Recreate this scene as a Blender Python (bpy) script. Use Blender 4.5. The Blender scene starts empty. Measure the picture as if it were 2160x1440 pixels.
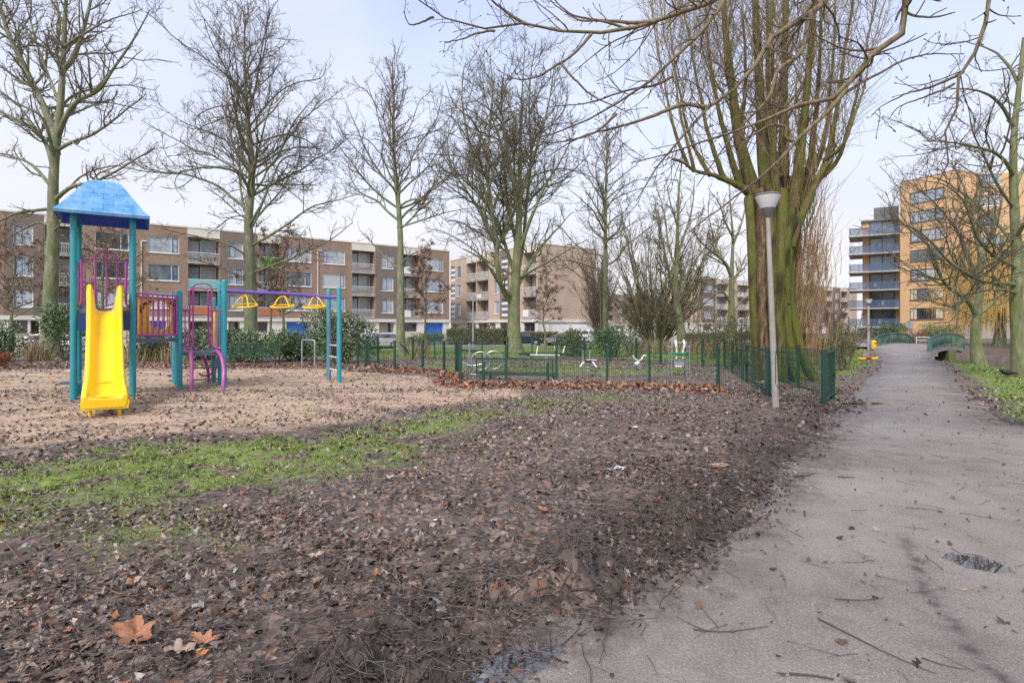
import bpy, bmesh, math, random
import numpy as np
from mathutils import Vector, Matrix
R_=math.radians; PI=math.pi
C=bpy.context.scene.collection
random.seed(7)
F=1200.; CX=1080.; HY=691.; EYE=1.5        # focal length and horizon used to turn plan measurements of the photo into metres
def gp(px,py,z=0.0):
    Y=(EYE-z)*F/(py-HY); return ((px-CX)/F*Y,Y)
def ax(px,Y): return (px-CX)/F*Y
def az(py,Y): return EYE+(HY-py)/F*Y
def P3(px,py,Y): return (ax(px,Y),Y,az(py,Y))

# ------------------------------------------------------------------ noise / terrain helpers
def _hash(ix,iy,seed):
    h=(ix.astype(np.int64)*374761393+iy.astype(np.int64)*668265263+seed*1442695041)&0x7fffffff
    h=((h^(h>>13))*1274126177)&0x7fffffff
    h=(h^(h>>16))&0x7fffffff
    return h/float(0x7fffffff)
def vnoise(x,y,seed=0):
    x=np.asarray(x,float); y=np.asarray(y,float)
    ix=np.floor(x);iy=np.floor(y);fx=x-ix;fy=y-iy
    fx=fx*fx*(3-2*fx);fy=fy*fy*(3-2*fy)
    a=_hash(ix,iy,seed);b=_hash(ix+1,iy,seed);c=_hash(ix,iy+1,seed);d=_hash(ix+1,iy+1,seed)
    return (a*(1-fx)+b*fx)*(1-fy)+(c*(1-fx)+d*fx)*fy
def fbm(x,y,seed=0,o=4):
    s=0;a=.5;t=0
    for i in range(o):
        s=s+a*vnoise(x*2**i,y*2**i,seed+i*17);t+=a;a*=.5
    return s/t
def sstep(a,b,x):
    t=np.clip((np.asarray(x,float)-a)/(b-a),0,1);return t*t*(3-2*t)
def sdist_poly(x,y,poly):
    """signed distance to a polygon, negative inside"""
    x=np.asarray(x,float);y=np.asarray(y,float)
    d=np.full(x.shape,1e9);ins=np.zeros(x.shape,bool);n=len(poly)
    for i in range(n):
        x0,y0=poly[i];x1,y1=poly[(i+1)%n]
        ex,ey=x1-x0,y1-y0;L=ex*ex+ey*ey+1e-12
        t=np.clip(((x-x0)*ex+(y-y0)*ey)/L,0,1)
        d=np.minimum(d,np.hypot(x-x0-t*ex,y-y0-t*ey))
        cond=(y0>y)!=(y1>y)
        xi=x0+(y-y0)*(ex)/(ey if abs(ey)>1e-12 else 1e-12)
        ins^=cond&(x<xi)
    return np.where(ins,-d,d)
def dist_line(x,y,pl):
    x=np.asarray(x,float);y=np.asarray(y,float);d=np.full(x.shape,1e9)
    for (x0,y0),(x1,y1) in zip(pl[:-1],pl[1:]):
        ex,ey=x1-x0,y1-y0
        t=np.clip(((x-x0)*ex+(y-y0)*ey)/(ex*ex+ey*ey),0,1)
        d=np.minimum(d,np.hypot(x-x0-t*ex,y-y0-t*ey))
    return d
PATH=[(-14,-9),(-9,-6),(-2.7,0),(-1.3,1.35),(-.16,2.4),(.67,3.22),(1.8,4.5),(3.46,6.7),(5.4,9.3),(7.2,12),(10.4,16.5),(14.4,22),(19.4,30),(20.6,32),(22.2,35),
      (24.4,35.6),(22.8,31.2),(20.8,28),(19,26),(15.0,19.6),(11,13.9),(8.5,10.2),(7.6,9.0),(7.9,8.45),(9,8.2),(14,7.6),(20,7.2),(20,3.2),(8,3.4),(5.2,2.2),(4.6,0),(4.6,-9)]
SAND=[(-6.25,6.95),(-4.9,7.5),(-3.5,8.15),(-2.4,9.0),(-1.6,10.4),(-.5,11.4),(.4,12.1),(.0,13.6),(-1.2,14.9),(-2.7,17),(-5,19),(-7,20.4),(-10,20.9),(-14,20.6),(-20,19.5),(-28,15),(-26,8.5),(-12,6.2)]
CANAL=[(15,52),(20.5,45),(26.9,35.6),(26.9,30),(23.9,24),(21.5,18),(20,8),(18,-10)]
def terrain(x,y):
    x=np.asarray(x,float);y=np.asarray(y,float)
    z=-.5*sstep(30,46,y)*(1-sstep(14,22,x-.25*y))
    z=z+.24*sstep(18,33,y)*(1-sstep(1.4,4.5,dist_line(x,y,[(14,22),(21.7,32.5),(29,39),(40,48)])))
    d=dist_line(x,y,CANAL)
    z=z-.42*(1-sstep(3.2,7.0,d))*sstep(22.5,28,y)
    c=1-sstep(2.3,4.6,d)
    return z*(1-c)-1.0*c
def path_z(x,y):
    x=np.asarray(x,float);y=np.asarray(y,float)
    z=.24*sstep(18,33,y)*(1-sstep(3,10,dist_line(x,y,[(14,22),(21.7,32.5),(29,39),(40,48)])))
    return z
def path_d(x,y):
    """signed distance to the path with its ragged edge"""
    d=sdist_poly(x,y,PATH)
    return d+.22*(fbm(np.asarray(x)*1.7,np.asarray(y)*1.7,5)-.5)*np.clip(1.6-.04*np.asarray(y),.6,1.6)
def g_height(x,y):
    x=np.asarray(x,float);y=np.asarray(y,float)
    pd=path_d(x,y);z=terrain(x,y)
    near=1-sstep(14,26,y)
    bump=.075*(fbm(x*2.1,y*2.1,11)-.5)+.05*(fbm(x*7,y*7,23,3)-.5)*(1-sstep(6,12,y))
    bump=bump*near*(1-.75*(1-sstep(-.3,.8,sdist_poly(x,y,SAND))))
    ridge=np.exp(-((pd-.34)/.28)**2)*(.015+.22*np.clip(fbm(x*1.5,y*1.5,41)-.40,0,1)*2*(.1+1.8*fbm(x*11,y*11,47,4)**1.5))*(1-sstep(5.5,8,y))*sstep(-.5,2.4,y)
    out=sstep(-.05,.16,pd)
    zz=z+.012+(bump+.02)*sstep(0,.6,pd)+ridge
    return np.where(pd<0,np.minimum(zz,path_z(x,y)-.05),zz*out+(path_z(x,y)-.05)*(1-out))
def gz(x,y): return float(g_height(np.array([x]),np.array([y]))[0])
def w_mud(x,y):
    pd=path_d(x,y);return np.clip(np.exp(-((pd-.22)/.42)**2)*1.25*sstep(.34,.56,fbm(x*1.3,y*1.3,41)+.1),0,1)*(1-sstep(9,13,y))
def w_sand(x,y):
    d=sdist_poly(x,y,SAND)+1.1*(fbm(np.asarray(x)*.9,np.asarray(y)*.9,3)-.5)
    return 1-sstep(-.45,.35,d)
GRASS1=[(-14,7.0),(-8,6.6),(-6,6.95),(-4.9,7.35),(-3.4,8.0),(-2.2,8.9),(-1,10.2),(.6,11.9),(2.4,12.8),(3.4,12.4),(2,11),(.3,9.2),(-.5,7.6),(-.9,6.3),(-1.5,5.2),(-2.0,4.2),(-3.0,3.6),(-4.6,3.3),(-6.4,3.4),(-14,3.2)]
GRASS2=[(7.9,8.9),(9,8.6),(14,8.2),(24,8),(24,18),(24,24),(24.5,31),(22.9,31),(20.9,27.6),(19.2,25.8),(15.2,19.3),(11.2,13.6),(8.7,10)]
GRASS3=[(10.3,17.3),(14.3,22.3),(19.2,30.2),(21.5,34.5),(18,42),(8,40),(4,36),(7,24),(8.6,19.5)]
GRASS4=[(-40,30),(-24,31),(-12,28.5),(-5,27.3),(4,27.5),(9,24),(12,30),(10,44),(28,64),(26,74),(0,59.5),(-38,44.5),(-60,38)]
GRASS5=[(-4.5,20),(-1.8,18.6),(0,17.2),(3,17.6),(6.4,17.2),(7,20.5),(4,23),(0,25),(-4.4,25.5)]
def w_grass(x,y):
    x=np.asarray(x,float);y=np.asarray(y,float);n=fbm(x*.8,y*.8,71)-.5;n2=fbm(x*2.6,y*2.6,77)-.5
    w=np.zeros(x.shape);tuft=.6*fbm(x*1.6,y*2.0,79)+.4*fbm(x*4.5,y*4.5,81)
    for pg,amp,lvl,cut,soft in ((GRASS1,2.4,.95,.425,1.7),(GRASS2,.8,1.0,.33,.5),(GRASS3,1.2,1.0,.30,.6),(GRASS4,2.2,.95,.38,.9),(GRASS5,3.0,.75,.47,1.2)):
        d=sdist_poly(x,y,pg)+amp*n
        e=1-sstep(-soft,.6*soft,d)
        w=np.maximum(w,e*lvl*sstep(cut-.07,cut+.09,tuft+.16*(e-.6)))
    return w*(1-w_sand(x,y))*np.where((x>7)&(y>8),sstep(.0,.16,path_d(x,y)),sstep(.05,.5,path_d(x,y)))

# ------------------------------------------------------------------ materials
def new_mat(name):
    m=bpy.data.materials.new(name);m.use_nodes=True
    nt=m.node_tree;b=nt.nodes['Principled BSDF'];return m,nt,b
def N(nt,t,**kw):
    n=nt.nodes.new(t)
    for k,v in kw.items(): setattr(n,k,v)
    return n
def ramp(nt,stops,inp=None,interp='LINEAR'):
    r=N(nt,'ShaderNodeValToRGB');e=r.color_ramp.elements;r.color_ramp.interpolation=interp
    while len(e)<len(stops): e.new(.5)
    for i,(p,c) in enumerate(stops):
        e[i].position=p;e[i].color=(*c,1) if len(c)==3 else c
    if inp: nt.links.new(inp,r.inputs[0])
    return r
def mixc(nt,fac,a,b,mode='MIX'):
    m=N(nt,'ShaderNodeMix',data_type='RGBA',blend_type=mode)
    for s,v in ((0,fac),(6,a),(7,b)):
        if isinstance(v,(int,float)): m.inputs[s].default_value=v
        elif isinstance(v,tuple): m.inputs[s].default_value=(*v,1)
        else: nt.links.new(v,m.inputs[s])
    return m.outputs[2]
def noise(nt,scale,detail=4,rough=.55,vec=None,dist=0):
    n=N(nt,'ShaderNodeTexNoise');n.inputs['Scale'].default_value=scale;n.inputs['Detail'].default_value=detail
    n.inputs['Roughness'].default_value=rough;n.inputs['Distortion'].default_value=dist
    if vec: nt.links.new(vec,n.inputs['Vector'])
    return n.outputs['Fac']
def coord(nt,which='Object'): return N(nt,'ShaderNodeTexCoord').outputs[which]
def geo_pos(nt): return N(nt,'ShaderNodeNewGeometry').outputs['Position']
def mapping(nt,vec,scale=(1,1,1),rot=(0,0,0)):
    m=N(nt,'ShaderNodeMapping');m.inputs['Scale'].default_value=scale;m.inputs['Rotation'].default_value=rot
    nt.links.new(vec,m.inputs[0]);return m.outputs[0]
def bump(nt,b,h,strength=.3,dist=.02):
    n=N(nt,'ShaderNodeBump');n.inputs['Strength'].default_value=strength;n.inputs['Distance'].default_value=dist
    nt.links.new(h,n.inputs['Height']);nt.links.new(n.outputs[0],b.inputs['Normal'])
def mathn(nt,op,a,b=None,clamp=False):
    m=N(nt,'ShaderNodeMath',operation=op);m.use_clamp=clamp
    for i,v in enumerate((a,b)):
        if v is None: continue
        if isinstance(v,(int,float)): m.inputs[i].default_value=v
        else: nt.links.new(v,m.inputs[i])
    return m.outputs[0]
def attr(nt,name,out='Fac'): 
    a=N(nt,'ShaderNodeAttribute');a.attribute_name=name;return a.outputs[out]
def pmat(name,c1,c2=None,scale=6,rough=.5,bmp=0,metal=0,spec=.5,detail=5,dirt=None,bscale=None):
    """plain surface with two noise-mixed tones, optional dirt tone in patches and a bump"""
    m,nt,b=new_mat(name);v=coord(nt)
    c2=c2 or tuple(x*.82 for x in c1)
    f=noise(nt,scale,detail,.6,v)
    col=ramp(nt,[(.3,c2),(.7,c1)],f).outputs[0]
    if dirt: 
        d=noise(nt,scale*.45,6,.65,v)
        col=mixc(nt,ramp(nt,[(.50,(0,0,0)),(.68,(1,1,1))],d).outputs[0],col,dirt)
    nt.links.new(col,b.inputs['Base Color'])
    b.inputs['Roughness'].default_value=rough;b.inputs['Metallic'].default_value=metal
    b.inputs['Specular IOR Level'].default_value=spec
    rr=N(nt,'ShaderNodeMapRange');rr.inputs[3].default_value=max(rough-.1,.02);rr.inputs[4].default_value=min(rough+.12,1)
    nt.links.new(f,rr.inputs[0]);nt.links.new(rr.outputs[0],b.inputs['Roughness'])
    if bmp: bump(nt,b,noise(nt,bscale or scale*5,5,.6,v),bmp,.01)
    return m
def brick_mat(name,c1,c2,mortar,patch=.25,bl=.22,bh=.065,vary=.5):
    m,nt,b=new_mat(name);v=coord(nt)
    s=N(nt,'ShaderNodeSeparateXYZ');nt.links.new(v,s.inputs[0])
    cmb=N(nt,'ShaderNodeCombineXYZ');nt.links.new(mathn(nt,'ADD',s.outputs[0],s.outputs[1]),cmb.inputs[0]);nt.links.new(s.outputs[2],cmb.inputs[1])
    t=N(nt,'ShaderNodeTexBrick');nt.links.new(cmb.outputs[0],t.inputs[0])
    t.inputs['Color1'].default_value=(*c1,1);t.inputs['Color2'].default_value=(*c2,1);t.inputs['Mortar'].default_value=(*mortar,1)
    t.inputs['Scale'].default_value=1;t.inputs['Brick Width'].default_value=bl;t.inputs['Row Height'].default_value=bh;t.inputs['Mortar Size'].default_value=.009
    t.inputs['Bias'].default_value=0
    n=noise(nt,.7,6,.62,mapping(nt,v,(1,1,.55)));n2=noise(nt,5,4,.6,v)
    f=mathn(nt,'ADD',mathn(nt,'MULTIPLY',n,.75),mathn(nt,'MULTIPLY',n2,.45))
    k=ramp(nt,[(.32,(1-patch,)*3),(.8,(1+patch,)*3)],f).outputs[0]
    nt.links.new(mixc(nt,1.0,t.outputs[0],k,'MULTIPLY'),b.inputs['Base Color'])
    b.inputs['Roughness'].default_value=.85
    bump(nt,b,t.outputs['Fac'],-.25,.01);return m
M={}
def mats():
    M['teal']=pmat('teal_paint',(.025,.30,.36),(.02,.25,.30),5,.38,.03,dirt=(.05,.28,.32))
    M['yellow']=pmat('yellow_plastic',(.93,.62,.012),(.86,.55,.01),4,.34,.02,dirt=(.80,.52,.03))
    M['pink']=pmat('magenta_paint',(.42,.075,.30),(.36,.06,.25),8,.38,.02,dirt=(.45,.14,.33))
    M['purple']=pmat('purple_paint',(.14,.09,.42),(.12,.07,.36),8,.35,.02)
    M['deck']=pmat('deck_coating',(.10,.14,.19),(.07,.10,.14),9,.6,.08,dirt=(.16,.19,.22))
    M['navy']=pmat('navy_board',(.02,.05,.24),None,6,.4)
    M['brown_spot']=pmat('brown_spots',(.13,.06,.01),None,10,.5)
    M['steel']=pmat('brushed_steel',(.48,.49,.50),(.34,.35,.36),9,.34,.04,metal=.65)
    M['galv']=pmat('galvanised_steel',(.42,.43,.44),(.32,.33,.34),12,.5,.05,metal=.4)
    M['blackrub']=pmat('black_rubber',(.02,.02,.022),None,9,.6)
    M['fgreen']=pmat('fence_green',(.009,.060,.038),(.007,.044,.029),7,.5,.05,dirt=(.02,.065,.038))
    M['bgreen']=pmat('bridge_green',(.05,.15,.125),(.035,.105,.085),1.6,.5,.05,dirt=(.16,.20,.09))
    M['rgreen']=pmat('pad_green',(.01,.26,.12),None,6,.4)
    M['white']=pmat('white_paint',(.78,.78,.76),(.68,.68,.65),3,.5,.03)
    M['plaster']=pmat('white_plaster',(.72,.69,.62),(.60,.57,.50),1.2,.8,.06,dirt=(.55,.51,.43))
    M['concrete']=pmat('concrete',(.40,.38,.34),(.30,.285,.25),1.5,.85,.12,dirt=(.26,.26,.2))
    M['mossconc']=pmat('mossy_concrete',(.17,.2,.05),(.10,.12,.035),1.5,.85,.15,dirt=(.26,.24,.17))
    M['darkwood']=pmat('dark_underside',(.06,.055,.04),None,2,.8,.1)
    M['lampconc']=pmat('lamp_pole_coating',(.40,.38,.34),(.30,.29,.25),5,.65,.08,dirt=(.24,.25,.13))
    M['lampwhite']=pmat('lamp_diffuser',(.70,.70,.70),(.60,.60,.6),3,.35)
    M['lampgrey']=pmat('lamp_cone_grey',(.17,.16,.17),None,4,.4)
    M['binyellow']=pmat('bin_yellow',(.80,.48,.02),None,6,.4)
    M['red']=pmat('red_plastic',(.55,.03,.04),None,6,.4)
    M['brickA']=brick_mat('brown_brick',(.32,.215,.145),(.22,.145,.10),(.27,.21,.165),.30)
    M['brickdark']=brick_mat('dark_brown_brick',(.20,.155,.12),(.155,.115,.09),(.19,.165,.14),.22)
    M['brickB']=brick_mat('pale_brown_brick',(.52,.39,.28),(.43,.31,.22),(.45,.38,.31),.17)
    M['brickO']=brick_mat('orange_brick',(.64,.385,.185),(.58,.34,.16),(.54,.39,.24),.12)
    M['brickG']=brick_mat('grey_brick',(.33,.30,.27),(.28,.255,.23),(.3,.28,.26),.12,.4,.2)
    M['wblue']=pmat('blue_window_paint',(.10,.17,.34),None,4,.4)
    M['doorblue']=pmat('blue_door_paint',(.045,.17,.55),(.035,.13,.44),2.2,.45,.04)
    M['paneldark']=pmat('brown_panel',(.14,.10,.085),None,3,.5)
    M['cream']=pmat('cream_panel',(.62,.56,.44),None,2,.7)
    M['balcblue']=pmat('blue_balcony_steel',(.06,.12,.33),None,5,.4)
    M['roofgrey']=pmat('roof_felt',(.16,.16,.16),None,1,.9)
    M['orange_net']=pmat('orange_netting',(.48,.17,.07),None,14,.7)
    M['green_net']=pmat('green_netting',(.12,.40,.06),(.03,.16,.02),14,.7)
    M['blue_banner']=pmat('blue_banner',(.10,.42,.62),(.25,.5,.25),2.5,.6)
    for nm,c1,c2,sc,rg in (('pane_curtain',(.46,.49,.51),(.24,.27,.30),2.2,.06),('pane_dark',(.045,.055,.06),(.015,.02,.022),1.2,.03),('pane_mid',(.19,.22,.245),(.06,.075,.085),1.7,.04),('pane_sky',(.40,.47,.54),(.22,.28,.33),.7,.03)):
        M[nm]=pmat(nm,c1,c2,sc,rg,spec=.8)
    m,nt,b=new_mat('pane_blinds');v=coord(nt);w=N(nt,'ShaderNodeTexWave',bands_direction='Z');w.inputs['Scale'].default_value=3.2;nt.links.new(v,w.inputs[0])
    nt.links.new(ramp(nt,[(.25,(.22,.24,.26)),(.6,(.62,.64,.66))],w.outputs[0]).outputs[0],b.inputs['Base Color']);b.inputs['Roughness'].default_value=.1;M['pane_blinds']=m
    m,nt,b=new_mat('balcony_glass');b.inputs['Base Color'].default_value=(.10,.14,.20,1);b.inputs['Roughness'].default_value=.05;b.inputs['Alpha'].default_value=.42;M['glass']=m
    # roof of the slide tower
    m,nt,b=new_mat('blue_shingle_plastic');uv=N(nt,'ShaderNodeUVMap').outputs[0]
    t=N(nt,'ShaderNodeTexBrick');nt.links.new(uv,t.inputs[0])
    for k,c in (('Color1',(.075,.27,.53)),('Color2',(.085,.30,.56)),('Mortar',(.02,.10,.27))): t.inputs[k].default_value=(*c,1)
    t.inputs['Scale'].default_value=1;t.inputs['Brick Width'].default_value=.34;t.inputs['Row Height'].default_value=.155;t.inputs['Mortar Size'].default_value=.0055
    f=noise(nt,3.5,6,.65,coord(nt));col=mixc(nt,ramp(nt,[(.40,(0,0,0)),(.68,(.8,.8,.8))],f).outputs[0],t.outputs[0],(.26,.46,.60))
    nt.links.new(col,b.inputs['Base Color']);b.inputs['Roughness'].default_value=.38;bump(nt,b,t.outputs['Fac'],-.5,.01);M['shingle']=m
    m,nt,b=new_mat('translucent_blue_underside');b.inputs['Base Color'].default_value=(.012,.07,.55,1);b.inputs['Roughness'].default_value=.35;M['roofblue']=m
    # bark: moss on thick wood, dark grey brown on twigs ("rad" = radius of the wood)
    def bark(name,wood,wood2,moss,twig,mfac=.55,sc=1.0,dark=.012,bd=.02):
        m,nt,b=new_mat(name);p=geo_pos(nt)
        v=mapping(nt,p,(1,1,.22))
        f=noise(nt,9*sc,8,.72,v,.5);g=mathn(nt,'ADD',mathn(nt,'MULTIPLY',noise(nt,1.1*sc,6,.7,p),.62),mathn(nt,'MULTIPLY',noise(nt,7*sc,6,.7,mapping(nt,p,(1,1,.4))),.38))
        c=ramp(nt,[(.38,wood2),(.60,wood)],f).outputs[0]
        mm=ramp(nt,[(mfac-.12,(1,1,1)),(mfac+.12,(0,0,0))],mathn(nt,'SUBTRACT',g,attr(nt,'moss'))).outputs[0]
        c=mixc(nt,mm,c,mixc(nt,f,tuple(x*.5 for x in moss),moss))
        c=mixc(nt,attr(nt,'wet'),c,(.028,.021,.017))  # attribute darkens bark: painted gap shade on the poplar core, random patches on columns
        r=attr(nt,'rad')
        tf=N(nt,'ShaderNodeMapRange');tf.inputs[1].default_value=dark;tf.inputs[2].default_value=dark*4.5;nt.links.new(r,tf.inputs[0])
        c=mixc(nt,tf.outputs[0],twig,c)
        nt.links.new(c,b.inputs['Base Color']);b.inputs['Roughness'].default_value=.9
        b.inputs['Specular IOR Level'].default_value=.25
        bump(nt,b,mathn(nt,'ADD',noise(nt,14*sc,7,.72,v,.4),mathn(nt,'MULTIPLY',f,.8)),.85,bd);return m
    M['bark']=bark('mossy_grey_bark',(.34,.32,.235),(.13,.12,.09),(.18,.22,.09),(.155,.13,.105),.50)
    M['barkgreen']=bark('green_algae_bark',(.32,.31,.20),(.12,.12,.075),(.19,.235,.08),(.155,.135,.09),.51)
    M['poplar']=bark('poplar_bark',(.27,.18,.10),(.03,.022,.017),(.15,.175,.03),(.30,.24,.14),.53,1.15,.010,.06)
    M['barkdark']=bark('dark_bark',(.20,.165,.13),(.08,.065,.05),(.13,.15,.05),(.13,.10,.08),.45)
    M['overbark']=bark('near_branch_bark',(.30,.23,.14),(.13,.10,.07),(.16,.17,.05),(.10,.065,.06),.43,2.2,.004)
    M['straw']=pmat('dry_straw_shoots',(.42,.29,.15),(.24,.15,.08),3,.8)
    # leaves: colour per leaf in "Col"
    def leafmat(name,rough,trans=0.0):
        m,nt,b=new_mat(name);c=attr(nt,'Col','Color');nt.links.new(mixc(nt,.35,c,mixc(nt,noise(nt,60,3,.6,geo_pos(nt)),(.3,.3,.3),(1.4,1.4,1.4)),'MULTIPLY'),b.inputs['Base Color']);b.inputs['Roughness'].default_value=rough
        if trans:
            b.inputs['Subsurface Weight'].default_value=0
        return m
    M['leaf']=leafmat('leaf_surface',.55);M['wetleaf']=leafmat('wet_leaf_surface',.42);M['grassleaf']=leafmat('grass_blade_surface',.6)
    M['gloss']=leafmat('glossy_evergreen_leaf',.48);M['clod']=pmat('wet_mud',(.050,.040,.034),(.022,.017,.015),30,.35,.5)
    M['willowstrand']=pmat('willow_strands',(.84,.60,.20),(.66,.44,.13),2,.8)
    M['carsilver']=pmat('silver_car_paint',(.60,.62,.64),None,2,.25,metal=.5);M['cardark']=pmat('dark_blue_car_paint',(.03,.035,.05),None,2,.2,metal=.2)
    M['cargrey']=pmat('grey_car_paint',(.20,.21,.24),None,2,.25,metal=.4);M['carwhite']=pmat('white_car_paint',(.78,.78,.78),None,2,.3)
    M['carglass']=pmat('car_glass',(.03,.035,.04),(.09,.10,.11),1.5,.04,spec=.8);M['tyre']=M['blackrub']
    M['rim']=pmat('wheel_rim',(.5,.5,.52),None,9,.35,metal=.6);M['plate']=pmat('yellow_plate',(.75,.5,.03),None,3,.5)
    M['headlamp']=pmat('headlamp_glass',(.6,.62,.65),None,9,.1)
    M['paper']=pmat('white_paper',(.72,.72,.72),None,12,.7);M['card']=pmat('brown_card',(.50,.34,.22),None,12,.8)
    M['stick']=pmat('dead_twig',(.075,.055,.045),(.04,.03,.026),14,.6,.2);M['stickpale']=pmat('glint_pale_twig',(.21,.17,.145),(.10,.08,.068),9,.5,.2);M['stickred']=pmat('reddish_stick',(.20,.105,.06),(.12,.06,.035),9,.6,.2)  # stickpale: lighter base colour paints in the glint of wet twigs
    M['bird']=pmat('dark_plumage',(.03,.03,.04),(.02,.02,.025),20,.5);M['beak']=pmat('pale_beak',(.7,.6,.5),None,9,.5)
    # water
    m,nt,b=new_mat('canal_water');b.inputs['Base Color'].default_value=(.045,.05,.025,1);b.inputs['Roughness'].default_value=.08;bump(nt,b,noise(nt,3,4,.6,geo_pos(nt)),.06,.05);M['water']=m
    m,nt,b=new_mat('puddle_water');b.inputs['Base Color'].default_value=(.05,.045,.04,1);b.inputs['Roughness'].default_value=.02;b.inputs['IOR'].default_value=1.6;M['puddle']=m
    # asphalt
    m,nt,b=new_mat('worn_asphalt');p=geo_pos(nt)
    big=noise(nt,.55,6,.62,p,.6);mid=noise(nt,3.2,5,.6,p)
    base=ramp(nt,[(.30,(.125,.108,.096)),(.47,(.205,.182,.162)),(.66,(.285,.256,.230))],mathn(nt,'ADD',mathn(nt,'MULTIPLY',big,.65),mathn(nt,'MULTIPLY',mid,.35))).outputs[0]
    vo=N(nt,'ShaderNodeTexVoronoi');vo.inputs['Scale'].default_value=150;nt.links.new(p,vo.inputs[0])
    sp=N(nt,'ShaderNodeSeparateColor');nt.links.new(vo.outputs['Color'],sp.inputs[0])
    st=mathn(nt,'MULTIPLY',mathn(nt,'GREATER_THAN',sp.outputs[0],.78),mathn(nt,'LESS_THAN',vo.outputs['Distance'],.40))
    base=mixc(nt,1.0,base,ramp(nt,[(.30,(.62,)*3),(.72,(1.36,)*3)],noise(nt,70,3,.8,p)).outputs[0],'MULTIPLY');c=mixc(nt,mathn(nt,'MULTIPLY',st,.55),base,(.50,.45,.38))
    vo2=N(nt,'ShaderNodeTexVoronoi');vo2.inputs['Scale'].default_value=120;nt.links.new(p,vo2.inputs[0])
    c=mixc(nt,mathn(nt,'MULTIPLY',mathn(nt,'LESS_THAN',vo2.outputs['Distance'],.22),.6),c,(.055,.05,.047))
    cr=N(nt,'ShaderNodeTexNoise');cr.inputs['Scale'].default_value=.9;cr.inputs['Detail'].default_value=9;cr.inputs['Roughness'].default_value=.62;nt.links.new(p,cr.inputs['Vector'])
    crack=ramp(nt,[(.487,(0,0,0)),(.5,(1,1,1)),(.513,(0,0,0))],cr.outputs['Fac']).outputs[0]
    c=mixc(nt,mathn(nt,'MULTIPLY',crack,mathn(nt,'MULTIPLY',ramp(nt,[(.52,(0,0,0)),(.62,(1,1,1))],noise(nt,.33,3,.5,p)).outputs[0],.7)),c,(.05,.045,.042))
    sk=attr(nt,'streak');c=mixc(nt,mathn(nt,'MULTIPLY',sk,ramp(nt,[(.35,(0,0,0)),(.6,(.85,.85,.85))],noise(nt,8,7,.7,p)).outputs[0]),c,(.06,.052,.05));mud=attr(nt,'mud');c=mixc(nt,mathn(nt,'MULTIPLY',mud,ramp(nt,[(.35,(0,0,0)),(.62,(1,1,1))],noise(nt,5,6,.65,p)).outputs[0]),c,(.085,.066,.056))
    nt.links.new(c,b.inputs['Base Color'])
    wet=ramp(nt,[(.42,(.36,.36,.36)),(.62,(.68,.68,.68))],noise(nt,.42,4,.55,p)).outputs[0];pw=attr(nt,'puddle');pm=ramp(nt,[(.46,(0,0,0)),(.54,(1,1,1))],mathn(nt,'ADD',pw,mathn(nt,'MULTIPLY',mathn(nt,'SUBTRACT',noise(nt,19,8,.8,p),.5),3.4))).outputs[0];c2=mixc(nt,pm,c,(.045,.04,.035));nt.links.new(c2,b.inputs['Base Color']);wet=mixc(nt,pm,wet,(.02,.02,.02));nt.links.new(wet,b.inputs['Roughness']);nt.links.new(mathn(nt,'ADD',.5,mathn(nt,'MULTIPLY',pm,.5)),b.inputs['Specular IOR Level']);nt.links.new(mathn(nt,'ADD',1.5,mathn(nt,'MULTIPLY',pm,.45)),b.inputs['IOR'])
    bump(nt,b,mathn(nt,'MULTIPLY',mathn(nt,'ADD',vo.outputs['Distance'],mathn(nt,'MULTIPLY',noise(nt,30,4,.6,p),.8)),mathn(nt,'SUBTRACT',1.0,pm)),.34,.008);M['asphalt']=m
    M['road']=pmat('street_paving',(.27,.25,.24),(.20,.185,.18),.8,.8,.08,dirt=(.17,.16,.15))
    # ground
    m,nt,b=new_mat('park_ground');p=geo_pos(nt);sand=attr(nt,'sand');mudw=attr(nt,'mudw');grass=attr(nt,'grass');lit=attr(nt,'litter')
    n1=noise(nt,2.2,7,.65,p);n2=noise(nt,14,6,.65,p)
    mudc=ramp(nt,[(.34,(.035,.028,.023)),(.52,(.105,.085,.070)),(.68,(.21,.175,.148))],mathn(nt,'ADD',mathn(nt,'MULTIPLY',n1,.5),mathn(nt,'MULTIPLY',n2,.5))).outputs[0]
    def flakes(scale,seedv):
        vv=N(nt,'ShaderNodeTexVoronoi');vv.inputs['Scale'].default_value=scale;mp=mapping(nt,p,(1,1,.2),(0,0,seedv));ds=N(nt,'ShaderNodeTexNoise');ds.inputs['Scale'].default_value=scale*1.3;nt.links.new(mp,ds.inputs['Vector'])
        ad=N(nt,'ShaderNodeVectorMath',operation='ADD');sc_=N(nt,'ShaderNodeVectorMath',operation='SCALE');sc_.inputs[3].default_value=.9/scale;nt.links.new(ds.outputs['Color'],sc_.inputs[0]);nt.links.new(mp,ad.inputs[0]);nt.links.new(sc_.outputs[0],ad.inputs[1]);nt.links.new(ad.outputs[0],vv.inputs[0])
        s_=N(nt,'ShaderNodeSeparateColor');nt.links.new(vv.outputs['Color'],s_.inputs[0]);return s_,vv
    s1,v1=flakes(19,.4)
    leafc=ramp(nt,[(0,(.055,.04,.034)),(.35,(.12,.088,.072)),(.6,(.20,.145,.115)),(.8,(.27,.205,.17)),(.95,(.22,.12,.075)),(1,(.28,.13,.06))],s1.outputs[0]).outputs[0]
    c=mixc(nt,mathn(nt,'MULTIPLY',lit,mathn(nt,'GREATER_THAN',s1.outputs[1],.38)),mudc,leafc);c=mixc(nt,mathn(nt,'MULTIPLY',mudw,.85),c,ramp(nt,[(.38,(.022,.017,.015)),(.62,(.085,.068,.058))],n2).outputs[0])
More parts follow.
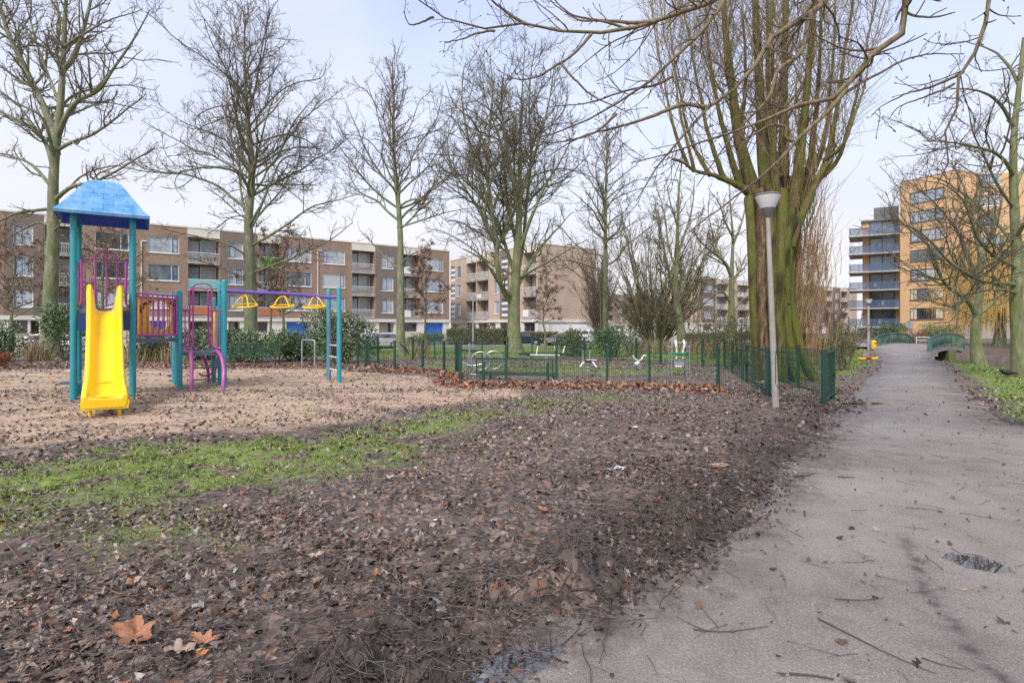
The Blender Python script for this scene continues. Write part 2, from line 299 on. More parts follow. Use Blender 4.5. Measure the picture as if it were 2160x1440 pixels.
    sandc=ramp(nt,[(.3,(.36,.245,.16)),(.6,(.52,.375,.25)),(.75,(.60,.45,.31))],mathn(nt,'ADD',mathn(nt,'MULTIPLY',n1,.5),mathn(nt,'MULTIPLY',n2,.5))).outputs[0]
    s2,v2=flakes(15,1.1)
    dk=mathn(nt,'MULTIPLY',mathn(nt,'GREATER_THAN',s2.outputs[0],.42),ramp(nt,[(.42,(0,0,0)),(.56,(1,1,1))],noise(nt,1.1,6,.66,mapping(nt,p,(.55,1.2,1)))).outputs[0])
    sandc=mixc(nt,mathn(nt,'MULTIPLY',dk,.85),sandc,leafc)
    c=mixc(nt,mathn(nt,'MULTIPLY',sand,ramp(nt,[(.28,(0,0,0)),(.5,(1,1,1))],mathn(nt,'ADD',n2,mathn(nt,'MULTIPLY',mathn(nt,'SUBTRACT',sand,.5),.7))).outputs[0]),c,sandc)
    gc=ramp(nt,[(.3,(.085,.12,.018)),(.55,(.165,.235,.032)),(.75,(.27,.30,.075))],n2).outputs[0]
    gfac=mathn(nt,'MULTIPLY',grass,ramp(nt,[(.34,(0,0,0)),(.52,(1,1,1))],mathn(nt,'ADD',noise(nt,6,6,.7,p),mathn(nt,'MULTIPLY',mathn(nt,'SUBTRACT',grass,.55),.55))).outputs[0])
    c=mixc(nt,gfac,c,gc)
    nt.links.new(c,b.inputs['Base Color'])
    rg=N(nt,'ShaderNodeMapRange');rg.inputs[3].default_value=.42;rg.inputs[4].default_value=.9
    nt.links.new(mathn(nt,'MAXIMUM',mathn(nt,'MAXIMUM',sand,grass),n1),rg.inputs[0]);nt.links.new(rg.outputs[0],b.inputs['Roughness'])
    bump(nt,b,mathn(nt,'ADD',mathn(nt,'ADD',noise(nt,22,7,.7,p),mathn(nt,'MULTIPLY',s1.outputs[2],.35)),mathn(nt,'MULTIPLY',noise(nt,5,5,.6,p),1.2)),.75,.035);M['ground']=m
mats()

# ------------------------------------------------------------------ mesh building
class MB:
    def __init__(s): s.v=[];s.f=[];s.m=[];s.n=0;s.uv={}
    def add(s,vs,fs,mi=0):
        o=s.n;s.v.append(np.asarray(vs,float).reshape(-1,3));s.n+=len(s.v[-1])
        for f in fs: s.f.append(tuple(i+o for i in f));s.m.append(mi)
        return o
    def box(s,c,d,rot=0,mi=0,tilt=None):
        x,y,z=d[0]/2,d[1]/2,d[2]/2
        v=np.array([(-x,-y,-z),(x,-y,-z),(x,y,-z),(-x,y,-z),(-x,-y,z),(x,-y,z),(x,y,z),(-x,y,z)])
        if tilt is not None: v=v@np.array(tilt.to_3x3()).T
        if rot:
            ca,sa=math.cos(rot),math.sin(rot);v=v@np.array([[ca,sa,0],[-sa,ca,0],[0,0,1]])
        s.add(v+np.array(c),[(0,3,2,1),(4,5,6,7),(0,1,5,4),(1,2,6,5),(2,3,7,6),(3,0,4,7)],mi)
    def box2(s,a,b,mi=0): s.box([(a[i]+b[i])/2 for i in range(3)],[abs(b[i]-a[i]) for i in range(3)],0,mi)
    def bar(s,p,q,w,h,mi=0):
        """rectangular bar from p to q, width w (sideways), height h"""
        p=Vector(p);q=Vector(q);t=(q-p).normalized();up=Vector((0,0,1))
        if abs(t.z)>.99: up=Vector((0,1,0))
        a=t.cross(up).normalized()*w/2;u=a.cross(t).normalized()*h/2
        v=[]
        for e in (p,q): v+=[e-a-u,e+a-u,e+a+u,e-a+u]
        s.add([tuple(x) for x in v],[(3,2,1,0),(4,5,6,7),(0,1,5,4),(1,2,6,5),(2,3,7,6),(3,0,4,7)],mi)
    def tube(s,pts,r,sides=8,caps=True,mi=0,closed=False):
        pts=np.asarray(pts,float);n=len(pts);r=np.broadcast_to(np.asarray(r,float),(n,))
        if closed:
            T=np.roll(pts,-1,0)-np.roll(pts,1,0)
        else: T=np.gradient(pts,axis=0)
        T=T/np.maximum(np.linalg.norm(T,axis=1,keepdims=True),1e-9)
        u=np.cross(T[0],(0,0,1.)) if abs(T[0][2])<.9 else np.cross(T[0],(0,1.,0));u/=np.linalg.norm(u)
        vs=[]
        a=np.arange(sides)*2*PI/sides
        for i in range(n):
            u=u-T[i]*np.dot(u,T[i]);u/=max(np.linalg.norm(u),1e-9);w=np.cross(T[i],u)
            vs.append(pts[i]+r[i]*(np.cos(a)[:,None]*u+np.sin(a)[:,None]*w))
        vs=np.concatenate(vs);fs=[]
        for i in range(n if closed else n-1):
            j=(i+1)%n
            for k in range(sides):
                k2=(k+1)%sides;fs.append((i*sides+k,i*sides+k2,j*sides+k2,j*sides+k))
        if caps and not closed:
            fs.append(tuple(range(sides-1,-1,-1)));fs.append(tuple((n-1)*sides+k for k in range(sides)))
        s.add(vs,fs,mi)
    def lathe(s,prof,c=(0,0,0),sides=20,mi=0,lean=(0,0)):
        vs=[];a=np.arange(sides)*2*PI/sides
        for r,z in prof: vs.append(np.stack([c[0]+lean[0]*z+r*np.cos(a),c[1]+lean[1]*z+r*np.sin(a),np.full(sides,c[2]+z)],1))
        fs=[]
        for i in range(len(prof)-1):
            for k in range(sides):
                k2=(k+1)%sides;fs.append((i*sides+k,i*sides+k2,(i+1)*sides+k2,(i+1)*sides+k))
        fs.append(tuple(range(sides-1,-1,-1)));fs.append(tuple((len(prof)-1)*sides+k for k in range(sides)))
        s.add(np.concatenate(vs),fs,mi)
    def ell(s,c,r,rings=10,sides=14,mi=0):
        vs=[];fs=[]
        for i in range(rings+1):
            t=PI*i/rings
            for k in range(sides):
                a=2*PI*k/sides;vs.append((c[0]+r[0]*math.sin(t)*math.cos(a),c[1]+r[1]*math.sin(t)*math.sin(a),c[2]+r[2]*math.cos(t)))
        for i in range(rings):
            for k in range(sides):
                k2=(k+1)%sides;fs.append((i*sides+k,(i+1)*sides+k,(i+1)*sides+k2,i*sides+k2))
        s.add(vs,fs,mi)
    def quad(s,a,b,c,d,mi=0): s.add([a,b,c,d],[(0,1,2,3)],mi)
    def prism(s,poly,axis_o,ux,uy,depth,mi=0):
        """extrude 2-D polygon (in plane ux,uy at axis_o) by vector depth"""
        o=np.array(axis_o,float);ux=np.array(ux,float);uy=np.array(uy,float);dp=np.array(depth,float);n=len(poly)
        a=[o+ux*p[0]+uy*p[1] for p in poly];v=a+[x+dp for x in a]
        s.add(v,[tuple(range(n-1,-1,-1)),tuple(range(n,2*n))]+[(i,(i+1)%n,n+(i+1)%n,n+i) for i in range(n)],mi)
    def build(s,name,mat,parent=None,smooth=True,ang=38,loc=None):
        me=bpy.data.meshes.new(name)
        me.from_pydata(np.concatenate(s.v).tolist() if s.v else [],[],s.f)
        for m_ in (mat if isinstance(mat,(list,tuple)) else [mat]): me.materials.append(M[m_] if isinstance(m_,str) else m_)
        if any(s.m): me.polygons.foreach_set('material_index',s.m)
        if smooth:
            me.polygons.foreach_set('use_smooth',[True]*len(me.polygons));me.set_sharp_from_angle(angle=R_(ang))
        me.update();o=bpy.data.objects.new(name,me);C.objects.link(o)
        if parent: o.parent=parent
        if loc: o.location=loc
        return o
def np_mesh(name,V,faces,mat,parent=None,smooth=True,fattr=None,cattr=None):
    """V (n,3); faces = list of (m,k) index arrays; fattr {name: per-vertex floats}; cattr per-vertex rgb"""
    me=bpy.data.meshes.new(name);V=np.ascontiguousarray(V,dtype=np.float32)
    me.vertices.add(len(V));me.vertices.foreach_set('co',V.ravel())
    li=np.concatenate([f.ravel() for f in faces]).astype(np.int32)
    tot=np.concatenate([np.full(len(f),f.shape[1]) for f in faces]).astype(np.int32)
    st=np.concatenate([[0],np.cumsum(tot)[:-1]]).astype(np.int32)
    me.loops.add(len(li));me.loops.foreach_set('vertex_index',li)
    me.polygons.add(len(tot));me.polygons.foreach_set('loop_start',st);me.polygons.foreach_set('loop_total',tot)
    if smooth: me.polygons.foreach_set('use_smooth',np.ones(len(tot),bool))
    me.update(calc_edges=True)
    for k,a in (fattr or {}).items():
        at=me.attributes.new(k,'FLOAT','POINT');at.data.foreach_set('value',np.ascontiguousarray(a,dtype=np.float32))
    if cattr is not None:
        at=me.attributes.new('Col','FLOAT_COLOR','POINT');at.data.foreach_set('color',np.ascontiguousarray(np.concatenate([cattr,np.ones((len(cattr),1))],1),dtype=np.float32).ravel())
    me.materials.append(M[mat] if isinstance(mat,str) else mat)
    o=bpy.data.objects.new(name,me);C.objects.link(o)
    if parent: o.parent=parent
    return o
def tag(o,label=None,cat=None,group=None,kind=None):
    for k,v in (('label',label),('category',cat),('group',group),('kind',kind)):
        if v: o[k]=v
    return o
def thing(name,label,cat,loc=(0,0,0),rz=0,group=None):
    o=bpy.data.objects.new(name,None);C.objects.link(o);o.location=loc;o.rotation_euler=(0,0,rz);o.empty_display_size=.2
    return tag(o,label,cat,group)
def dup(root,loc,rz=0,label=None,group=None,scale=None):
    r=root.copy();C.objects.link(r);r.location=loc;r.rotation_euler=(0,0,rz)
    if scale: r.scale=scale
    if label: r['label']=label
    if group: r['group']=group
    for ch in list(root.children):
        c=ch.copy();C.objects.link(c);c.parent=r
        for g in ch.children:
            d=g.copy();C.objects.link(d);d.parent=c
    return r
def smooth_line(pts,n):
    """Catmull-Rom resample of a polyline (any dimension) to n points"""
    p=np.asarray(pts,float);p=np.concatenate([[2*p[0]-p[1]],p,[2*p[-1]-p[-2]]])
    m=len(p)-3;seg=np.linalg.norm(np.diff(p[1:-1],axis=0),axis=1);cum=np.concatenate([[0],np.cumsum(seg)]);out=[]
    for s in np.linspace(0,cum[-1],n):
        i=min(np.searchsorted(cum,s,side='right')-1,m-1);t=(s-cum[i])/max(seg[i],1e-9)
        a,b,c,d=p[i],p[i+1],p[i+2],p[i+3]
        out.append(.5*((2*b)+(-a+c)*t+(2*a-5*b+4*c-d)*t*t+(-a+3*b-3*c+d)*t**3))
    return np.array(out)
# ================================================================== GROUND, PATH, WATER, LITTER
rng=np.random.default_rng(11)
def grid_mesh(name,ys,ks,mat,zf,keep=None,attrs=None,xmin=2.0):
    Y,K=np.meshgrid(ys,ks,indexing='ij');X=K*np.maximum(np.abs(Y),xmin)
    Z=zf(X,Y);V=np.stack([X,Y,Z],-1).reshape(-1,3);r,c=Y.shape
    i=np.arange(r*c).reshape(r,c);Fq=np.stack([i[:-1,:-1],i[:-1,1:],i[1:,1:],i[1:,:-1]],-1).reshape(-1,4)
    if keep is not None:
        k=keep(X,Y).reshape(-1);Fq=Fq[k[Fq].any(1)]
        used=np.zeros(len(V),bool);used[Fq.ravel()]=True;mp=np.cumsum(used)-1;V=V[used];Fq=mp[Fq]
    fa={n:f(V[:,0],V[:,1]) for n,f in (attrs or {}).items()}
    return np_mesh(name,V,[Fq],mat,None,True,fa)
ks=np.concatenate([[-60,-25,-12,-6,-3.5,-2.2,-1.6],np.linspace(-1.2,1.2,440),[1.6,2.2,3.5,6,12,25,60]])
ys=np.concatenate([[-40,-12,-6,-3,-1,0,.6],np.geomspace(1.3,30,520),np.geomspace(31,90,60),[110,150,220,400,800,1500]])
def litter_w(x,y): 
    return np.clip(1-.15*w_grass(x,y),0,1)*(1-.75*sstep(30,36,np.asarray(y)))
ground=grid_mesh('ground',ys,ks,'ground',g_height,None,{'sand':w_sand,'grass':w_grass,'litter':litter_w,'mudw':w_mud});ground['kind']='structure'
PUD=[(2.97,3.64,.17,.15,-.5),(.75,3.47,.20,.10,.8),(.0,2.52,.30,.10,.65),(-.1,2.3,.2,.08,.5),(6.9,11.2,.55,.22,.3),(9.3,8.75,.5,.1,.1)]
def w_pud(x,y):
    w=np.zeros(np.shape(x))
    for cx,cy,rx,ry,a in PUD:
        dx,dy=x-cx,y-cy;u=(dx*math.cos(a)+dy*math.sin(a))/rx;v=(-dx*math.sin(a)+dy*math.cos(a))/ry;w=np.maximum(w,1-sstep(.35,1.5,np.hypot(u,v)))
    return w
STREAK=[gp(1905,1130),gp(1930,1180),gp(1955,1250),gp(2010,1310),gp(2060,1390),gp(2110,1425),gp(2150,1470)]
def w_streak(x,y): return np.exp(-(dist_line(x,y,STREAK)/.035)**2)+.35*np.exp(-(dist_line(x,y,STREAK)/.12)**2)
kp=np.concatenate([np.linspace(-6,-1.3,20),np.linspace(-1.25,1.25,420),np.linspace(1.3,6,20)])
yp=np.concatenate([np.linspace(-9,1,12),np.geomspace(1.1,40,420)])
path=grid_mesh('path',yp,kp,'asphalt',lambda x,y:path_z(x,y)+.004*(fbm(x*1.3,y*1.3,8)-.5),lambda x,y:path_d(x,y)<.12,{'puddle':w_pud,'streak':w_streak,'mud':lambda x,y:np.clip(1-sstep(-.55,.05,path_d(x,y)+.5*(fbm(x*2,y*2,91)-.5))*0-sstep(.0,.62,-path_d(x,y)+.5*(fbm(x*2,y*2,91)-.5)),0,1)});path['kind']='structure'
# street and paving in front of the flats, one sheet 4 cm proud, with a kerb along the park
KERB=[(-75,35),(-38,45.5),(0,60.5),(25,74),(44,86),(60,97),(95,128),(130,160)]
mb=MB();vs=[]
far=[(-140,110),(-100,150),(-60,190),(-10,230),(30,240),(70,240),(110,240),(170,240)]
for a,b in zip(KERB,far): vs+=[(a[0],a[1],-.44),(b[0],b[1],-.44)]
mb.add(vs,[(2*i,2*i+2,2*i+3,2*i+1) for i in range(len(KERB)-1)])
o=mb.build('street','road',smooth=False);o['kind']='structure'
mb=MB()
for a,b in zip(KERB[:-1],KERB[1:]): mb.bar((a[0],a[1],-.43),(b[0],b[1],-.43),.28,.2)
o=mb.build('kerb','concrete',smooth=False);o['kind']='structure'
# forecourt before the orange building
mb=MB();mb.add([(26,46.5,-.02),(33,42,-.02),(70,60,-.02),(110,60,-.02),(110,120,-.02),(60,110,-.02),(44,80,-.02)],[(0,1,2,3,4,5,6)]);o=mb.build('forecourt','road',smooth=False);o['kind']='structure'
# canal water
mb=MB();vs=[];pl=smooth_line(CANAL,40);T=np.gradient(pl,axis=0);T/=np.linalg.norm(T,axis=1,keepdims=True)
for p,t in zip(pl,T): vs+=[(p[0]-t[1]*4.4,p[1]+t[0]*4.4,-.62),(p[0]+t[1]*4.4,p[1]-t[0]*4.4,-.62)]
mb.add(vs,[(2*i,2*i+1,2*i+3,2*i+2) for i in range(len(pl)-1)]);o=mb.build('water','water');o['kind']='structure'
# puddles
def puddle(cx,cy,rx,ry,rot,seed,zoff=.007):
    n=40;vs=[]
    for i in range(n):
        a=2*PI*i/n;k=.62+.7*float(fbm(np.array([math.cos(a)*1.7+seed]),np.array([math.sin(a)*1.7]),3)[0])
        x,y=rx*k*math.cos(a),ry*k*math.sin(a);vs.append((cx+x*math.cos(rot)-y*math.sin(rot),cy+x*math.sin(rot)+y*math.cos(rot),zoff))
    m_=MB();m_.add(vs,[tuple(range(n))]);o=m_.build('puddle','puddle');o['kind']='structure'
puddle(.72,3.62,.15,.08,.8,4.1,.03);puddle(6.6,11.35,.6,.16,.25,5.2,.02)

# ---- leaves: lobed, curled, each with its own tint
def leaf_template(lobes,seed):
    r=np.random.default_rng(seed);pts=[]
    for i in range(lobes*2+1):
        a=PI*.5+(i-lobes)*(2*PI*.42/lobes)+r.normal(0,.1)
        rad=(1.0 if i%2==0 else .70)*(.70+.45*r.random());pts.append((rad*math.cos(a),rad*math.sin(a)))
    pts.append((.0,-.35));pts=np.array(pts)
    c=r.uniform(.1,.65);z=c*(pts[:,0]**2)*r.choice([1,1,-.6])+.22*r.uniform(-1,1,len(pts))
    V=np.concatenate([[[0,0,.0]],np.column_stack([pts,z])]);n=len(pts)
    Ft=np.array([(0,1+i,1+(i+1)%n) for i in range(n)]);return V*.5,Ft
TPL=[leaf_template(k,s) for k,s in ((2,1),(2,2),(3,3),(3,4),(2,5),(1,6),(1,7),(3,8))]
PAL=np.array([(.060,.046,.040),(.105,.080,.068),(.165,.128,.110),(.25,.20,.172),(.20,.115,.072),(.31,.215,.155),(.40,.30,.225),(.34,.15,.07),(.42,.15,.05),(.31,.295,.275)])
def leaves(name,X,Y,Z,size,pw,mat,r,tilt=.5,kind='stuff',mult=None):
    n=len(X);which=r.integers(0,len(TPL),n);ci=r.choice(len(PAL),n,p=np.array(pw)/sum(pw))
    colr=PAL[ci]*r.uniform(.6,1.3,(n,1))*(1 if mult is None else mult[:,None]);Vs=[];Fs=[];Cs=[];off=0
    yaw=r.uniform(0,2*PI,n);tx=r.normal(0,tilt,n);ty=r.normal(0,tilt,n)
    for k,(V,Ft) in enumerate(TPL):
        s=np.where(which==k)[0]
        if not len(s): continue
        P=V[None]*size[s][:,None,None]*np.array([1,1,1])
        cx,sx=np.cos(tx[s])[:,None],np.sin(tx[s])[:,None];cy,sy=np.cos(ty[s])[:,None],np.sin(ty[s])[:,None];cz,sz=np.cos(yaw[s])[:,None],np.sin(yaw[s])[:,None]
        x,y,z=P[...,0]*r.uniform(.55,1.0,(len(s),1)),P[...,1],P[...,2]
        y,z=y*cx-z*sx,y*sx+z*cx;x,z=x*cy+z*sy,-x*sy+z*cy;x,y=x*cz-y*sz,x*sz+y*cz
        zmin=z.min(1,keepdims=True)
        P=np.stack([x+X[s][:,None],y+Y[s][:,None],z-zmin*.75+Z[s][:,None]],-1)
        Fs.append((Ft[None]+(np.arange(len(s))*len(V))[:,None,None]+off).reshape(-1,3));off+=P.shape[0]*P.shape[1]
        Vs.append(P.reshape(-1,3));Cs.append(np.repeat(colr[s],len(V),0))
    o=np_mesh(name,np.concatenate(Vs),Fs,mat,None,False,None,np.concatenate(Cs))
    if kind: o['kind']=kind
    return o
def scatter(n,y0,y1,r,kmin=-.98,kmax=.98,power=1.0):
    Y=(r.random(n)*(y1**power-y0**power)+y0**power)**(1/power);X=r.uniform(kmin,kmax,n)*Y*1.0;return X,Y
LX=[];LY=[];LS=[]
for n,y0,y1,pw_,s0,s1 in ((64000,1.9,6.5,1.5,.018,.062),(52000,6.5,14,2,.03,.08),(30000,14,29,2,.05,.11)):
    x,y=scatter(n,y0,y1,rng,power=pw_);LX.append(x);LY.append(y);LS.append(rng.uniform(s0,s1,n)*rng.choice([.7,1,1.25],n))
LX=np.concatenate(LX);LY=np.concatenate(LY);LS=np.concatenate(LS)
clump=fbm(LX*1.1,LY*1.6,61);pd=path_d(LX,LY)
dens=(.30+1.1*sstep(.40,.62,clump))*(1-.55*w_grass(LX,LY))*(1-.45*w_mud(LX,LY))*(1-.62*w_sand(LX,LY)*(1-.75*sstep(.50,.64,fbm(LX*.7,LY*1.3,67))))
dens*=np.where(pd<0,.012+.5*np.exp(-(pd/.16)**2)*(LY<12),1.0)*(terrain(LX,LY)>-.25)
keep=rng.random(len(LX))<dens
LX,LY,LS=LX[keep],LY[keep],LS[keep]
LZ=np.maximum(g_height(LX,LY),path_z(LX,LY)*(path_d(LX,LY)<.1)-.0+np.where(path_d(LX,LY)<.1,.004,-9))
leaves('fallen_leaves',LX,LY,LZ,LS,[13,20,23,19,8,10,6,2.2,.7,8],'wetleaf',rng,.55,'stuff',1-.42*(1-sstep(.2,2.6,path_d(LX,LY)+1.6*(fbm(LX*.8,LY*.8,15)-.5)))*(LX<8))
# leaf drift against the fence and round the sand edge
DR=[((-5.3,19.4),(-4,19.1),(-2.9,18.7),(-2.2,18.0),(-1.8,17.2),(-1.45,14.45),(1.1,14.15),(2.3,13.9),(3.3,13.85),(4.8,13.2))]
n=7500;pl=smooth_line(DR[0],300);ii=rng.integers(0,300,n);X=pl[ii,0]+rng.normal(0,.16,n);Y=pl[ii,1]+rng.normal(-.05,.2,n)
H=.13*np.exp(-((Y-pl[ii,1])/.25)**2)*rng.random(n)*(.4+fbm(X*1.5,Y*1.5,9))
leaves('leaf_drift',X,Y,g_height(X,Y)+H,rng.uniform(.08,.15,n),[3,5,5,4,14,7,7,16,9,1],'leaf',rng,.8)
n=2600;X=rng.uniform(-22,-4.2,n);Y=20.6+rng.normal(.6,.7,n)+.0*X
leaves('leaf_drift',X,Y,g_height(X,Y)+.03*rng.random(n),rng.uniform(.08,.15,n),[6,8,8,4,12,5,4,9,4,1],'leaf',rng,.7)
# ---- grass blades
def blades(name,X,Y,Z,h,r,cols,wid=.004,lean=.5):
    n=len(X);a=r.uniform(0,2*PI,n);l=r.normal(0,lean,n)*h;b=r.uniform(0,2*PI,n)
    dx,dy=np.cos(b)*l,np.sin(b)*l;wx,wy=np.cos(a)*wid,np.sin(a)*wid
    if np.ndim(wid)>0: wx,wy=np.cos(a)*wid,np.sin(a)*wid
    V=np.stack([np.stack([X-wx,Y-wy,Z],1),np.stack([X+wx,Y+wy,Z],1),np.stack([X+dx*.4+wx*.7,Y+dy*.4+wy*.7,Z+h*.6],1),np.stack([X+dx,Y+dy,Z+h*.95],1),np.stack([X+dx*.4-wx*.7,Y+dy*.4-wy*.7,Z+h*.6],1)],1)
    Ft=np.array([0,1,2,3,4])[None]+(np.arange(n)*5)[:,None]
    c=cols[r.integers(0,len(cols),n)]*r.uniform(.75,1.25,(n,1))
    o=np_mesh(name,V.reshape(-1,3),[Ft],'grassleaf',None,False,None,np.repeat(c,5,0));o['kind']='stuff';return o
GC=np.array([(.11,.19,.022),(.16,.26,.035),(.23,.32,.06),(.32,.35,.11),(.09,.15,.02)])
x1,y1=scatter(110000,3.2,12.5,rng,power=1.5);x2,y2=scatter(95000,8.4,46,rng,power=1.4)
X=np.concatenate([x1,x2]);Y=np.concatenate([y1,y2]);kp_=rng.random(len(X))<w_grass(X,Y)**1.3*sstep(.36,.60,fbm(X*5,Y*5,83))*1.1;kp_&=terrain(X,Y)>-.6;X,Y=X[kp_],Y[kp_]
blades('grass',X,Y,g_height(X,Y)-.005,rng.uniform(.02,.06,len(X))*(1+.05*np.clip(Y-8,0,20)),rng,GC,.0022+.0006*np.clip(Y,0,30),.7)
# ---- fine twig litter on the mud (uncountable)
def tubes_np(P,Rr,sides):
    B,n,_=P.shape;T=np.gradient(P,axis=1);T/=np.maximum(np.linalg.norm(T,axis=2,keepdims=True),1e-9)
    mean=np.abs(T.mean(1));ref=np.zeros((B,3));ref[np.arange(B),mean.argmin(1)]=1
    u=np.cross(T,ref[:,None]);u/=np.maximum(np.linalg.norm(u,axis=2,keepdims=True),1e-9);w=np.cross(T,u)
    a=np.arange(sides)*2*PI/sides
    V=P[:,:,None]+Rr[:,:,None,None]*(np.cos(a)[None,None,:,None]*u[:,:,None]+np.sin(a)[None,None,:,None]*w[:,:,None])
    i=np.arange(B*n*sides).reshape(B,n,sides);j=np.roll(i,-1,2)
    Fq=np.stack([i[:,:-1],j[:,:-1],j[:,1:],i[:,1:]],-1).reshape(-1,4)
    return V.reshape(-1,3),Fq,np.repeat(Rr.ravel(),sides)
def twig_litter(name,X,Y,L,rad,mat,r,lift=.012):
    n=len(X);a=r.uniform(0,2*PI,n);k=6;t=np.linspace(-.5,.5,k)[None];cv=r.normal(0,.13,n)[:,None]
    px=t*L[:,None];py=cv*(t*t-.08)*L[:,None]+.022*L[:,None]*r.normal(0,1,(n,k))
    gx=X[:,None]+px*np.cos(a)[:,None]-py*np.sin(a)[:,None];gy=Y[:,None]+px*np.sin(a)[:,None]+py*np.cos(a)[:,None]
    g=np.where(path_d(gx,gy)<.08,path_z(gx,gy)+.006,g_height(gx,gy)+.008)
    g=np.maximum(g,g.mean(1,keepdims=True)-.01)+lift*r.random((n,1))
    V,Fq,_=tubes_np(np.stack([gx,gy,g],-1),rad[:,None]*np.linspace(1.1,.6,k)[None],4)
    o=np_mesh(name,V,[Fq],mat,None,True);o['kind']='stuff';return o
x,y=scatter(17000,1.9,9,rng,power=1.35);d=path_d(x,y)
kk=rng.random(len(x))<(sstep(.35,.6,fbm(x*1.2,y*1.2,55))*.6+1.6*np.exp(-((d-.25)/.5)**2))*(1-w_sand(x,y))*(1-.7*w_grass(x,y))*np.where(d<-.05,.35*np.exp(d/.25),1)
x,y=x[kk],y[kk];h_=rng.random(len(x))<.42;twig_litter('twig_litter',x[h_],y[h_],rng.uniform(.05,.30,h_.sum())*rng.choice([.6,1,1.6],h_.sum()),rng.uniform(.0008,.0022,h_.sum()),'stickpale',rng,.035);h_=~h_;twig_litter('twig_litter',x[h_],y[h_],rng.uniform(.05,.32,h_.sum())*rng.choice([.6,1,1.6],h_.sum()),rng.uniform(.0010,.0028,h_.sum()),'stick',rng,.03)
x,y=scatter(420,2.0,12,rng,-.2,.92,1.3);kk=path_d(x,y)<-.15;x,y=x[kk],y[kk]
twig_litter('path_twig_litter',x,y,rng.uniform(.04,.26,len(x)),rng.uniform(.001,.0022,len(x)),'stick',rng,.002)
# wet clods of trodden mud along the asphalt edge
bmx=bmesh.new();bmesh.ops.create_icosphere(bmx,subdivisions=1,radius=1);IV=np.array([v.co[:] for v in bmx.verts]);IF=np.array([[v.index for v in f.verts] for f in bmx.faces]);bmx.free()
x,y=scatter(26000,1.9,7.5,rng,power=1.4);kk=(rng.random(len(x))<w_mud(x,y)**2*.8)&(path_d(x,y)>rng.uniform(-.10,.22,len(x)));x,y=x[kk],y[kk];n=len(x)
sz=rng.uniform(.004,.011,n)*rng.choice([1,1,1.4,1.9],n);P=IV[None]*(1+.55*rng.normal(0,1,(n,len(IV),1)))*sz[:,None,None]*np.array([1.9,1.0,.55]);a=rng.uniform(0,6.28,n)[:,None]
P=np.stack([P[...,0]*np.cos(a)-P[...,1]*np.sin(a)+x[:,None],P[...,0]*np.sin(a)+P[...,1]*np.cos(a)+y[:,None],P[...,2]+np.where(path_d(x,y)<.1,.004,g_height(x,y))[:,None]+.2*sz[:,None]],-1)
o=np_mesh('mud_clods',P.reshape(-1,3),[(IF[None]+(np.arange(n)*len(IV))[:,None,None]).reshape(-1,3)],'clod',None,True);o['kind']='stuff'
# larger single sticks
def stick(name,pts,r0,r1,mat,label,group=None):
    pl=smooth_line(pts,10);p3=np.array([(p[0],p[1],max(gz(p[0],p[1])+r0*1.5,0.004+r0)) for p in pl])
    m_=MB();m_.tube(p3,np.linspace(r0*.62,r1*.5,10),6);tag(m_.build(name,mat),label,'stick',group)
g=gp
stick('fallen_stick',[g(190,1248),g(280,1272),g(370,1302)],.009,.007,'stickred','reddish brown stick lying on the dark leaf litter at lower left')
stick('fallen_stick',[g(15,1160),g(50,1200),g(92,1258)],.008,.003,'stickred','forked red stick on the mud at the left picture edge')
stick('fallen_stick',[g(1725,1307),g(1800,1345),g(1880,1385),g(1975,1425)],.006,.003,'stick','long thin bent twig lying on the asphalt near the bottom right corner')
stick('fallen_stick',[g(1462,1330),g(1530,1335),g(1620,1324)],.006,.003,'stick','dark bowed twig on the asphalt below the muddy heap')
stick('fallen_stick',[g(1762,1265),g(1820,1268),g(1864,1263)],.005,.004,'stick','short straight twig on the middle of the asphalt')
stick('fallen_stick',[g(1665,1425),g(1720,1430),g(1760,1437)],.008,.006,'stick','thick black twig at the bottom edge of the asphalt')
stick('fallen_stick',[g(1675,1008),g(1700,1006),g(1720,1001)],.014,.008,'stick','dark broken branch piece at the edge of leaves and asphalt')
stick('fallen_stick',[g(1768,1008),g(1785,1009),g(1804,1010)],.012,.008,'stick','short thick dark twig lying on the upper asphalt')
stick('fallen_stick',[g(1205,1272),g(1255,1268),g(1315,1287)],.010,.006,'stick','dark forked branch on the muddy heap beside the asphalt')
stick('fallen_stick',[g(1944,1390),g(1990,1405),g(2040,1415)],.005,.003,'stick','thin twig crossing the dark crack at lower right')
stick('fallen_stick',[g(1910,1072),g(1950,1075),g(1990,1080)],.005,.003,'stick','thin straight twig on the asphalt at right above the puddle')
# paper, card, big single leaves
def sheet(name,px,py,w,d,rot,mat,label,cat,curl=.25):
    x,y=g(px,py);n=6;vs=[];fs=[]
    for i in range(n):
        for j in range(n):
            u,v=(i/(n-1)-.5),(j/(n-1)-.5);xx,yy=u*w*(1-.3*v),v*d*(1+.3*u)
            zz=.012+curl*w*(abs(u)**1.7)*(1 if u>0 else .4)+.02*math.sin(7*u+3*v)*w
            vs.append((x+xx*math.cos(rot)-yy*math.sin(rot),y+xx*math.sin(rot)+yy*math.cos(rot),gz(x,y)+zz))
    for i in range(n-1):
        for j in range(n-1): fs.append((i*n+j,(i+1)*n+j,(i+1)*n+j+1,i*n+j+1))
    m_=MB();m_.add(vs,fs);o=m_.build(name,mat);md=o.modifiers.new('s','SOLIDIFY');md.thickness=.003;tag(o,label,cat)
sheet('paper_scrap',1297,998,.16,.12,.4,'paper','crumpled white paper scrap on the leaf litter','paper',.5)
sheet('card_scrap',1510,988,.22,.14,-.1,'card','torn brown cardboard piece on the leaf litter near the asphalt','cardboard',.3)
sheet('paper_scrap',1337,907,.10,.07,.2,'paper','tiny white paper scrap between fence and cardboard piece','paper',.4)
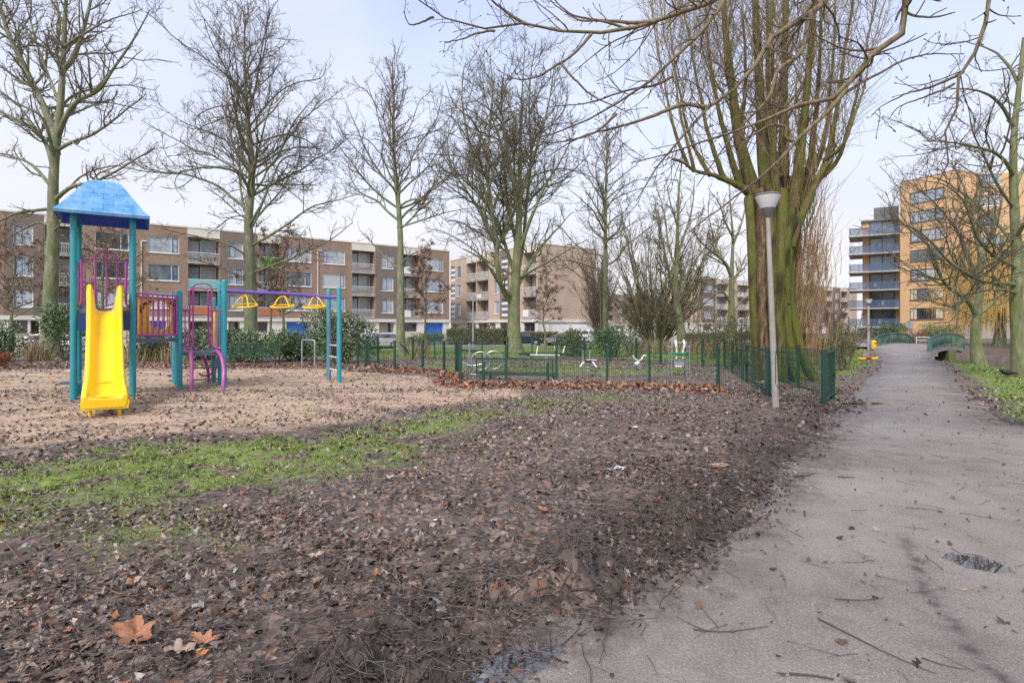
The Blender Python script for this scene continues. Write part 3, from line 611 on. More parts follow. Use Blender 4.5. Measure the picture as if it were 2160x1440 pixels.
sheet('paper_scrap',918,1105,.03,.02,.2,'paper','very small white fragment lying among the wet leaves','paper',.4)
def big_leaf(px,py,s,ci,lab,yaw,k):
    """five-lobed leaf with toothed rim, folded along its midrib and curled"""
    x,y=g(px,py);r=np.random.default_rng(k*7+ci);n=46;cu=r.uniform(.25,.6);ring=[]
    for q in range(n):
        th=2*PI*q/n;u=abs(((th/(2*PI)*5)%1)-.5)*2;rad=(.52+.48*u**1.3)*(1+.10*((q%2)-.5))*(.9+.2*math.sin(th*2+k));rad*=.45+.55*min(1,abs(th-PI)/.5+.35) if abs(th-PI)<.4 else 1
        ring.append((rad*math.sin(th),rad*math.cos(th)))
    vs=[];fs=[];lv=[.0,.35,.7,1.0]
    for f in lv[1:]:
        for (a,b) in ring:
            a2,b2=a*f,b*f;z=cu*abs(a2)*.9+.35*cu*(b2*b2)+.06*math.sin(9*a2+5*b2+k)+.05*math.sin(13*b2);vs.append((a2,b2,z))
    vs.append((0,0,0));c_=len(vs)-1
    for q in range(n):
        q2=(q+1)%n;fs.append((c_,q,q2))
        for l in range(2): fs.append((l*n+q,(l+1)*n+q,(l+1)*n+q2,l*n+q2))
    ca,sa=math.cos(yaw),math.sin(yaw);t=r.uniform(-.35,.35);P=[]
    for a,b,z in vs:
        b,z=b*math.cos(t)-z*math.sin(t),b*math.sin(t)+z*math.cos(t);P.append((x+s*.62*(a*ca-b*sa),y+s*.62*(a*sa+b*ca),s*.62*z))
    zm=min(p[2] for p in P);z0=gz(x,y)+.012;m_=MB();m_.add([(p[0],p[1],p[2]-zm+z0) for p in P],fs);mm='bigleaf%d'%ci
    if mm not in M: M[mm]=pmat('orange_leaf_%d'%ci,tuple(PAL[ci]*1.2),tuple(PAL[ci]*.65),30,.45,.4)
    o=m_.build('maple_leaf',mm,ang=70);tag(o,lab,'leaf')
big_leaf(285,1362,.20,7,'large curled orange brown leaf near the lower left bottom edge',.4,3)
big_leaf(430,1372,.13,7,'orange leaf with a raised tip right of the largest orange leaf',1.2,2)
big_leaf(385,1400,.13,6,'pale tan ragged leaf at the bottom edge near the orange leaves',2.2,7)
big_leaf(425,1402,.055,8,'small bright rust red leaf at the bottom near the ragged tan one',.2,0)
big_leaf(665,1190,.11,6,'pale orange leaf lying flat in the middle of the leaf litter',.9,3)
big_leaf(795,1235,.08,7,'folded orange leaf on the twiggy litter at centre',2.9,2)
big_leaf(820,1018,.11,6,'light tan leaf just below the strip of grass',1.7,3)
big_leaf(1145,1090,.10,7,'orange leaf left of the muddy heap beside the asphalt',.6,2)
big_leaf(1325,1250,.07,8,'reddish leaf at the tip of the muddy heap',.1,1)
# ================================================================== PLAY STRUCTURE
C0=np.array((-8.82,12.33,0.));ang=R_(33);U=np.array((math.cos(ang),math.sin(ang),0));Vv=np.array((-math.sin(ang),math.cos(ang),0));ZZ=np.array((0,0,1.))
ps=thing('play_structure','climbing frame with blue roofed tower, yellow slide, teal posts, pink railings and hanging rings','play structure',tuple(C0))
def W(u,v,z): return U*u+Vv*v+ZZ*z              # tower coordinates, relative to the root
def A(x,y,z): return np.array((x,y,z))-C0
def post(p,z1,r=.062,cap=True,lab=None):
    m=MB();prof=[(r,-.2),(r,z1-.03),(r*.9,z1-.008),(r*.55,z1+.012),(r*.1,z1+.02)] if cap else [(r,-.2),(r,z1)]
    m.lathe(prof,(p[0],p[1],0),16);o=m.build('post','teal',ps);return o
for u,v in ((-.5,-.5),(.5,-.5),(.5,.5),(-.5,.5)): post(W(u,v,0),3.9,cap=False)
pA=A(-7.97,13.64,0);pB=A(-7.06,13.95,0);pB2=A(-7.55,14.72,0);pA2=A(-8.46,14.38,0);pA3=A(-8.93,15.05,0);pB3=A(-8.05,15.35,0);pC=A(-4.62,15.2,0);pD=A(-5.16,16.02,0)
for p,z in ((pA,2.38),(pB,2.66),(pB2,2.66),(pA2,2.38),(pA3,2.3),(pB3,2.3),(pC,2.57),(pD,2.57)): post(p,z)
# tower deck and skirt
m=MB();m.prism([(-.47,-.5),(.47,-.5),(.47,.5),(-.47,.5)],(0,0,1.80),U,Vv,(0,0,.07));m.build('deck','deck',ps)
for (a,b) in (((-.5,-.5),(-.5,.5)),((.5,-.5),(.5,.5))):
    m=MB();p=W(*a,1.66);q=W(*b,1.66);m.bar(p+(q-p)*.06,q+(p-q)*.06,.03,.28);m.build('side_board','navy',ps)
for u0,u1 in ((-.44,-.30),(.30,.44)):
    m=MB();m.bar(W(u0,-.52,1.62),W(u1,-.52,1.62),.03,.36);m.build('front_board','navy',ps)
# roof: flared square shell with a slab top
m=MB();prof=[(.80,3.80),(.815,3.86),(.71,3.97),(.60,4.13),(.49,4.29),(.385,4.45),(.285,4.585),(.17,4.645),(.06,4.665)]
rings=[];uvs=[]
st=[]
for i,(h,z) in enumerate(prof):
    st.append((h,z))
    if 2<=i<=5: st.append((h-.012,z+.016))
for side in range(4):
    c_,s_=math.cos(side*PI/2),math.sin(side*PI/2);du=U*c_+Vv*s_;dv=-U*s_+Vv*c_
    n=7;vs=[];acc=0
    for i,(h,z) in enumerate(st):
        if i: acc+=math.hypot(h-st[i-1][0],z-st[i-1][1])
        for k in range(n):
            t=-1+2*k/(n-1);bulge=.0;sag=.03*(1-t*t) if i<2 else 0
            vs.append(du*(h*t)+dv*(-(h))+ZZ*(z+sag*.0)); uvs.append((h*t+.17*(side%2),acc))
    fs=[]
    for i in range(len(st)-1):
        for k in range(n-1): fs.append((i*n+k,i*n+k+1,(i+1)*n+k+1,(i+1)*n+k))
    m.add(vs,fs)
ro=m.build('roof','shingle',ps,ang=25)
uvl=ro.data.uv_layers.new(name='UVMap');lv=[0]*len(ro.data.loops);ro.data.loops.foreach_get('vertex_index',lv)
uvl.data.foreach_set('uv',[c for i in lv for c in uvs[i]])
m=MB();inner=[(.79,3.81),(.70,3.94),(.59,4.10),(.48,4.26),(.375,4.42),(.27,4.55),(.05,4.62)]
for side in range(4):
    c_,s_=math.cos(side*PI/2),math.sin(side*PI/2);du=U*c_+Vv*s_;dv=-U*s_+Vv*c_
    vs=[]
    for h,z in inner: vs+=[du*(-h)-dv*h+ZZ*z,du*h-dv*h+ZZ*z]
    m.add(vs,[(2*i+2,2*i+3,2*i+1,2*i) for i in range(len(inner)-1)])
m.build('underside','roofblue',ro)
for u in (-.5,.5):
    m=MB();m.tube([W(u,-.44,3.72),W(u,-.30,3.80),W(u,.30,3.80),W(u,.44,3.72)],.014,6);m.build('roof_bracket','blackrub',ro)
# --- pink arch railing between two posts
def arch(p,q,z0,zr,zt,a0,a1,bars,mid=None,center=False,nm='arch_railing',curl=.12):
    L=lambda t,z:p+(q-p)*t+ZZ*z
    m=MB();r=.021
    w=a1-a0
    leg0=[L(0.06,z0),L(a0-.06,z0)] 
    arc=[L(a0+w/2-w/2*math.cos(t),zt-.12+.12*math.sin(t)) for t in np.linspace(0,PI,9)]
    pts=[L(.06,z0),L(max(a0-.09,.07),z0+.005),L(a0-.02,z0+.05),L(a0,z0+.14)]+[L(a0,z) for z in np.linspace(z0+.3,zt-.25,4)]+arc+[L(a1,z) for z in np.linspace(zt-.25,z0+.3,4)]+[L(a1,z0+.14),L(a1+.02,z0+.05),L(min(a1+.09,.93),z0+.005),L(.94,z0)]
    m.tube(smooth_line(pts,60),r,8)
    if center: m.tube([L((a0+a1)/2,z0),L((a0+a1)/2,zt)],r,8)
    o=m.build(nm,'pink',ps)
    for ta,tb_,z in ([(.05,.95,zr)] if center else [(.05,a0,zr),(a1,.95,zr)])+([(.05,a0,mid),(a1,.95,mid)] if mid else []):
        m=MB();m.tube([L(ta,z),L(tb_,z)],.018,8);m.build('rail',"pink",o)
    for t in bars:
        m=MB();m.tube([L(t,z0),L(t,zr)],.012,6);m.build('bar','pink',o)
arch(W(-.5,.5,0),W(.5,.5,0),1.96,3.02,3.20,.30,.70,(.12,.88),2.5,True)
arch(pA,pB,1.0,1.93,2.58,.30,.72,(.10,.20,.82,.90),None)
arch(pA2,pB2,1.0,1.93,2.52,.28,.72,(.10,.19,.82,.90),None)
# tower side rails
for u in (-.5,):
    m=MB();p=W(u,-.42,0);q=W(u,.42,0)
    m.tube(smooth_line([p+ZZ*1.95,p+ZZ*2.05,p+(q-p)*.05+ZZ*2.75,p+(q-p)*.2+ZZ*2.9,p+(q-p)*.8+ZZ*2.9,q+ZZ*2.75,q+ZZ*1.95],40),.02,8)
    o=m.build('side_railing','pink',ps)
    for t in (.25,.5,.75): m=MB();m.tube([p+(q-p)*t+ZZ*1.9,p+(q-p)*t+ZZ*2.9],.012,6);m.build('bar','pink',o)
m=MB();m.tube(smooth_line([W(-.5,-.42,1.93),W(-.46,-.47,1.93),W(-.42,-.5,1.97),W(-.38,-.5,2.1),W(-.38,-.5,2.9)],20),.018,8);m.tube([W(-.5,-.5,2.47),W(-.30,-.5,2.47)],.015,8);m.build('grab_rail','pink',ps)
m=MB();m.tube(smooth_line([W(.5,-.42,1.93),W(.46,-.47,1.93),W(.42,-.5,1.97),W(.38,-.5,2.1),W(.38,-.5,2.9)],20),.018,8);m.tube([W(.5,-.5,2.47),W(.30,-.5,2.47)],.015,8);m.build('grab_rail','pink',ps)
# --- slide (its run is turned a few degrees from the tower)
Wt=W;_a=R_(35.6);_U=np.array((math.cos(_a),math.sin(_a),0));_V=np.array((-math.sin(_a),math.cos(_a),0));_S=Vv*-.5+U*.02
def W(u,v,z): return _S+_U*u+_V*(v+.5)+ZZ*z
top=-.5;st=[(-.04,1.86,2.30,.22),(.06,1.86,2.38,.22),(.16,1.84,2.38,.22),(.30,1.78,2.20,.22),(.55,1.62,1.92,.215),(1.0,1.29,1.55,.21),(1.5,.93,1.17,.21),(2.0,.60,.83,.21),(2.3,.46,.67,.215),(2.42,.445,.64,.215),(2.6,.375,.58,.22),(2.85,.335,.53,.225),(3.0,.325,.50,.23),(3.10,.315,.43,.235),(3.15,.27,.33,.235)]
vs=[];fs=[]
for d,zb,zs,hw in st:
    sec=[(-hw-.075,zb-.10),(-hw-.085,zs-.05),(-hw-.06,zs),(-hw-.01,zs),(-hw+.015,zs-.06),(-hw+.06,zb+.035),(-hw+.11,zb),(0,zb-.012)]
    sec=sec+[(-a,b) for a,b in reversed(sec[:-1])]
    vs+=[W(a,-.5-d,b) for a,b in sec]
k=15;n=len(st)
for i in range(n-1):
    for j in range(k): j2=(j+1)%k;fs.append((i*k+j,i*k+j2,(i+1)*k+j2,(i+1)*k+j))
fs.append(tuple(range(k)));fs.append(tuple((n-1)*k+j for j in reversed(range(k))))
m=MB();m.add(vs,fs);sl=m.build('slide','yellow',ps,ang=50)
b=sl.modifiers.new('bevel','BEVEL');b.width=.012;b.segments=2;b.limit_method='ANGLE'
# front lip under the exit
m2=MB();m2.prism([(-.28,.17),(.28,.17),(.31,.24),(.315,.37),(.25,.40),(.22,.335),(-.22,.335),(-.25,.40),(-.315,.37),(-.31,.24)],W(0,-3.60,0),_U,ZZ,-_V*.06)
lp=m2.build('exit_lip','yellow',sl);b=lp.modifiers.new('bevel','BEVEL');b.width=.02;b.segments=3
for u in (-.20,.20):
    m=MB();m.tube([W(u,-3.50,-.1),W(u,-3.50,.3)],.028,10);m.build('slide_leg','yellow',sl)
for d,z in ((2.16,.51),(2.93,.325)):
    m=MB();pts=[]
    for t in np.linspace(-.14,.14,9): pts.append(W(t,-.5-d,z+.008+.012*math.cos(t*PI/.3)))
    m.tube(pts,.028,8);m.build('speed_hump','yellow',sl)
W=Wt
# small step plate on the left of the tower
m=MB();m.prism([(-.80,.10),(-.42,.05),(-.42,.40),(-.76,.38)],(0,0,.30),U,Vv,(0,0,.05));m.tube([W(-.6,.25,-.1),W(-.6,.25,.31)],.03,8);m.build('step_plate','deck',ps)
# --- link bridge between tower and platform
q0=W(.52,-.44,0);q1=pA;q3=W(.5,.5,0);q2=pA2
m=MB();a,b,c,d=[p*np.array((1,1,0)) for p in (q0,q1,q2,q3)];m.add([a+ZZ*1.17,b+ZZ*1.17,c+ZZ*1.17,d+ZZ*1.17,a+ZZ*1.25,b+ZZ*1.25,c+ZZ*1.25,d+ZZ*1.25],[(3,2,1,0),(4,5,6,7),(0,1,5,4),(1,2,6,5),(2,3,7,6),(3,0,4,7)]);m.build('bridge_deck','deck',ps)
def railing(p,q,z0,z1,n,nm='bridge_railing'):
    m=MB();m.tube([p+ZZ*z1,q+ZZ*z1],.02,8);o=m.build(nm,'pink',ps);m=MB();m.tube([p+ZZ*z0,q+ZZ*z0],.02,8);m.build('lower_rail','pink',o)
    for i in range(n):
        t=(i+.6)/(n+.2);m=MB();m.tube([p+(q-p)*t+ZZ*z0,p+(q-p)*t+ZZ*z1],.014,6);m.build('bar','pink',o)
railing(q0,q1,1.33,2.25,9);railing(q3,q2,1.33,2.22,8)
def ring_panel(p,q,z0,z1,th,nm,mat,rad,hole=(.5,.52)):
    """panel with a round hole, standing between p and q"""
    d=q-p;Lh=np.linalg.norm(d);d=d/Lh;nrm=np.cross(d,ZZ);H=z1-z0;n=40;out=[];inn=[]
    for i in range(n):
        t=2*PI*i/n;cx,sy=math.cos(t),math.sin(t);s=min(Lh*.5/max(abs(cx),1e-6),H*.5/max(abs(sy),1e-6))
        out.append((Lh*.5+cx*s,z0+H*.5+sy*s));inn.append((Lh*hole[0]+rad*cx,z0+H*hole[1]+rad*sy))
    vs=[]
    for off in (-th/2,th/2):
        for u,z in out+inn: vs.append(p*np.array((1,1,0))+d*u+ZZ*z+nrm*off)
    fs=[]
    for i in range(n):
        j=(i+1)%n;fs+=[(i,j,n+j,n+i),(3*n+i,3*n+j,2*n+j,2*n+i),(n+i,n+j,3*n+j,3*n+i),(i,2*n+i,2*n+j,j)]
    m=MB();m.add(vs,fs);return m.build(nm,mat,ps,ang=30),d,nrm,Lh
yp0=q3+(q2-q3)*.02+np.array((-.02,.18,0));yp1=q2+np.array((-.02,.14,0))
o,d,nr,Lh=ring_panel(yp0,yp1,1.30,2.24,.03,'hole_panel','yellow',.36,(.5,.52))
for s in (-1,1):
    for (u,z,rx,rz) in ((.34,2.07,.10,.035),(.42,2.0,.06,.07),(.25,2.12,.05,.03),(.46,1.90,.035,.05)):
        m=MB();c=yp0*np.array((1,1,0))+d*(Lh/2+s*u*Lh)+ZZ*z
        pts=[(rx*(1+.25*math.sin(3*t+u*9))*math.cos(t),rz*(1+.25*math.cos(2*t+z*5))*math.sin(t)) for t in np.linspace(0,2*PI,14)[:-1]]
        m.prism(pts,c+nr*.016,d,ZZ,nr*.004);m.build('painted_spot','brown_spot',o)
# platform decks
def deckpoly(pts,z0,z1):
    m=MB();n=len(pts);P=[p*np.array((1,1,0)) for p in pts];m.add([p+ZZ*z0 for p in P]+[p+ZZ*z1 for p in P],[tuple(range(n-1,-1,-1)),tuple(range(n,2*n))]+[(i,(i+1)%n,n+(i+1)%n,n+i) for i in range(n)]);m.build('deck','deck',ps)
deckpoly([pA,pB,pB2,pA2],.83,.91);deckpoly([pA2+(pB2-pA2)*.03+np.array((0,.07,0)),pB2+np.array((0,.07,0)),pB3,pA3],.83,.905)
railing(pA2,pA3,1.0,1.95,5,'platform_railing')
# yellow block panel at the back
m=MB();p=pB2+(pB3-pB2)*.15;q=pB3;dd=(q-p);dd/=np.linalg.norm(dd)
for i in range(3): m.bar(p+ZZ*(1.16+.31*i),q+ZZ*(1.16+.31*i),.06,.285)
m.bar(p+ZZ*1.46,q+ZZ*1.46,.04,.92);m.build('block_panel','yellow',ps)
# arched step climber
L0=[A(-7.72,13.66,.90),A(-7.66,13.55,.93),A(-7.56,13.40,.82),A(-7.46,13.25,.5),A(-7.40,13.12,.2),A(-7.38,13.06,-.1)]
L1=[A(-7.26,13.82,.90),A(-7.13,13.75,.93),A(-6.96,13.62,.80),A(-6.82,13.46,.5),A(-6.76,13.32,.2),A(-6.73,13.26,-.1)]
for L in (L0,L1): m=MB();m.tube(smooth_line(L,24),.042,10);m.build('climber_arch','pink',ps)
a0,a1=smooth_line(L0,24),smooth_line(L1,24)
for i in (21,16,11): m=MB();m.tube([a0[i],a1[i]],.016,8);m.build('rung','blackrub',ps)
m=MB();cc=A(-8.0,14.85,.55);pts=[cc+np.array((.24*math.cos(t)+.0,.10*math.cos(t),.30*math.sin(t))) for t in np.linspace(-2.2,2.4,26)];m.tube(pts,.024,8);m.build('hoop_step','pink',ps)
m=MB();pts=smooth_line([A(-8.15,14.6,.93),A(-8.2,14.9,.9),A(-8.1,15.1,.5),A(-8.08,15.2,-.1)],16);m.tube(pts,.04,10);m.build('climber_arch','pink',ps)
# overhead beam and its rings
b0=A(-7.32,14.3,2.43);b1=A(-4.80,15.42,2.33)
pl=smooth_line([b0,b0+(b1-b0)*.3+ZZ*.0,b0+(b1-b0)*.65+ZZ*.01,b0+(b1-b0)*.93-ZZ*.02,b1+np.array((.16,-.02,.02))],24);m=MB();m.tube(pl,.045,12);bm=m.build('overhead_beam','purple',ps)
m=MB();m.tube([pB+ZZ*2.40,pB2+ZZ*2.46],.03,8);m.tube([pC+ZZ*2.33,pD+ZZ*2.33],.03,8);m.build('cross_beam','purple',ps)
for t,tl in ((.20,.20),(.52,.16),(.81,.14)):
    c=b0+(b1-b0)*t;top=c-ZZ*.04;zc=2.06
    def rp(a,rad,dz): return np.array((c[0]+rad*math.cos(a),c[1]+rad*math.sin(a)*math.cos(tl)+dz*math.sin(tl)*.5,zc+dz+rad*math.sin(a)*math.sin(tl)))
    m=MB();m.tube([rp(a,.29,0) for a in np.linspace(0,2*PI,25)[:-1]],.022,8,closed=True);o=m.build('hanging_ring','yellow',ps)
    for k in range(4):
        a=PI/2*k+.5+t;m=MB();m.tube(smooth_line([rp(a,.29,0),rp(a,.15,.20),rp(a,.03,.27)],8),.014,6);m.build('ring_arm','yellow',o)
    m=MB();m.tube([rp(0,.0,.25),top],.03,8);m.build('swivel','yellow',o)
# ladder at the far end
m=MB();e=pD+(pC-pD)*.08;m.tube(smooth_line([pD+ZZ*2.0,e+ZZ*1.97,e+ZZ*1.8,e+ZZ*1.0,e-ZZ*.1],20),.02,8);m.build('ladder_pole','pink',ps)
for z in (.35,.70,1.02): m=MB();m.tube([e+ZZ*z,pC+ZZ*z],.016,8);m.build('rung','white',ps)

# ================================================================== BENCHES, RACK, LAMPS, BIN, SIGN, BRIDGE
x,y=at_=(ax(485,21.8),21.6)
bn=thing('slatted_bench','dark green slatted metal bench in front of the leafy shrubs','bench',(ax(537,21.4),21.4,gz(ax(537,21.4),21.4)),.06)
m=MB()
for i in range(6): m.bar((-.98,-.05-.075*i,.44-.004*i),(.98,-.05-.075*i,.44-.004*i),.05,.025)
m.build('seat','fgreen',bn)
m=MB()
for i in range(5): m.bar((-.98,.02+.02*i,.54+.085*i),(.98,.02+.02*i,.54+.085*i),.02,.035)
m.build('backrest','fgreen',bn)
for xx in (-.9,.9):
    m=MB();m.bar((xx,-.4,0),(xx,-.4,.43),.04,.04);m.bar((xx,.0,0),(xx,.1,.9),.04,.04);m.bar((xx,-.42,.42),(xx,.02,.42),.04,.03);m.build('leg','fgreen',bn)
# bench with a perforated back behind the fence, seen from its rear
bx0,by0=ax(1003,15.9),15.9;bx1,by1=ax(1167,15.4),15.4
bn=thing('mesh_bench','green wire mesh bench seen from behind through the near fence','bench',((bx0+bx1)/2,(by0+by1)/2,gz((bx0+bx1)/2,(by0+by1)/2)),math.atan2(by1-by0,bx1-bx0))
hl=math.hypot(bx1-bx0,by1-by0)/2;m=MB();m.bar((-hl,0,.62),(hl,0,.62),.035,.035);m.bar((-hl,.06,.19),(hl,.06,.19),.035,.035);m.bar((-hl+.017,.001,.61),(-hl+.017,.058,.20),.03,.03);m.bar((hl-.017,.001,.61),(hl-.017,.058,.20),.03,.03)
m.build('frame','fgreen',bn)
m=MB()
for i in range(60): xx=-hl+2*hl*(i+.5)/60;m.bar((xx,.0,.61),(xx,.06,.20),.0055,.0055)
for i in range(9): z=.235+.042*i;m.bar((-hl,.055-.006*i,z),(hl,.055-.006*i,z),.0055,.0055)
m.build('backrest','fgreen',bn)
m=MB()
for i in range(60): xx=-hl+2*hl*(i+.5)/60;m.bar((xx,.08,.20),(xx,.50,.23),.0035,.0035)
for i in range(9): m.bar((-hl,.1+.05*i,.205+.0033*i),(hl,.1+.05*i,.205+.0033*i),.0035,.0035)
m.build('seat','fgreen',bn)
for xx in (-hl*.8,hl*.86):
    m=MB();m.bar((xx,.03,-.05),(xx,.03,.54),.07,.05);m.bar((xx+.1,.42,-.05),(xx+.1,.42,.20),.05,.05);m.build('leg','fgreen',bn)
# bicycle hoop
hx0,hx1=ax(637,21.6),ax(664,21.0)
m=MB();z=gz(hx0,21.4);m.tube(smooth_line([(hx0,21.6,z-.2),(hx0,21.6,z+.88),(hx0+.03,21.58,z+.97),(hx0+.10,21.5,z+1.0),(hx1-.10,21.1,z+1.0),(hx1-.03,21.05,z+.97),(hx1,21.0,z+.88),(hx1,21.0,z-.2)],60),.027,10);tag(m.build('bicycle_hoop','galv'),'plain grey steel bicycle hoop standing in front of the shrubs','bicycle stand')
# near lamp
def lamp(base,h,lean,rz,label,head=.93,poleM='lampconc',r=.038):
    L=thing('street_lamp',label,'lamp',base)
    m=MB();m.lathe([(r*1.6,-.2),(r*1.5,.45),(r*1.4,1.2),(r*1.25,2.0),(r*1.0,h-.40)],(0,0,0),14,0,lean);pole=m.build('pole',poleM,L)
    if head==.93:
        m=MB();m.tube(smooth_line([(lean[0]*1.1+r*1.5,-.05,1.15),(lean[0]+r*.4,-r*1.4,1.0),(lean[0]+r*.3,-r*1.45,.6),(lean[0]+r*.5,-r*1.4,.45),(r*1.6,-.05,.38)],16),.007,6);m.build('cable','blackrub',pole)
    z0=h-.42
    m=MB();m.lathe([(.045*head,0),(.06*head,.02),(.135*head,.17)],(lean[0]*z0,lean[1]*z0,z0),24);m.build('lower_cone','lampgrey',L)
    m=MB();m.lathe([(.136*head,.172),(.235*head,.38),(.24*head,.395)],(lean[0]*z0,lean[1]*z0,z0),24);m.build('lamp_shade','lampwhite',L)
    m=MB();m.lathe([(.245*head,.396),(.25*head,.41),(.20*head,.44),(.02,.45)],(lean[0]*z0,lean[1]*z0,z0),24);m.build('lid','lampgrey',L)
lamp((4.87,10.5,0),3.95,(-.042,.0),0,'tall leaning grey lamp post with white cone head beside the mossy poplar')
lamp((ax(1832,35.5),35.5,.03),3.25,(0,0),0,'small distant lamp post with shallow head beside the yellow bin',.92,'lampconc',.05)
# thin lamp posts in the street
def mast(px,Y,ytop,label,arm=True):
    x=ax(px,Y);zb=-.5;h=az(ytop,Y)-zb;L=thing('street_mast',label,'lamp',(x,Y,zb));m=MB();m.tube([(0,0,0),(0,0,h*.5),(0,0,h-.4)]+([(.05,0,h-.15),(.3,0,h)] if arm else [(0,0,h)]),[.09,.08,.06]+([.05,.05] if arm else [.05]),8);m.build('pole','galv',L)
    if arm: m=MB();m.ell((.62,0,h),(.38,.14,.08));m.build('lamp_head','lampgrey',L)
mast(998,58,618,'slim curved street lamp before the hedge and pale brick flats')
mast(1727,78,605,'slim pole in front of the far row of flats right of the poplar',False)
# yellow bin by the bridge
B=thing('waste_bin','yellow rounded waste bin on a pole beside the bridge railing','bin',(ax(1843,34.2),34.2,.1))
m=MB();m.lathe([(.11,.12),(.15,.16),(.155,.52),(.13,.60),(.05,.64)],(0,0,0),18);m.build('body','binyellow',B)
m=MB();m.lathe([(.03,-.1),(.03,.15)],(0,.0,0),8);m.build('pole','galv',B);m=MB();m.bar((-.07,-.152,.47),(.07,-.152,.47),.02,.06);m.build('slot','blackrub',B)
# yellow springy see-saw by the path
sx,sy=gp(1831,768);S=thing('spring_seesaw','low yellow see-saw with red middle and grey back on the grass by the path','seesaw',(sx,sy,gz(sx,sy)),.1)
m=MB();m.tube(smooth_line([(-.42,0,.20),(-.38,0,.13),(-.15,0,.13),(.15,0,.13),(.38,0,.13),(.42,0,.20)],20),.045,10);m.build('beam','yellow',S)
m=MB();m.ell((0,-.02,.16),(.13,.09,.07));m.build('seat','red',S);m=MB();m.box((.0,.12,.26),(.26,.05,.22));m.build('plate','galv',S);m=MB();m.tube([(0,0,-.1),(0,0,.12)],.06,10);m.build('spring','galv',S)
# round sign seen from its back
S=thing('round_sign','round grey sign back on a pole beyond the bridge','sign',(ax(1917,48),48,.1));h=az(684,48)-.1
m=MB();m.tube([(0,0,0),(0,0,h+.2)],.03,8);m.build('pole','galv',S)
m=MB();n=24;m.prism([(.33*math.cos(2*PI*i/n),.33*math.sin(2*PI*i/n)) for i in range(n)],(0,-.05,h),(1,0,0),(0,0,1),(0,.02,0));m.build('disc','galv',S);m=MB();m.bar((0,-.065,h-.33),(0,-.065,h+.33),.10,.01);m.build('clamp','steel',S)
# white barrier beyond the bridge
S=thing('tube_barrier','low white tube barrier at the far end of the bridge','barrier',(ax(1945,50),50,.15));m=MB()
m.tube(smooth_line([(-.5,0,0),(-.5,0,.46),(-.45,0,.5),(.55,0,.5),(.6,0,.46),(.6,0,0)],30),.03,8);m.tube([(-.5,0,.25),(.6,0,.25)],.025,8);m.build('frame','white',S)
# ---- bridge
R0=np.array((22.75,31.0,0));R1=np.array((28.7,36.1,0));L0_=np.array((21.6,34.3,0));L1_=np.array((29.4,41.6,0))
br=thing('foot_bridge','arched foot bridge with green panelled railings and mossy concrete supports over the canal','bridge',(25.5,35.5,0));bo=np.array((25.5,35.5,0))
def zc(t): return .20+.26*(1-(2*t-1)**2)
m=MB();n=17;vs=[]
for i in range(n):
    t=i/(n-1);r=R0+(R1-R0)*t;l=L0_+(L1_-L0_)*t;z=zc(t);vs+=[r-bo+ZZ*(z),l-bo+ZZ*(z),r-bo+ZZ*(z-.28),l-bo+ZZ*(z-.28)]
fs=[]
for i in range(n-1):
    a=4*i;fs+=[(a,a+4,a+5,a+1),(a+2,a+3,a+7,a+6),(a,a+2,a+6,a+4),(a+1,a+5,a+7,a+3)]
m.add(vs,fs);m.build('deck','road',br)
m=MB()
for t0,t1 in ((.0,.06),(.45,.68)):
    P=[R0+(R1-R0)*t0,R0+(R1-R0)*t1,L0_+(L1_-L0_)*t1,L0_+(L1_-L0_)*t0];P=[p+np.array((.25,.15,0))-bo for p in P]
    m.add([p-ZZ*1.3 for p in P]+[p+ZZ*(zc(t0)-.28) for p in P],[(0,3,2,1),(4,5,6,7),(0,1,5,4),(1,2,6,5),(2,3,7,6),(3,0,4,7)])
m.build('support','mossconc',br)
def brail(P,Q,solid,barsr,zb=0,tip=.0):
    m=MB();top=[];bot=[]
    for i in range(21):
        t=i/20;p=P+(Q-P)*t-bo;h=.66*min(1,.40+4*t,.40+4*(1-t)) if tip else .70
        top.append(p+ZZ*(zc(t)+h));bot.append(p+ZZ*(zc(t)+.06))
    m.tube(top,.04,8);m.tube(bot,.03,8)
    for i in (0,4,8,12,16,20): m.tube([bot[i]-ZZ*.15,top[i]],.035,6)
    o=m.build('railing','bgreen',br)
    m=MB();i0,i1=solid
    for i in range(i0,i1): m.add([bot[i],bot[i+1],top[i+1],top[i]],[(0,1,2,3)])
    p_=m.build('railing_panel','bgreen',o);md=p_.modifiers.new('s','SOLIDIFY');md.thickness=.03
    m=MB()
    for i in range(barsr[0]*3,barsr[1]*3):
        t=i/60;k=int(t*20);f=t*20-k;k2=min(k+1,20);m.tube([bot[k]+(bot[k2]-bot[k])*f,top[k]+(top[k2]-top[k])*f],.014,5)
    m.build('railing_bars','bgreen',o)
brail(R0,R1,(0,12),(12,20));brail(L0_,L1_,(7,20),(0,7),tip=1)
e=R0-bo;m=MB();m.prism([(-.12,-.35),(.22,-.35),(.16,.42),(-.02,.92),(-.12,.94)],e+np.array((-.05,-.12,.02)),(.7,-.2,0),(0,0,1),(-.03,.05,0));m.build('end_plate','bgreen',br)
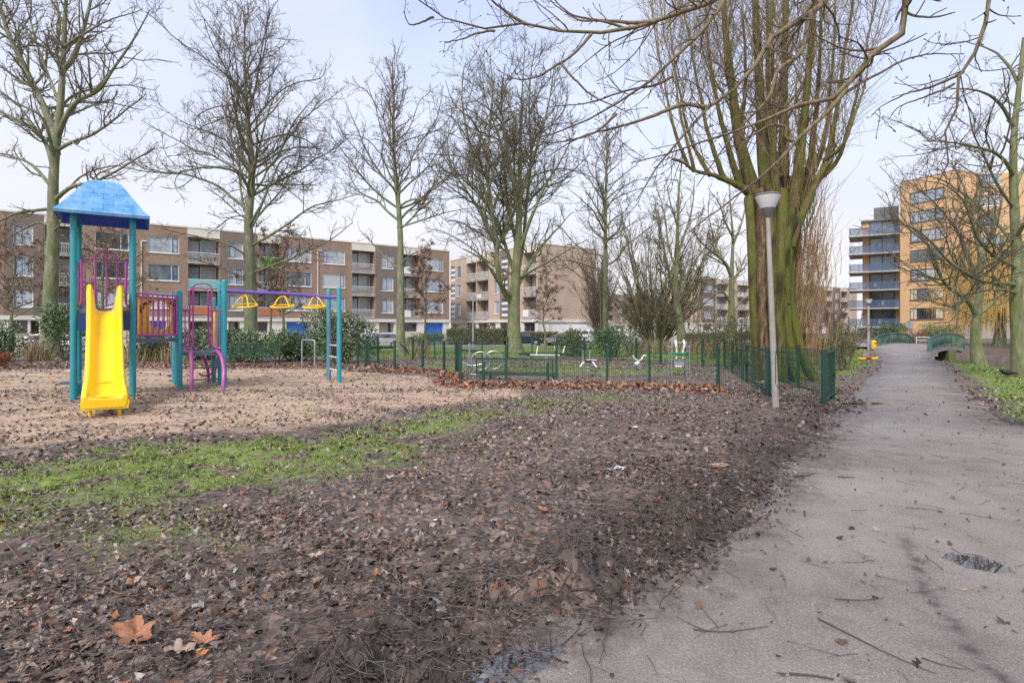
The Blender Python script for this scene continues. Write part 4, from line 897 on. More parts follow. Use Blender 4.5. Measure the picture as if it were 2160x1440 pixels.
# bird
bx,by=gp(2124,798,.0);zb=gz(bx,by)
bird=MB();pr=[(-.30,.03,.10),(-.22,.045,.125),(-.10,.085,.14),(.02,.10,.15),(.10,.085,.165),(.16,.05,.19)]
bird.tube([(-x*1.0,0,z) for x,r,z in pr],[r*.9 for x,r,z in pr],12);bird.ell((-.20,0,.215),(.055,.042,.045));bird.tube([(-.03,.035,-.02),(-.01,.03,.09)],.008,5);bird.tube([(-.03,-.035,-.02),(-.01,-.03,.09)],.008,5)
bird.add([(.28,.03,.105),(.28,-.03,.105),(.42,-.025,.07),(.42,.025,.07),(.28,.03,.09),(.28,-.03,.09)],[(0,1,2,3),(4,3,2,5)])
o=bird.build('bird','bird',loc=(bx,by,zb));tag(o,'small dark bird standing on the grass beside the right tree trunk','bird')
m=MB();m.lathe([(.016,0),(.002,.05)],(0,0,0),8);k=m.build('beak','beak',o);k.location=(-.25,0,.212);k.rotation_euler=(0,-PI/2,0)

# ================================================================== FENCE
NEARF=[(-5.35,19.75),(-5.0,19.5),(-4.0,19.4),(-3.0,19.1),(-2.2,18.4),(-1.75,17.8)]
NEAR2=[(-1.32,14.6),(-.15,14.5),(1.12,14.35),(2.36,14.1),(3.37,13.95),(4.82,13.3)]
BACK=[(6.45,15.9),(7.05,18.2),(7.8,20.9),(7.2,21.5),(5.9,22.6),(5.3,24.3),(4.35,25.2),(3.3,26),(2.1,26.6),(.95,27.1),(-.2,26.9),(-1.4,26.7),(-2.55,26.6),(-3.6,26.5),(-4.6,26.4),(-5.65,24),(-5.5,21.8),(-5.35,19.75)]
def fence(name,pts,label,h=1.0,pitch=.05,wide=(),grp='dark green wire mesh fence runs'):
    x0,y0=pts[0];z0=gz(x0,y0);T_=thing(name,label,'fence',(x0,y0,z0),0,None)
    for i,(x,y) in enumerate(pts):
        m=MB();z=gz(x,y)-z0;a=math.atan2(pts[min(i+1,len(pts)-1)][1]-pts[max(i-1,0)][1],pts[min(i+1,len(pts)-1)][0]-pts[max(i-1,0)][0])
        m.box((x-x0,y-y0,z+h/2-.07),(.06,.06,h+.2),a);m.box((x-x0,y-y0,z+h+.035),(.068,.068,.015),a);m.build('post','fgreen',T_)
    for (xa,ya),(xb,yb) in zip(pts[:-1],pts[1:]):
        m=MB();za,zb_=gz(xa,ya)-z0,gz(xb,yb)-z0;L=math.hypot(xb-xa,yb-ya);n=max(int(L/(pitch*(2.4 if (xa,ya) in wide else 1))),2)
        p=np.array((xa-x0,ya-y0,za));q=np.array((xb-x0,yb-y0,zb_))
        for k in range(1,n): c=p+(q-p)*k/n;m.bar(c+ZZ*.04,c+ZZ*(h-.02),.0042,.0042)
        for z in (.06,.26,.46,.66,.83,.97): m.bar(p+ZZ*z,q+ZZ*z,.008,.009)
        m.build('wire_panel','fgreen',T_,smooth=False)
    return T_
fence('mesh_fence',NEARF,'short dark green mesh fence run beside the sand, left of the jog')
fence('mesh_fence',NEAR2,'straight near run of the dark green mesh fence in front of the mesh bench')
fence('mesh_fence',BACK,'long far run of the dark green mesh fence behind the exercise machines',wide=BACK[:3]+BACK[-4:])
fence('mesh_fence',[(-1.62,17.2),(-1.36,14.75)],'side piece of green mesh fence at the jog beside the sand')
def gate(name,p,q,label,h=1.0,nb=None):
    x0,y0=p;z0=gz(x0,y0);T_=thing(name,label,'gate',(x0,y0,z0));dx,dy=q[0]-p[0],q[1]-p[1];L=math.hypot(dx,dy)
    for e in ((0,0),(dx,dy)): m=MB();m.box((e[0],e[1],h/2),(.07,.07,h+.08),math.atan2(dy,dx));m.build('post','fgreen',T_)
    m=MB();m.bar((0,0,.10),(dx,dy,.10),.035,.035);m.bar((0,0,h-.02),(dx,dy,h-.02),.035,.035);m.build('frame','fgreen',T_)
    m=MB();n=int(L/(.05 if L<2 else .12))
    for k in range(1,n): m.bar((dx*k/n,dy*k/n,.1),(dx*k/n,dy*k/n,h),.0042,.0042)
    for z in (.3,.5,.68,.84): m.bar((0,0,z),(dx,dy,z),.008,.009)
    m.build('wire_panel','fgreen',T_,smooth=False)
    m=MB();m.bar((dx*.93,dy*.93,.52),(dx*.99,dy*.99,.52),.10,.05);m.build('latch','blackrub',T_)
gate('fence_gate',(5.43,12.1),(6.35,15.4),'green mesh gate standing open between near fence and poplar trunk')
gate('fence_gate',(6.02,10.95),(6.72,11.9),'narrow green mesh gate leaf at the path end, seen nearly edge on')
fence('mesh_fence',[(4.82,13.3),(5.45,12.08),(6.02,10.98)],'green mesh fence run behind the leaning lamp post')
fence('mesh_fence',[(6.72,11.95),(6.95,13.8),(7.3,15.6)],'green mesh fence run between the path and the poplar roots')

# ================================================================== EXERCISE MACHINES
def mach(name,label,cat,x,y,rz=0): return thing(name,label,cat,(x,y,gz(x,y)),rz)
def tb(par,nm,mat,pts,r,sides=8,n=None): m=MB();m.tube(smooth_line(pts,n) if n else pts,r,sides);return m.build(nm,mat,par)
E=mach('cross_trainer','silver cross trainer with two big hoops and a dark handlebar inside the fence','exercise machine',ax(1015,17.3),17.3)
tb(E,'post','steel',[(-.36,0,-.1),(-.36,0,1.02)],.05);tb(E,'handlebar','blackrub',[(-.52,-.1,1.02),(-.2,.05,1.02)],.022);tb(E,'lower_handlebar','blackrub',[(-.60,-.12,.80),(-.3,0,.78),(.08,.1,.77)],.025,8,10)
for cx,cy in ((.0,-.15),(.36,.22)):
    m=MB();m.tube([(cx+.29*math.cos(a),cy,.48+.27*math.sin(a)) for a in np.linspace(0,2*PI,29)[:-1]],.022,8,closed=True);m.build('hoop','steel',E)
tb(E,'pedal_arm','steel',[(-.62,-.1,.45),(-.3,-.1,.33),(.1,-.1,.40)],.022,8,12);tb(E,'pedal_arm','steel',[(-.45,.1,.28),(-.36,.1,.12),(-.24,.1,.28)],.022,8,12);tb(E,'base_beam','galv',[(-.4,0,.05),(.55,.05,.05)],.03)
E=mach('sit_up_machine','low silver rowing machine with black seats and upright handles in the fenced yard','exercise machine',ax(1158,21.8),21.8)
tb(E,'beam','steel',[(-.85,0,.42),(.5,0,.40)],.045);tb(E,'leg','steel',[(-.1,0,-.1),(-.1,0,.42)],.06)
for x in (-.95,.62): m=MB();m.box((x,0,.46),(.42,.3,.06));m.build('seat','blackrub',E)
for x,dx in ((-.48,.06),(.28,-.06),(.52,.1)): tb(E,'handle','white',[(x,0,.44),(x+dx,0,.80)],.026);m=MB();m.ell((x+dx,0,.83),(.10,.06,.045));m.build('grip','blackrub',E)
E=mach('spring_rider','spring rider with two upright handles and white curved wings behind the fence','spring rider',ax(1240,18.9),18.9)
m=MB();m.tube([(.10*math.cos(t),.10*math.sin(t),.015*t) for t in np.linspace(0,8*PI*.62,60)],.014,6);m.build('spring','galv',E)
m=MB();m.box((0,0,.34),(.24,.2,.05));m.build('seat','blackrub',E);m=MB();m.box((.12,0,.40),(.34,.12,.03));m.build('seat_board','white',E)
for s in (-1,1): tb(E,'wing','white',[(s*.04,0,.33),(s*.16,-.05,.32),(s*.27,-.08,.17)],[.03,.035,.03],8);tb(E,'handle','galv',[(s*.10-.05,0,.36),(s*.125-.05,0,.76)],.018);m=MB();m.ell((s*.125-.05,0,.80),(.07,.05,.045));m.build('grip','blackrub',E)
E=mach('spring_rider','low white spring rider with crossed bent arms behind the fence posts','spring rider',ax(1348,19.9),19.9)
m=MB();m.tube([(.09*math.cos(t),.09*math.sin(t),.012*t) for t in np.linspace(0,8*PI*.55,60)],.014,6);m.build('spring','galv',E)
tb(E,'arm','white',[(-.22,0,.50),(-.12,0,.36),(.04,0,.28)],.022,8,12);tb(E,'arm','white',[(.24,0,.48),(.17,0,.50),(.08,0,.36),(-.02,-.05,.30),(-.1,-.08,.2)],.026,8,14);m=MB();m.ell((-.08,-.06,.22),(.1,.05,.07));m.build('seat','white',E)
E=mach('training_tower','silver training station with ladders, green pad and white straps','exercise machine',ax(1433,17.4),17.4)
for s in (-1,1):
    for x in (.23,.32): tb(E,'upright','steel',[(s*x,0,-.1),(s*x,0,1.06 if x<.3 else .92)],.02)
    for z in (.18,.42,.66,.86): tb(E,'rung','steel',[(s*.23,0,z),(s*.32,0,z)],.014)
tb(E,'top_bar','steel',[(-.24,0,1.0),(.24,0,1.0)],.02);tb(E,'pad','rgreen',[(-.24,-.08,.70),(-.12,-.1,.675),(0,-.1,.66),(.12,-.1,.675),(.24,-.08,.70)],.038,10,16)
for s in (-1,1): tb(E,'strap','white',[(s*.12,-.02,1.07),(s*.13,-.1,.95),(s*.09,-.06,.72),(s*.1,-.03,.52)],.035,8,14)
m=MB();m.box((0,.02,.38),(.3,.04,.2));m.build('back_plate','galv',E);tb(E,'foot_bar','white',[(-.15,-.08,.28),(.05,-.08,.28)],.022)
# ================================================================== BUILDINGS
brng=random.Random(5)
class House:
    def __init__(s,name,label,P0,d,cat='building',zb=-.5):
        s.o=np.array(P0,float);s.d=np.array(d,float)/np.hypot(*d);s.e=thing(name,label,cat,(P0[0],P0[1],0),math.atan2(d[1],d[0]));s.zb=zb
    def s_at(s,px):
        k=(px-CX)/F;return (k*s.o[1]-s.o[0])/(s.d[0]-k*s.d[1])
    def Y_at(s,sv): return s.o[1]+s.d[1]*sv
def facade(mb,x0,x1,z0,z1,ops,y=0,mi=0,axis='x',xc=0,rmi=None):
    """wall sheet at depth y facing -y with real openings (a,b,c,d,depth): x a..b, z c..d, reveals of that depth"""
    xs=sorted({x0,x1}|{o[0] for o in ops}|{o[1] for o in ops});zs=sorted({z0,z1}|{o[2] for o in ops}|{o[3] for o in ops})
    for a,b in zip(xs[:-1],xs[1:]):
        for c,d in zip(zs[:-1],zs[1:]):
            mx,mz=(a+b)/2,(c+d)/2
            if any(o[0]<mx<o[1] and o[2]<mz<o[3] for o in ops): continue
            mb.quad((a,y,c),(b,y,c),(b,y,d),(a,y,d),mi)
    r=mi if rmi is None else rmi
    for a,b,c,d,dp in ops:
        Y=y+dp
        mb.quad((a,y,c),(a,y,d),(a,Y,d),(a,Y,c),r);mb.quad((b,y,c),(b,Y,c),(b,Y,d),(b,y,d),r)
        mb.quad((a,y,c),(a,Y,c),(b,Y,c),(b,y,c),r);mb.quad((a,y,d),(b,y,d),(b,Y,d),(a,Y,d),r)
        if dp>.5: mb.quad((a,Y,c),(b,Y,c),(b,Y,d),(a,Y,d),r)
PANES=['pane_curtain','pane_curtain','pane_mid','pane_dark','pane_blinds','pane_curtain','pane_sky','pane_sky']
def window(par,a,b,c,d,y,splits=(),frame='white',sash='wblue',pane=None,fw=.07,sill=True):
    m=MB();t=.06
    for p,q in (((a,c),(b,c)),((a,d),(b,d))): m.box2((p[0],y,p[1]-(fw if p[1]==d else 0)),(q[0],y+t,p[1]+(fw if p[1]==c else 0)))
    m.box2((a,y+.004,c+fw),(a+fw,y+t-.004,d-fw));m.box2((b-fw,y+.004,c+fw),(b,y+t-.004,d-fw))
    if sill: m.box2((a-.04,y-.16,c-.07),(b+.04,y-.003,c-.005))
    edges=[a+fw]+[a+(b-a)*q for q in splits]+[b-fw]
    for q in splits: x=a+(b-a)*q;m.box2((x-.04,y+.002,c+fw-.003),(x+.04,y+t-.006,d-fw+.003))
    w=m.build('window',frame,par,smooth=False)
    m=MB();m.quad((a+fw,y+.035,c+fw),(b-fw,y+.035,c+fw),(b-fw,y+.035,d-fw),(a+fw,y+.035,d-fw));m.build('pane',pane or brng.choice(PANES),w,smooth=False)
    if splits:
        i=0 if brng.random()<.5 else len(edges)-2
        if (edges[1]-edges[0])<(edges[-1]-edges[-2])*.9: i=0
        elif (edges[-1]-edges[-2])<(edges[1]-edges[0])*.9: i=len(edges)-2
        l,r=edges[i]+.005,edges[i+1]-.005;m=MB();y0,y1=y-.012,y+.03;e=.085
        m.box2((l,y0,c+fw+.004),(r,y1,c+fw+e));m.box2((l,y0,d-fw-e),(r,y1,d-fw-.004));m.box2((l,y0,c+fw+e),(l+e,y1,d-fw-e));m.box2((r-e,y0,c+fw+e),(r,y1,d-fw-e))
        m.build('sash',sash,w,smooth=False)
    return w
def balcony(par,a,b,zf,zt,dp,rail='white',panel=None,blue=True):
    """loggia: floor slab edge, rail, door and window on the rear wall"""
    m=MB();m.box2((a-.06,-.14,zf-.2),(b+.06,dp-.01,zf+.02));o=m.build('balcony','concrete',par,smooth=False)
    m=MB();m.bar((a,-.08,zf+1.0),(b,-.08,zf+1.0),.05,.05);m.bar((a,-.08,zf+.12),(b,-.08,zf+.12),.03,.03)
    n=int((b-a)/.13)
    for i in range(n+1): x=a+(b-a)*i/n;m.bar((x,-.08,zf+.03),(x,-.08,zf+1.0),.02,.02)
    m.build('railing',rail,o,smooth=False)
    if panel: 
        m=MB();m.box2((a+.05,-.125,zf+.12),(b-.05 if panel!='white' else a+(b-a)*.45,-.11,zf+.97));m.build('screen',panel,o,smooth=False)
    xm=a+(b-a)*(.42);y=dp-.08
    m=MB();m.box2((a+.08,y-.02,zf+.03),(a+.18,y+.04,zt-.15));m.box2((xm-.1,y-.02,zf+.03),(xm,y+.04,zt-.15));m.box2((a+.18,y-.02,zt-.27),(xm-.1,y+.04,zt-.15));m.box2((a+.18,y-.02,zf+.03),(xm-.1,y+.04,zf+.55));m.build('door','wblue',o,smooth=False)
    m=MB();m.quad((a+.18,y+.01,zf+.55),(xm-.1,y+.01,zf+.55),(xm-.1,y+.01,zt-.27),(a+.18,y+.01,zt-.27));m.build('door_glass',brng.choice(PANES),o,smooth=False)
    window(par,xm+.05,b-.1,zf+.75,zt-.15,y-.02,(),'white',pane=brng.choice(PANES),fw=.06,sill=False)
FL=[2.75,5.58,8.41];RT=11.9
def ground_unit(H,a,b,typ,zt=2.15):
    zb=H.zb
    if typ=='open':
        m=MB();m.box2((a+.02,1.38,zb),(b-.02,1.4,zt));m.build('entrance','paneldark',H.e,smooth=False)
        m=MB();m.box2((a+.3,1.30,zb+.05),(b-.3,1.36,zt-.1));m.build('entrance_door','cream',H.e,smooth=False);return
    y=.22
    if typ in('blue','white','cream'):
        m=MB();mt={'blue':'doorblue','white':'white','cream':'cream'}[typ];m.box2((a,y,zb),(b,y+.05,zt));n=max(int((b-a)/.3),3)
        for i in range(1,n): x=a+(b-a)*i/n;m.box2((x-.012,y-.012,zb+.06),(x+.012,y-.002,zt-.05))
        o=m.build('garage_door',mt,H.e,smooth=False);m=MB();m.box2(((a+b)/2-.1,y-.05,zb+.95),((a+b)/2+.1,y-.013,zb+.99));m.build('handle','galv',o,smooth=False)
    else:
        m=MB();m.box2((a,y,zb),(b,y+.05,zb+1.5));m.build('panel','white' if typ=='panelwhite' else 'cream',H.e,smooth=False)
        window(H.e,a,b,zb+1.52,zt,y,(.5,),'paneldark','paneldark','pane_dark',.05,False)
def flats(name,label,P0,d,length,depth,cols,gcols,mat,zb=-.5,endcols=(),darkcols=(),rt=RT,rear=True):
    H=House(name,label,P0,d,zb=zb);ops=[];gops=[]
    cl=[(c[0] if c[3:] else H.s_at(c[0]),c[1] if c[3:] else H.s_at(c[1]),c[2]) for c in cols]
    for a,b,t in cl:
        for z in FL:
            if t=='B': ops.append((a,b,z,z+2.62,1.35))
            elif t=='S': ops.append((a,b,z+.62,z+2.4,.16))
            elif t=='L': ops.append((a,b,z+.72,z+2.42,.16))
            elif t=='T': ops.append((a,b,z+.3,z+2.6,.12))
    m=MB();facade(m,0,length,2.62,rt,ops);
    m.quad((length,0,2.62),(length,depth,2.62),(length,depth,rt),(length,0,rt));m.quad((0,depth,2.62),(0,0,2.62),(0,0,rt),(0,depth,rt));m.quad((length,depth,2.62),(0,depth,2.62),(0,depth,rt),(length,depth,rt))
    m.build('wall',mat,H.e,smooth=False)
    m=MB();m.box2((.02,.02,rt-.12),(length-.02,depth-.02,rt-.02));m.build('roof','roofgrey',H.e,smooth=False)
    m=MB();e=.06
    m.box2((-e,-e,rt+.003),(length+e,.2,rt+.16));m.box2((-e,depth-.2,rt+.003),(length+e,depth+e,rt+.16));m.box2((-e,.203,rt+.003),(.2,depth-.203,rt+.16));m.box2((length-.2,.203,rt+.003),(length+e,depth-.203,rt+.16));m.build('roof_edge','plaster',H.e,smooth=False)
    for a,b,t in darkcols:
        a,b=(H.s_at(a),H.s_at(b)) if t is None else (a,b)
        oo=[o for o in ops if o[0]>a-.01 and o[1]<b+.01]
        m=MB();xs=[a]+sorted([q for o in oo for q in (o[0],o[1])])+[b];xs=sorted(set(xs))
        for p,q in zip(xs[:-1],xs[1:]):
            mid=(p+q)/2;hit=[o for o in oo if o[0]<mid<o[1]]
            zz=[2.64]+[v for o in sorted(hit,key=lambda o:o[2]) for v in (o[2],o[3])]+[rt-.02]
            for c_,d_ in zip(zz[0::2],zz[1::2]): m.box2((p+.001,-.035,c_),(q-.001,-.003,d_))
        m.build('brick_bay','brickdark',H.e,smooth=False)
    # ground floor
    gl=[(c[0] if c[3:] else H.s_at(c[0]),c[1] if c[3:] else H.s_at(c[1]),c[2]) for c in gcols]
    go=[(a,b,zb+.02,2.15,1.4 if t=='open' else .24) for a,b,t in gl]
    m=MB();facade(m,0.03,length-.03,zb,2.60,go,.03)
    m.quad((length-.03,.03,zb),(length-.03,depth-.03,zb),(length-.03,depth-.03,2.6),(length-.03,.03,2.6));m.quad((.03,depth-.03,zb),(.03,.03,zb),(.03,.03,2.6),(.03,depth-.03,2.6))
    m.build('ground_floor_wall','plaster',H.e,smooth=False)
    m=MB();m.box2((-.10,-.12,2.22),(length+.10,.0,2.61));m.box2((length+.003,.003,2.22),(length+.10,depth,2.61));m.build('band','plaster',H.e,smooth=False)
    for a,b,t in gl: ground_unit(H,a,b,t)
    for i in range(max(int(length/4.2),1)):
        x=2.1+4.2*i
        if any(a-.12<x<b+.12 for a,b,t in gl): continue
        m=MB();m.box2((x-.2,-.06,zb),(x+.2,.027,2.218));m.build('pilaster','plaster',H.e,smooth=False)
    pan={'pink':0}
    for a,b,t in cl:
        for k,z in enumerate(FL):
            if t=='L':
                w=window(H.e,a,b,z+.72,z+2.42,.09,(brng.choice([.22,.76,.76]),),fw=.08)
            elif t=='S': window(H.e,a,b,z+.62,z+2.4,.09,(.5,),fw=.08)
            elif t=='T':
                m=MB()
                for q in range(3): zz=z+.3+.77*q;m.box2((a,.05,zz),(b,.1,zz+.34))
                o=m.build('stair_window','white',H.e,smooth=False);m=MB();m.quad((a,.09,z+.3),(b,.09,z+.3),(b,.09,z+2.6),(a,.09,z+2.6));m.build('pane','pane_mid',o,smooth=False)
            elif t=='B':
                balcony(H.e,a,b,z,z+2.62,1.35,panel=SCREENS.get((name,round(a,0),k)) or brng.choice([None,None,'white']))
    for a,b,t in cl:
        if t=='B': m=MB();m.box2((a-.08,-.03,FL[2]+2.62),(b+.08,-.004,rt-.04));m.build('fascia','plaster',H.e,smooth=False)
    for px_ in DRAIN.get(label[:10],()):
        x=px_;m=MB();m.tube([(x,-.07,2.62),(x,-.07,rt-1.2-(x%3)*.9)],.045,6);m.bar((x,-.07,rt-1.2-(x%3)*.9),(x+.45,-.07,rt-1.2-(x%3)*.9),.08,.08);m.build('drainpipe','white',H.e)
    for i in range(max(1,int(length/9))):
        x=4+9*i+brng.uniform(-1,1);m=MB();m.lathe([(.1,0),(.1,.75),(.15,.76),(.15,.85)],(x,depth*.35,rt-.05),8);m.lathe([(.08,0),(.08,.6)],(x+1.0,depth*.35,rt-.05),8);m.build('chimney','galv',H.e)
    return H
SCREENS={};DRAIN={}
dA=(.81,.59);PA=(-45.7,50.8)
HA=House.__new__(House);HA.o=np.array(PA);HA.d=np.array(dA)/np.hypot(*dA)
sA=HA.s_at
bal=[(95,152),(397,462),(545,590),(743,790),(850,885)]
for px,k,scr in ((397,0,'orange_net'),(397,1,'blue_banner'),(545,2,'green_net'),(545,0,'orange_net')): SCREENS[('brick_flats',round(sA(px)+14.0,0),k)]=scr
colsA=[(27,70,'S'),(95,152,'B'),(200,272,'L'),(311,378,'L'),(397,462,'B'),(481,513,'S'),(545,590,'B'),(604,657,'L'),(680,728,'L'),(743,790,'B'),(804,830,'S'),(850,885,'B'),(895,935,'L')]
gA=[(18,58,'panel'),(64,82,'open'),(200,244,'white'),(305,350,'blue'),(400,455,'panel'),(482,506,'open'),(525,565,'panel'),(604,652,'blue'),(690,728,'white'),(752,790,'white'),(800,832,'open'),(850,880,'panel'),(899,935,'blue')]
DRAIN['long brown']=[sA(q)+14.0 for q in (170,298,530,670,840)]
ext=[(sA(27)-13,sA(27)-9,'L',1),(sA(27)-7,sA(27)-3,'B',1)]
# the block carries on left beyond the picture edge
SH=14.0;d_=np.array(dA)/np.hypot(*dA)
def shiftA(c): return (sA(c[0])+SH,sA(c[1])+SH,c[2],1)
flats('brick_flats','long brown brick block with blue doors and white ground floor behind the play area',tuple(np.array(PA)-d_*SH),dA,sA(948)+SH,10,[(2,6,'L',1),(8,11,'B',1)]+[shiftA(c) for c in colsA],[shiftA(c) for c in gA],'brickA',
      darkcols=[(sA(8)+SH,sA(92)+SH,0),(sA(466)+SH,sA(541)+SH,0),(sA(793)+SH,sA(847)+SH,0)])
SCREENS.clear()
# block B
PB=np.array((3.2,70.5));dB=np.array((.57,-.82));dB/=np.hypot(*dB);LB=22.5;P0B=PB-dB*LB
HB=House.__new__(House);HB.o=P0B;HB.d=dB
H=flats('brick_flats','pale brown block with a tall windowless end wall seen between tree trunks',tuple(P0B),tuple(dB),LB,9.8,
  [(951,960,'T'),(963,972,'S'),(984,1004,'B'),(1006.5,1030,'B'),(1042,1053,'S'),(1058,1071,'T'),(1104,1131,'B')],
  [(955,966,'white'),(984,1003,'panel'),(1008,1028,'panel'),(1034,1045,'open'),(1054,1070,'panel'),(1104,1128,'panel')],'brickB',darkcols=[(1055,1075,None)])
# garage doors on the end wall of block B
for a,b in ((.5,1.8),(2.3,5.1),(5.6,8.3)):
    m=MB();m.box2((LB+.0,a,-.5),(LB+.03,b,2.0));o=m.build('garage_door','white',H.e,smooth=False)
    m=MB();m.box2((LB+.031,a-.06,2.003),(LB+.07,b+.06,2.08));m.build('lintel','galv',o,smooth=False)
# far row C
PC=np.array((39,120.));dC=np.array((.85,.53))
flats('brick_flats','distant brown brick row with balconies behind the big poplar and the shrubs',tuple(PC),tuple(dC),64,10,
  [(1483,1505,'L'),(1512,1536,'B'),(1556,1580,'B'),(1590,1606,'S'),(1622,1644,'B'),(1652,1668,'S'),(1684,1700,'B'),(1721,1735,'S'),(1741,1756,'B'),(1761,1769,'S'),(1774,1788,'B')],
  [(1484,1500,'panelwhite'),(1515,1545,'white'),(1590,1620,'white'),(1640,1670,'white'),(1700,1716,'cream'),(1722,1736,'panelwhite'),(1745,1760,'white'),(1768,1780,'open')],'brickB',darkcols=[(1479,1509,None),(1716,1738,None),(1757,1772,None)])
# farthest row behind block B and the multi-stemmed tree
flats('brick_flats','farthest olive brown block glimpsed right of the windowless end wall',(24,172),(.82,.57),34,10,
  [(1.5,4.5,'L',1),(6,9,'B',1),(11,13,'S',1),(15,18,'B',1),(20,23,'L',1),(25,28,'B',1),(30,33,'L',1)],[(1,4,'white',1),(6,9,'panel',1),(11,14,'white',1),(16,19,'panel',1),(22,25,'white',1)],'brickA')

# ------------------------------------------------------------------ orange apartment block
F0=np.array((58.,85.));dO=np.array((.4,-.917));dO/=np.hypot(*dO)
H=House('orange_apartments','tall orange brick apartment block with wide blue balconies beyond the bridge',tuple(F0),tuple(dO),zb=0)
LO=H.s_at(2017);ZT=23.1
rows=[(2.66+2.82*i,4.33+2.82*i) for i in range(7)];a,b=H.s_at(1919),H.s_at(1992)
ops=[]
for i,(c,d) in enumerate(rows): ops.append((a,b,c,d,.16))
m=MB();facade(m,0,LO,.65,ZT,ops)
m.quad((LO,0,.65),(LO,14,.65),(LO,14,ZT),(LO,0,ZT));m.quad((0,14,.65),(0,0,.65),(0,0,ZT),(0,14,ZT));m.quad((LO,14,.65),(0,14,.65),(0,14,ZT),(LO,14,ZT));m.quad((0,0,ZT-.02),(LO,0,ZT-.02),(LO,14,ZT-.02),(0,14,ZT-.02))
m.build('wall','brickO',H.e,smooth=False)
m=MB();m.box2((.05,.05,-.3),(LO-.05,13.9,.647));m.build('plinth','brickG',H.e,smooth=False)
m=MB();m.box2((-.05,-.05,ZT+.003),(LO+.05,14.05,ZT+.14));m.build('roof_edge','galv',H.e,smooth=False)
for i,(c,d) in enumerate(rows):
    window(H.e,a,b,c,d,.08,(.24,.74),'paneldark','paneldark',['pane_dark','pane_mid','pane_curtain','pane_mid','pane_curtain','pane_sky','pane_sky'][i],.10)
    if i<2:
        for s in (.07,.14,.80,.90):
            m=MB();x=a+(b-a)*s;m.box2((x-.25,.10,c+.12),(x+.25,.106,d-.12));m.build('curtain','cream',H.e,smooth=False)
# recessed right part
R=House('orange_apartments','orange brick wing with pale band behind the weeping willow',tuple(F0+dO*LO+np.array((1.0,.6))),(.9,-.43),zb=0)
LW=26;wops=[];wl=[]
for i in range(7):
    for x in (3.2,8.2,13.2,18.2,23): wops.append((x-1.2,x+1.2,3.9+2.82*i,5.4+2.82*i,.15))
m=MB();facade(m,0,LW,3.2,22.3,wops);m.quad((LW,0,3.2),(LW,12,3.2),(LW,12,22.3),(LW,0,22.3));m.quad((0,0,22.28),(LW,0,22.28),(LW,12,22.28),(0,12,22.28));m.quad((0,12,3.2),(0,0,3.2),(0,0,22.3),(0,12,22.3));m.build('wall','brickO',R.e,smooth=False)
for o in wops: window(R.e,o[0],o[1],o[2],o[3],.07,(.3,),'white','wblue',None,.08)
m=MB();m.box2((.1,.05,-.3),(LW-.1,11.8,3.197));m.build('ground_floor_wall','brickG',R.e,smooth=False)
m=MB();m.box2((-.1,-.25,2.5),(LW,.047,2.75));m.box2((-.1,-.25,3.2-.15),(LW,.047,3.197));m.build('band','concrete',R.e,smooth=False)
for x,mt in ((10.5,'binyellow'),(12.2,'balcblue'),(16,'balcblue'),(18.2,'binyellow')): m=MB();m.box2((x,-.02,0),(x+1.3,.046,2.1));m.build('entrance_door',mt,R.e,smooth=False)
for i in range(3):
    z=4.6+2.82*i;m=MB();m.box2((-.6,-1.3,z-.22),(2.0,-.003,z));o=m.build('balcony','concrete',R.e,smooth=False);m=MB();m.box2((-.6,-1.3,z+.003),(2.0,-1.25,z+1.0));m.build('railing','balcblue',o,smooth=False)
# balcony wing on the left
B=House('balcony_wing','glass fronted stack of blue railed balconies on the left of the orange block',(52.6,88.7),(.844,-.545),zb=0)
LBW=6.45;sl=[1.7,4.55,7.35,10.15,12.95,15.75]
m=MB()
m.box2((1.7,2.0,1.7),(2.6,2.5,18.4));m.box2((6.0,2.0,1.7),(LBW+1.0,2.5,15.6));m.box2((2.6,3.5,1.7),(LBW+1.2,9,18.2));m.box2((1.7,2.503,1.7),(2.597,9,18.2));m.build('wall','brickO',B.e,smooth=False)
m=MB();m.box2((1.4,1.6,-.3),(3.4,9,1.49));m.build('base_wall','brickG',B.e,smooth=False);m=MB();m.box2((3.4,2.6,-.3),(LBW,9,1.49));m.build('garage','paneldark',B.e,smooth=False)
for i,z in enumerate(sl):
    m=MB();m.box2((-.1,-.05,z-.2),(LBW,3.4,z));m.box2((-.1,3.403,z-.2),(1.69,6.5,z));o=m.build('balcony','concrete',B.e,smooth=False)
    m=MB()
    for k in range(6): x=.0+LBW*k/5*.99;m.box2((x-.03,.02,z+.002),(x+.03,.08,z+1.08))
    m.bar((-.03,.05,z+1.1),(LBW-.05,.05,z+1.1),.07,.08);m.bar((-.03,.05,z+.12),(LBW-.05,.05,z+.12),.05,.06);m.bar((0,.1,z+1.1),(0,6.3,z+1.1),.07,.08);m.bar((0,.1,z+.12),(0,6.3,z+.12),.05,.06)
    m.build('railing','balcblue',o,smooth=False)
    m=MB();m.box2((.03,.045,z+.16),(LBW-.1,.055,z+1.05));m.box2((-.005,.12,z+.16),(.005,6.2,z+1.05));m.build('railing_glass','glass',o,smooth=False)
    if i<6:
        zt=(sl[i+1]-.22) if i<5 else 18.0
        window(B.e,2.62,5.98,z+.05,zt,2.2,(.5,),'paneldark','paneldark',['pane_dark','pane_dark','pane_mid','pane_sky','pane_sky','pane_sky'][i],.08,False)
        if i<5: m=MB();m.box2((.02,.1,z+1.15),(.035,3.2,zt));m.build('side_screen','glass',B.e,smooth=False)
m=MB();m.box2((1.5,1.6,18.0),(LBW,9,18.25));m.box2((3.2,3.0,18.253),(LBW,9,20.3));m.build('penthouse','roofgrey',B.e,smooth=False)
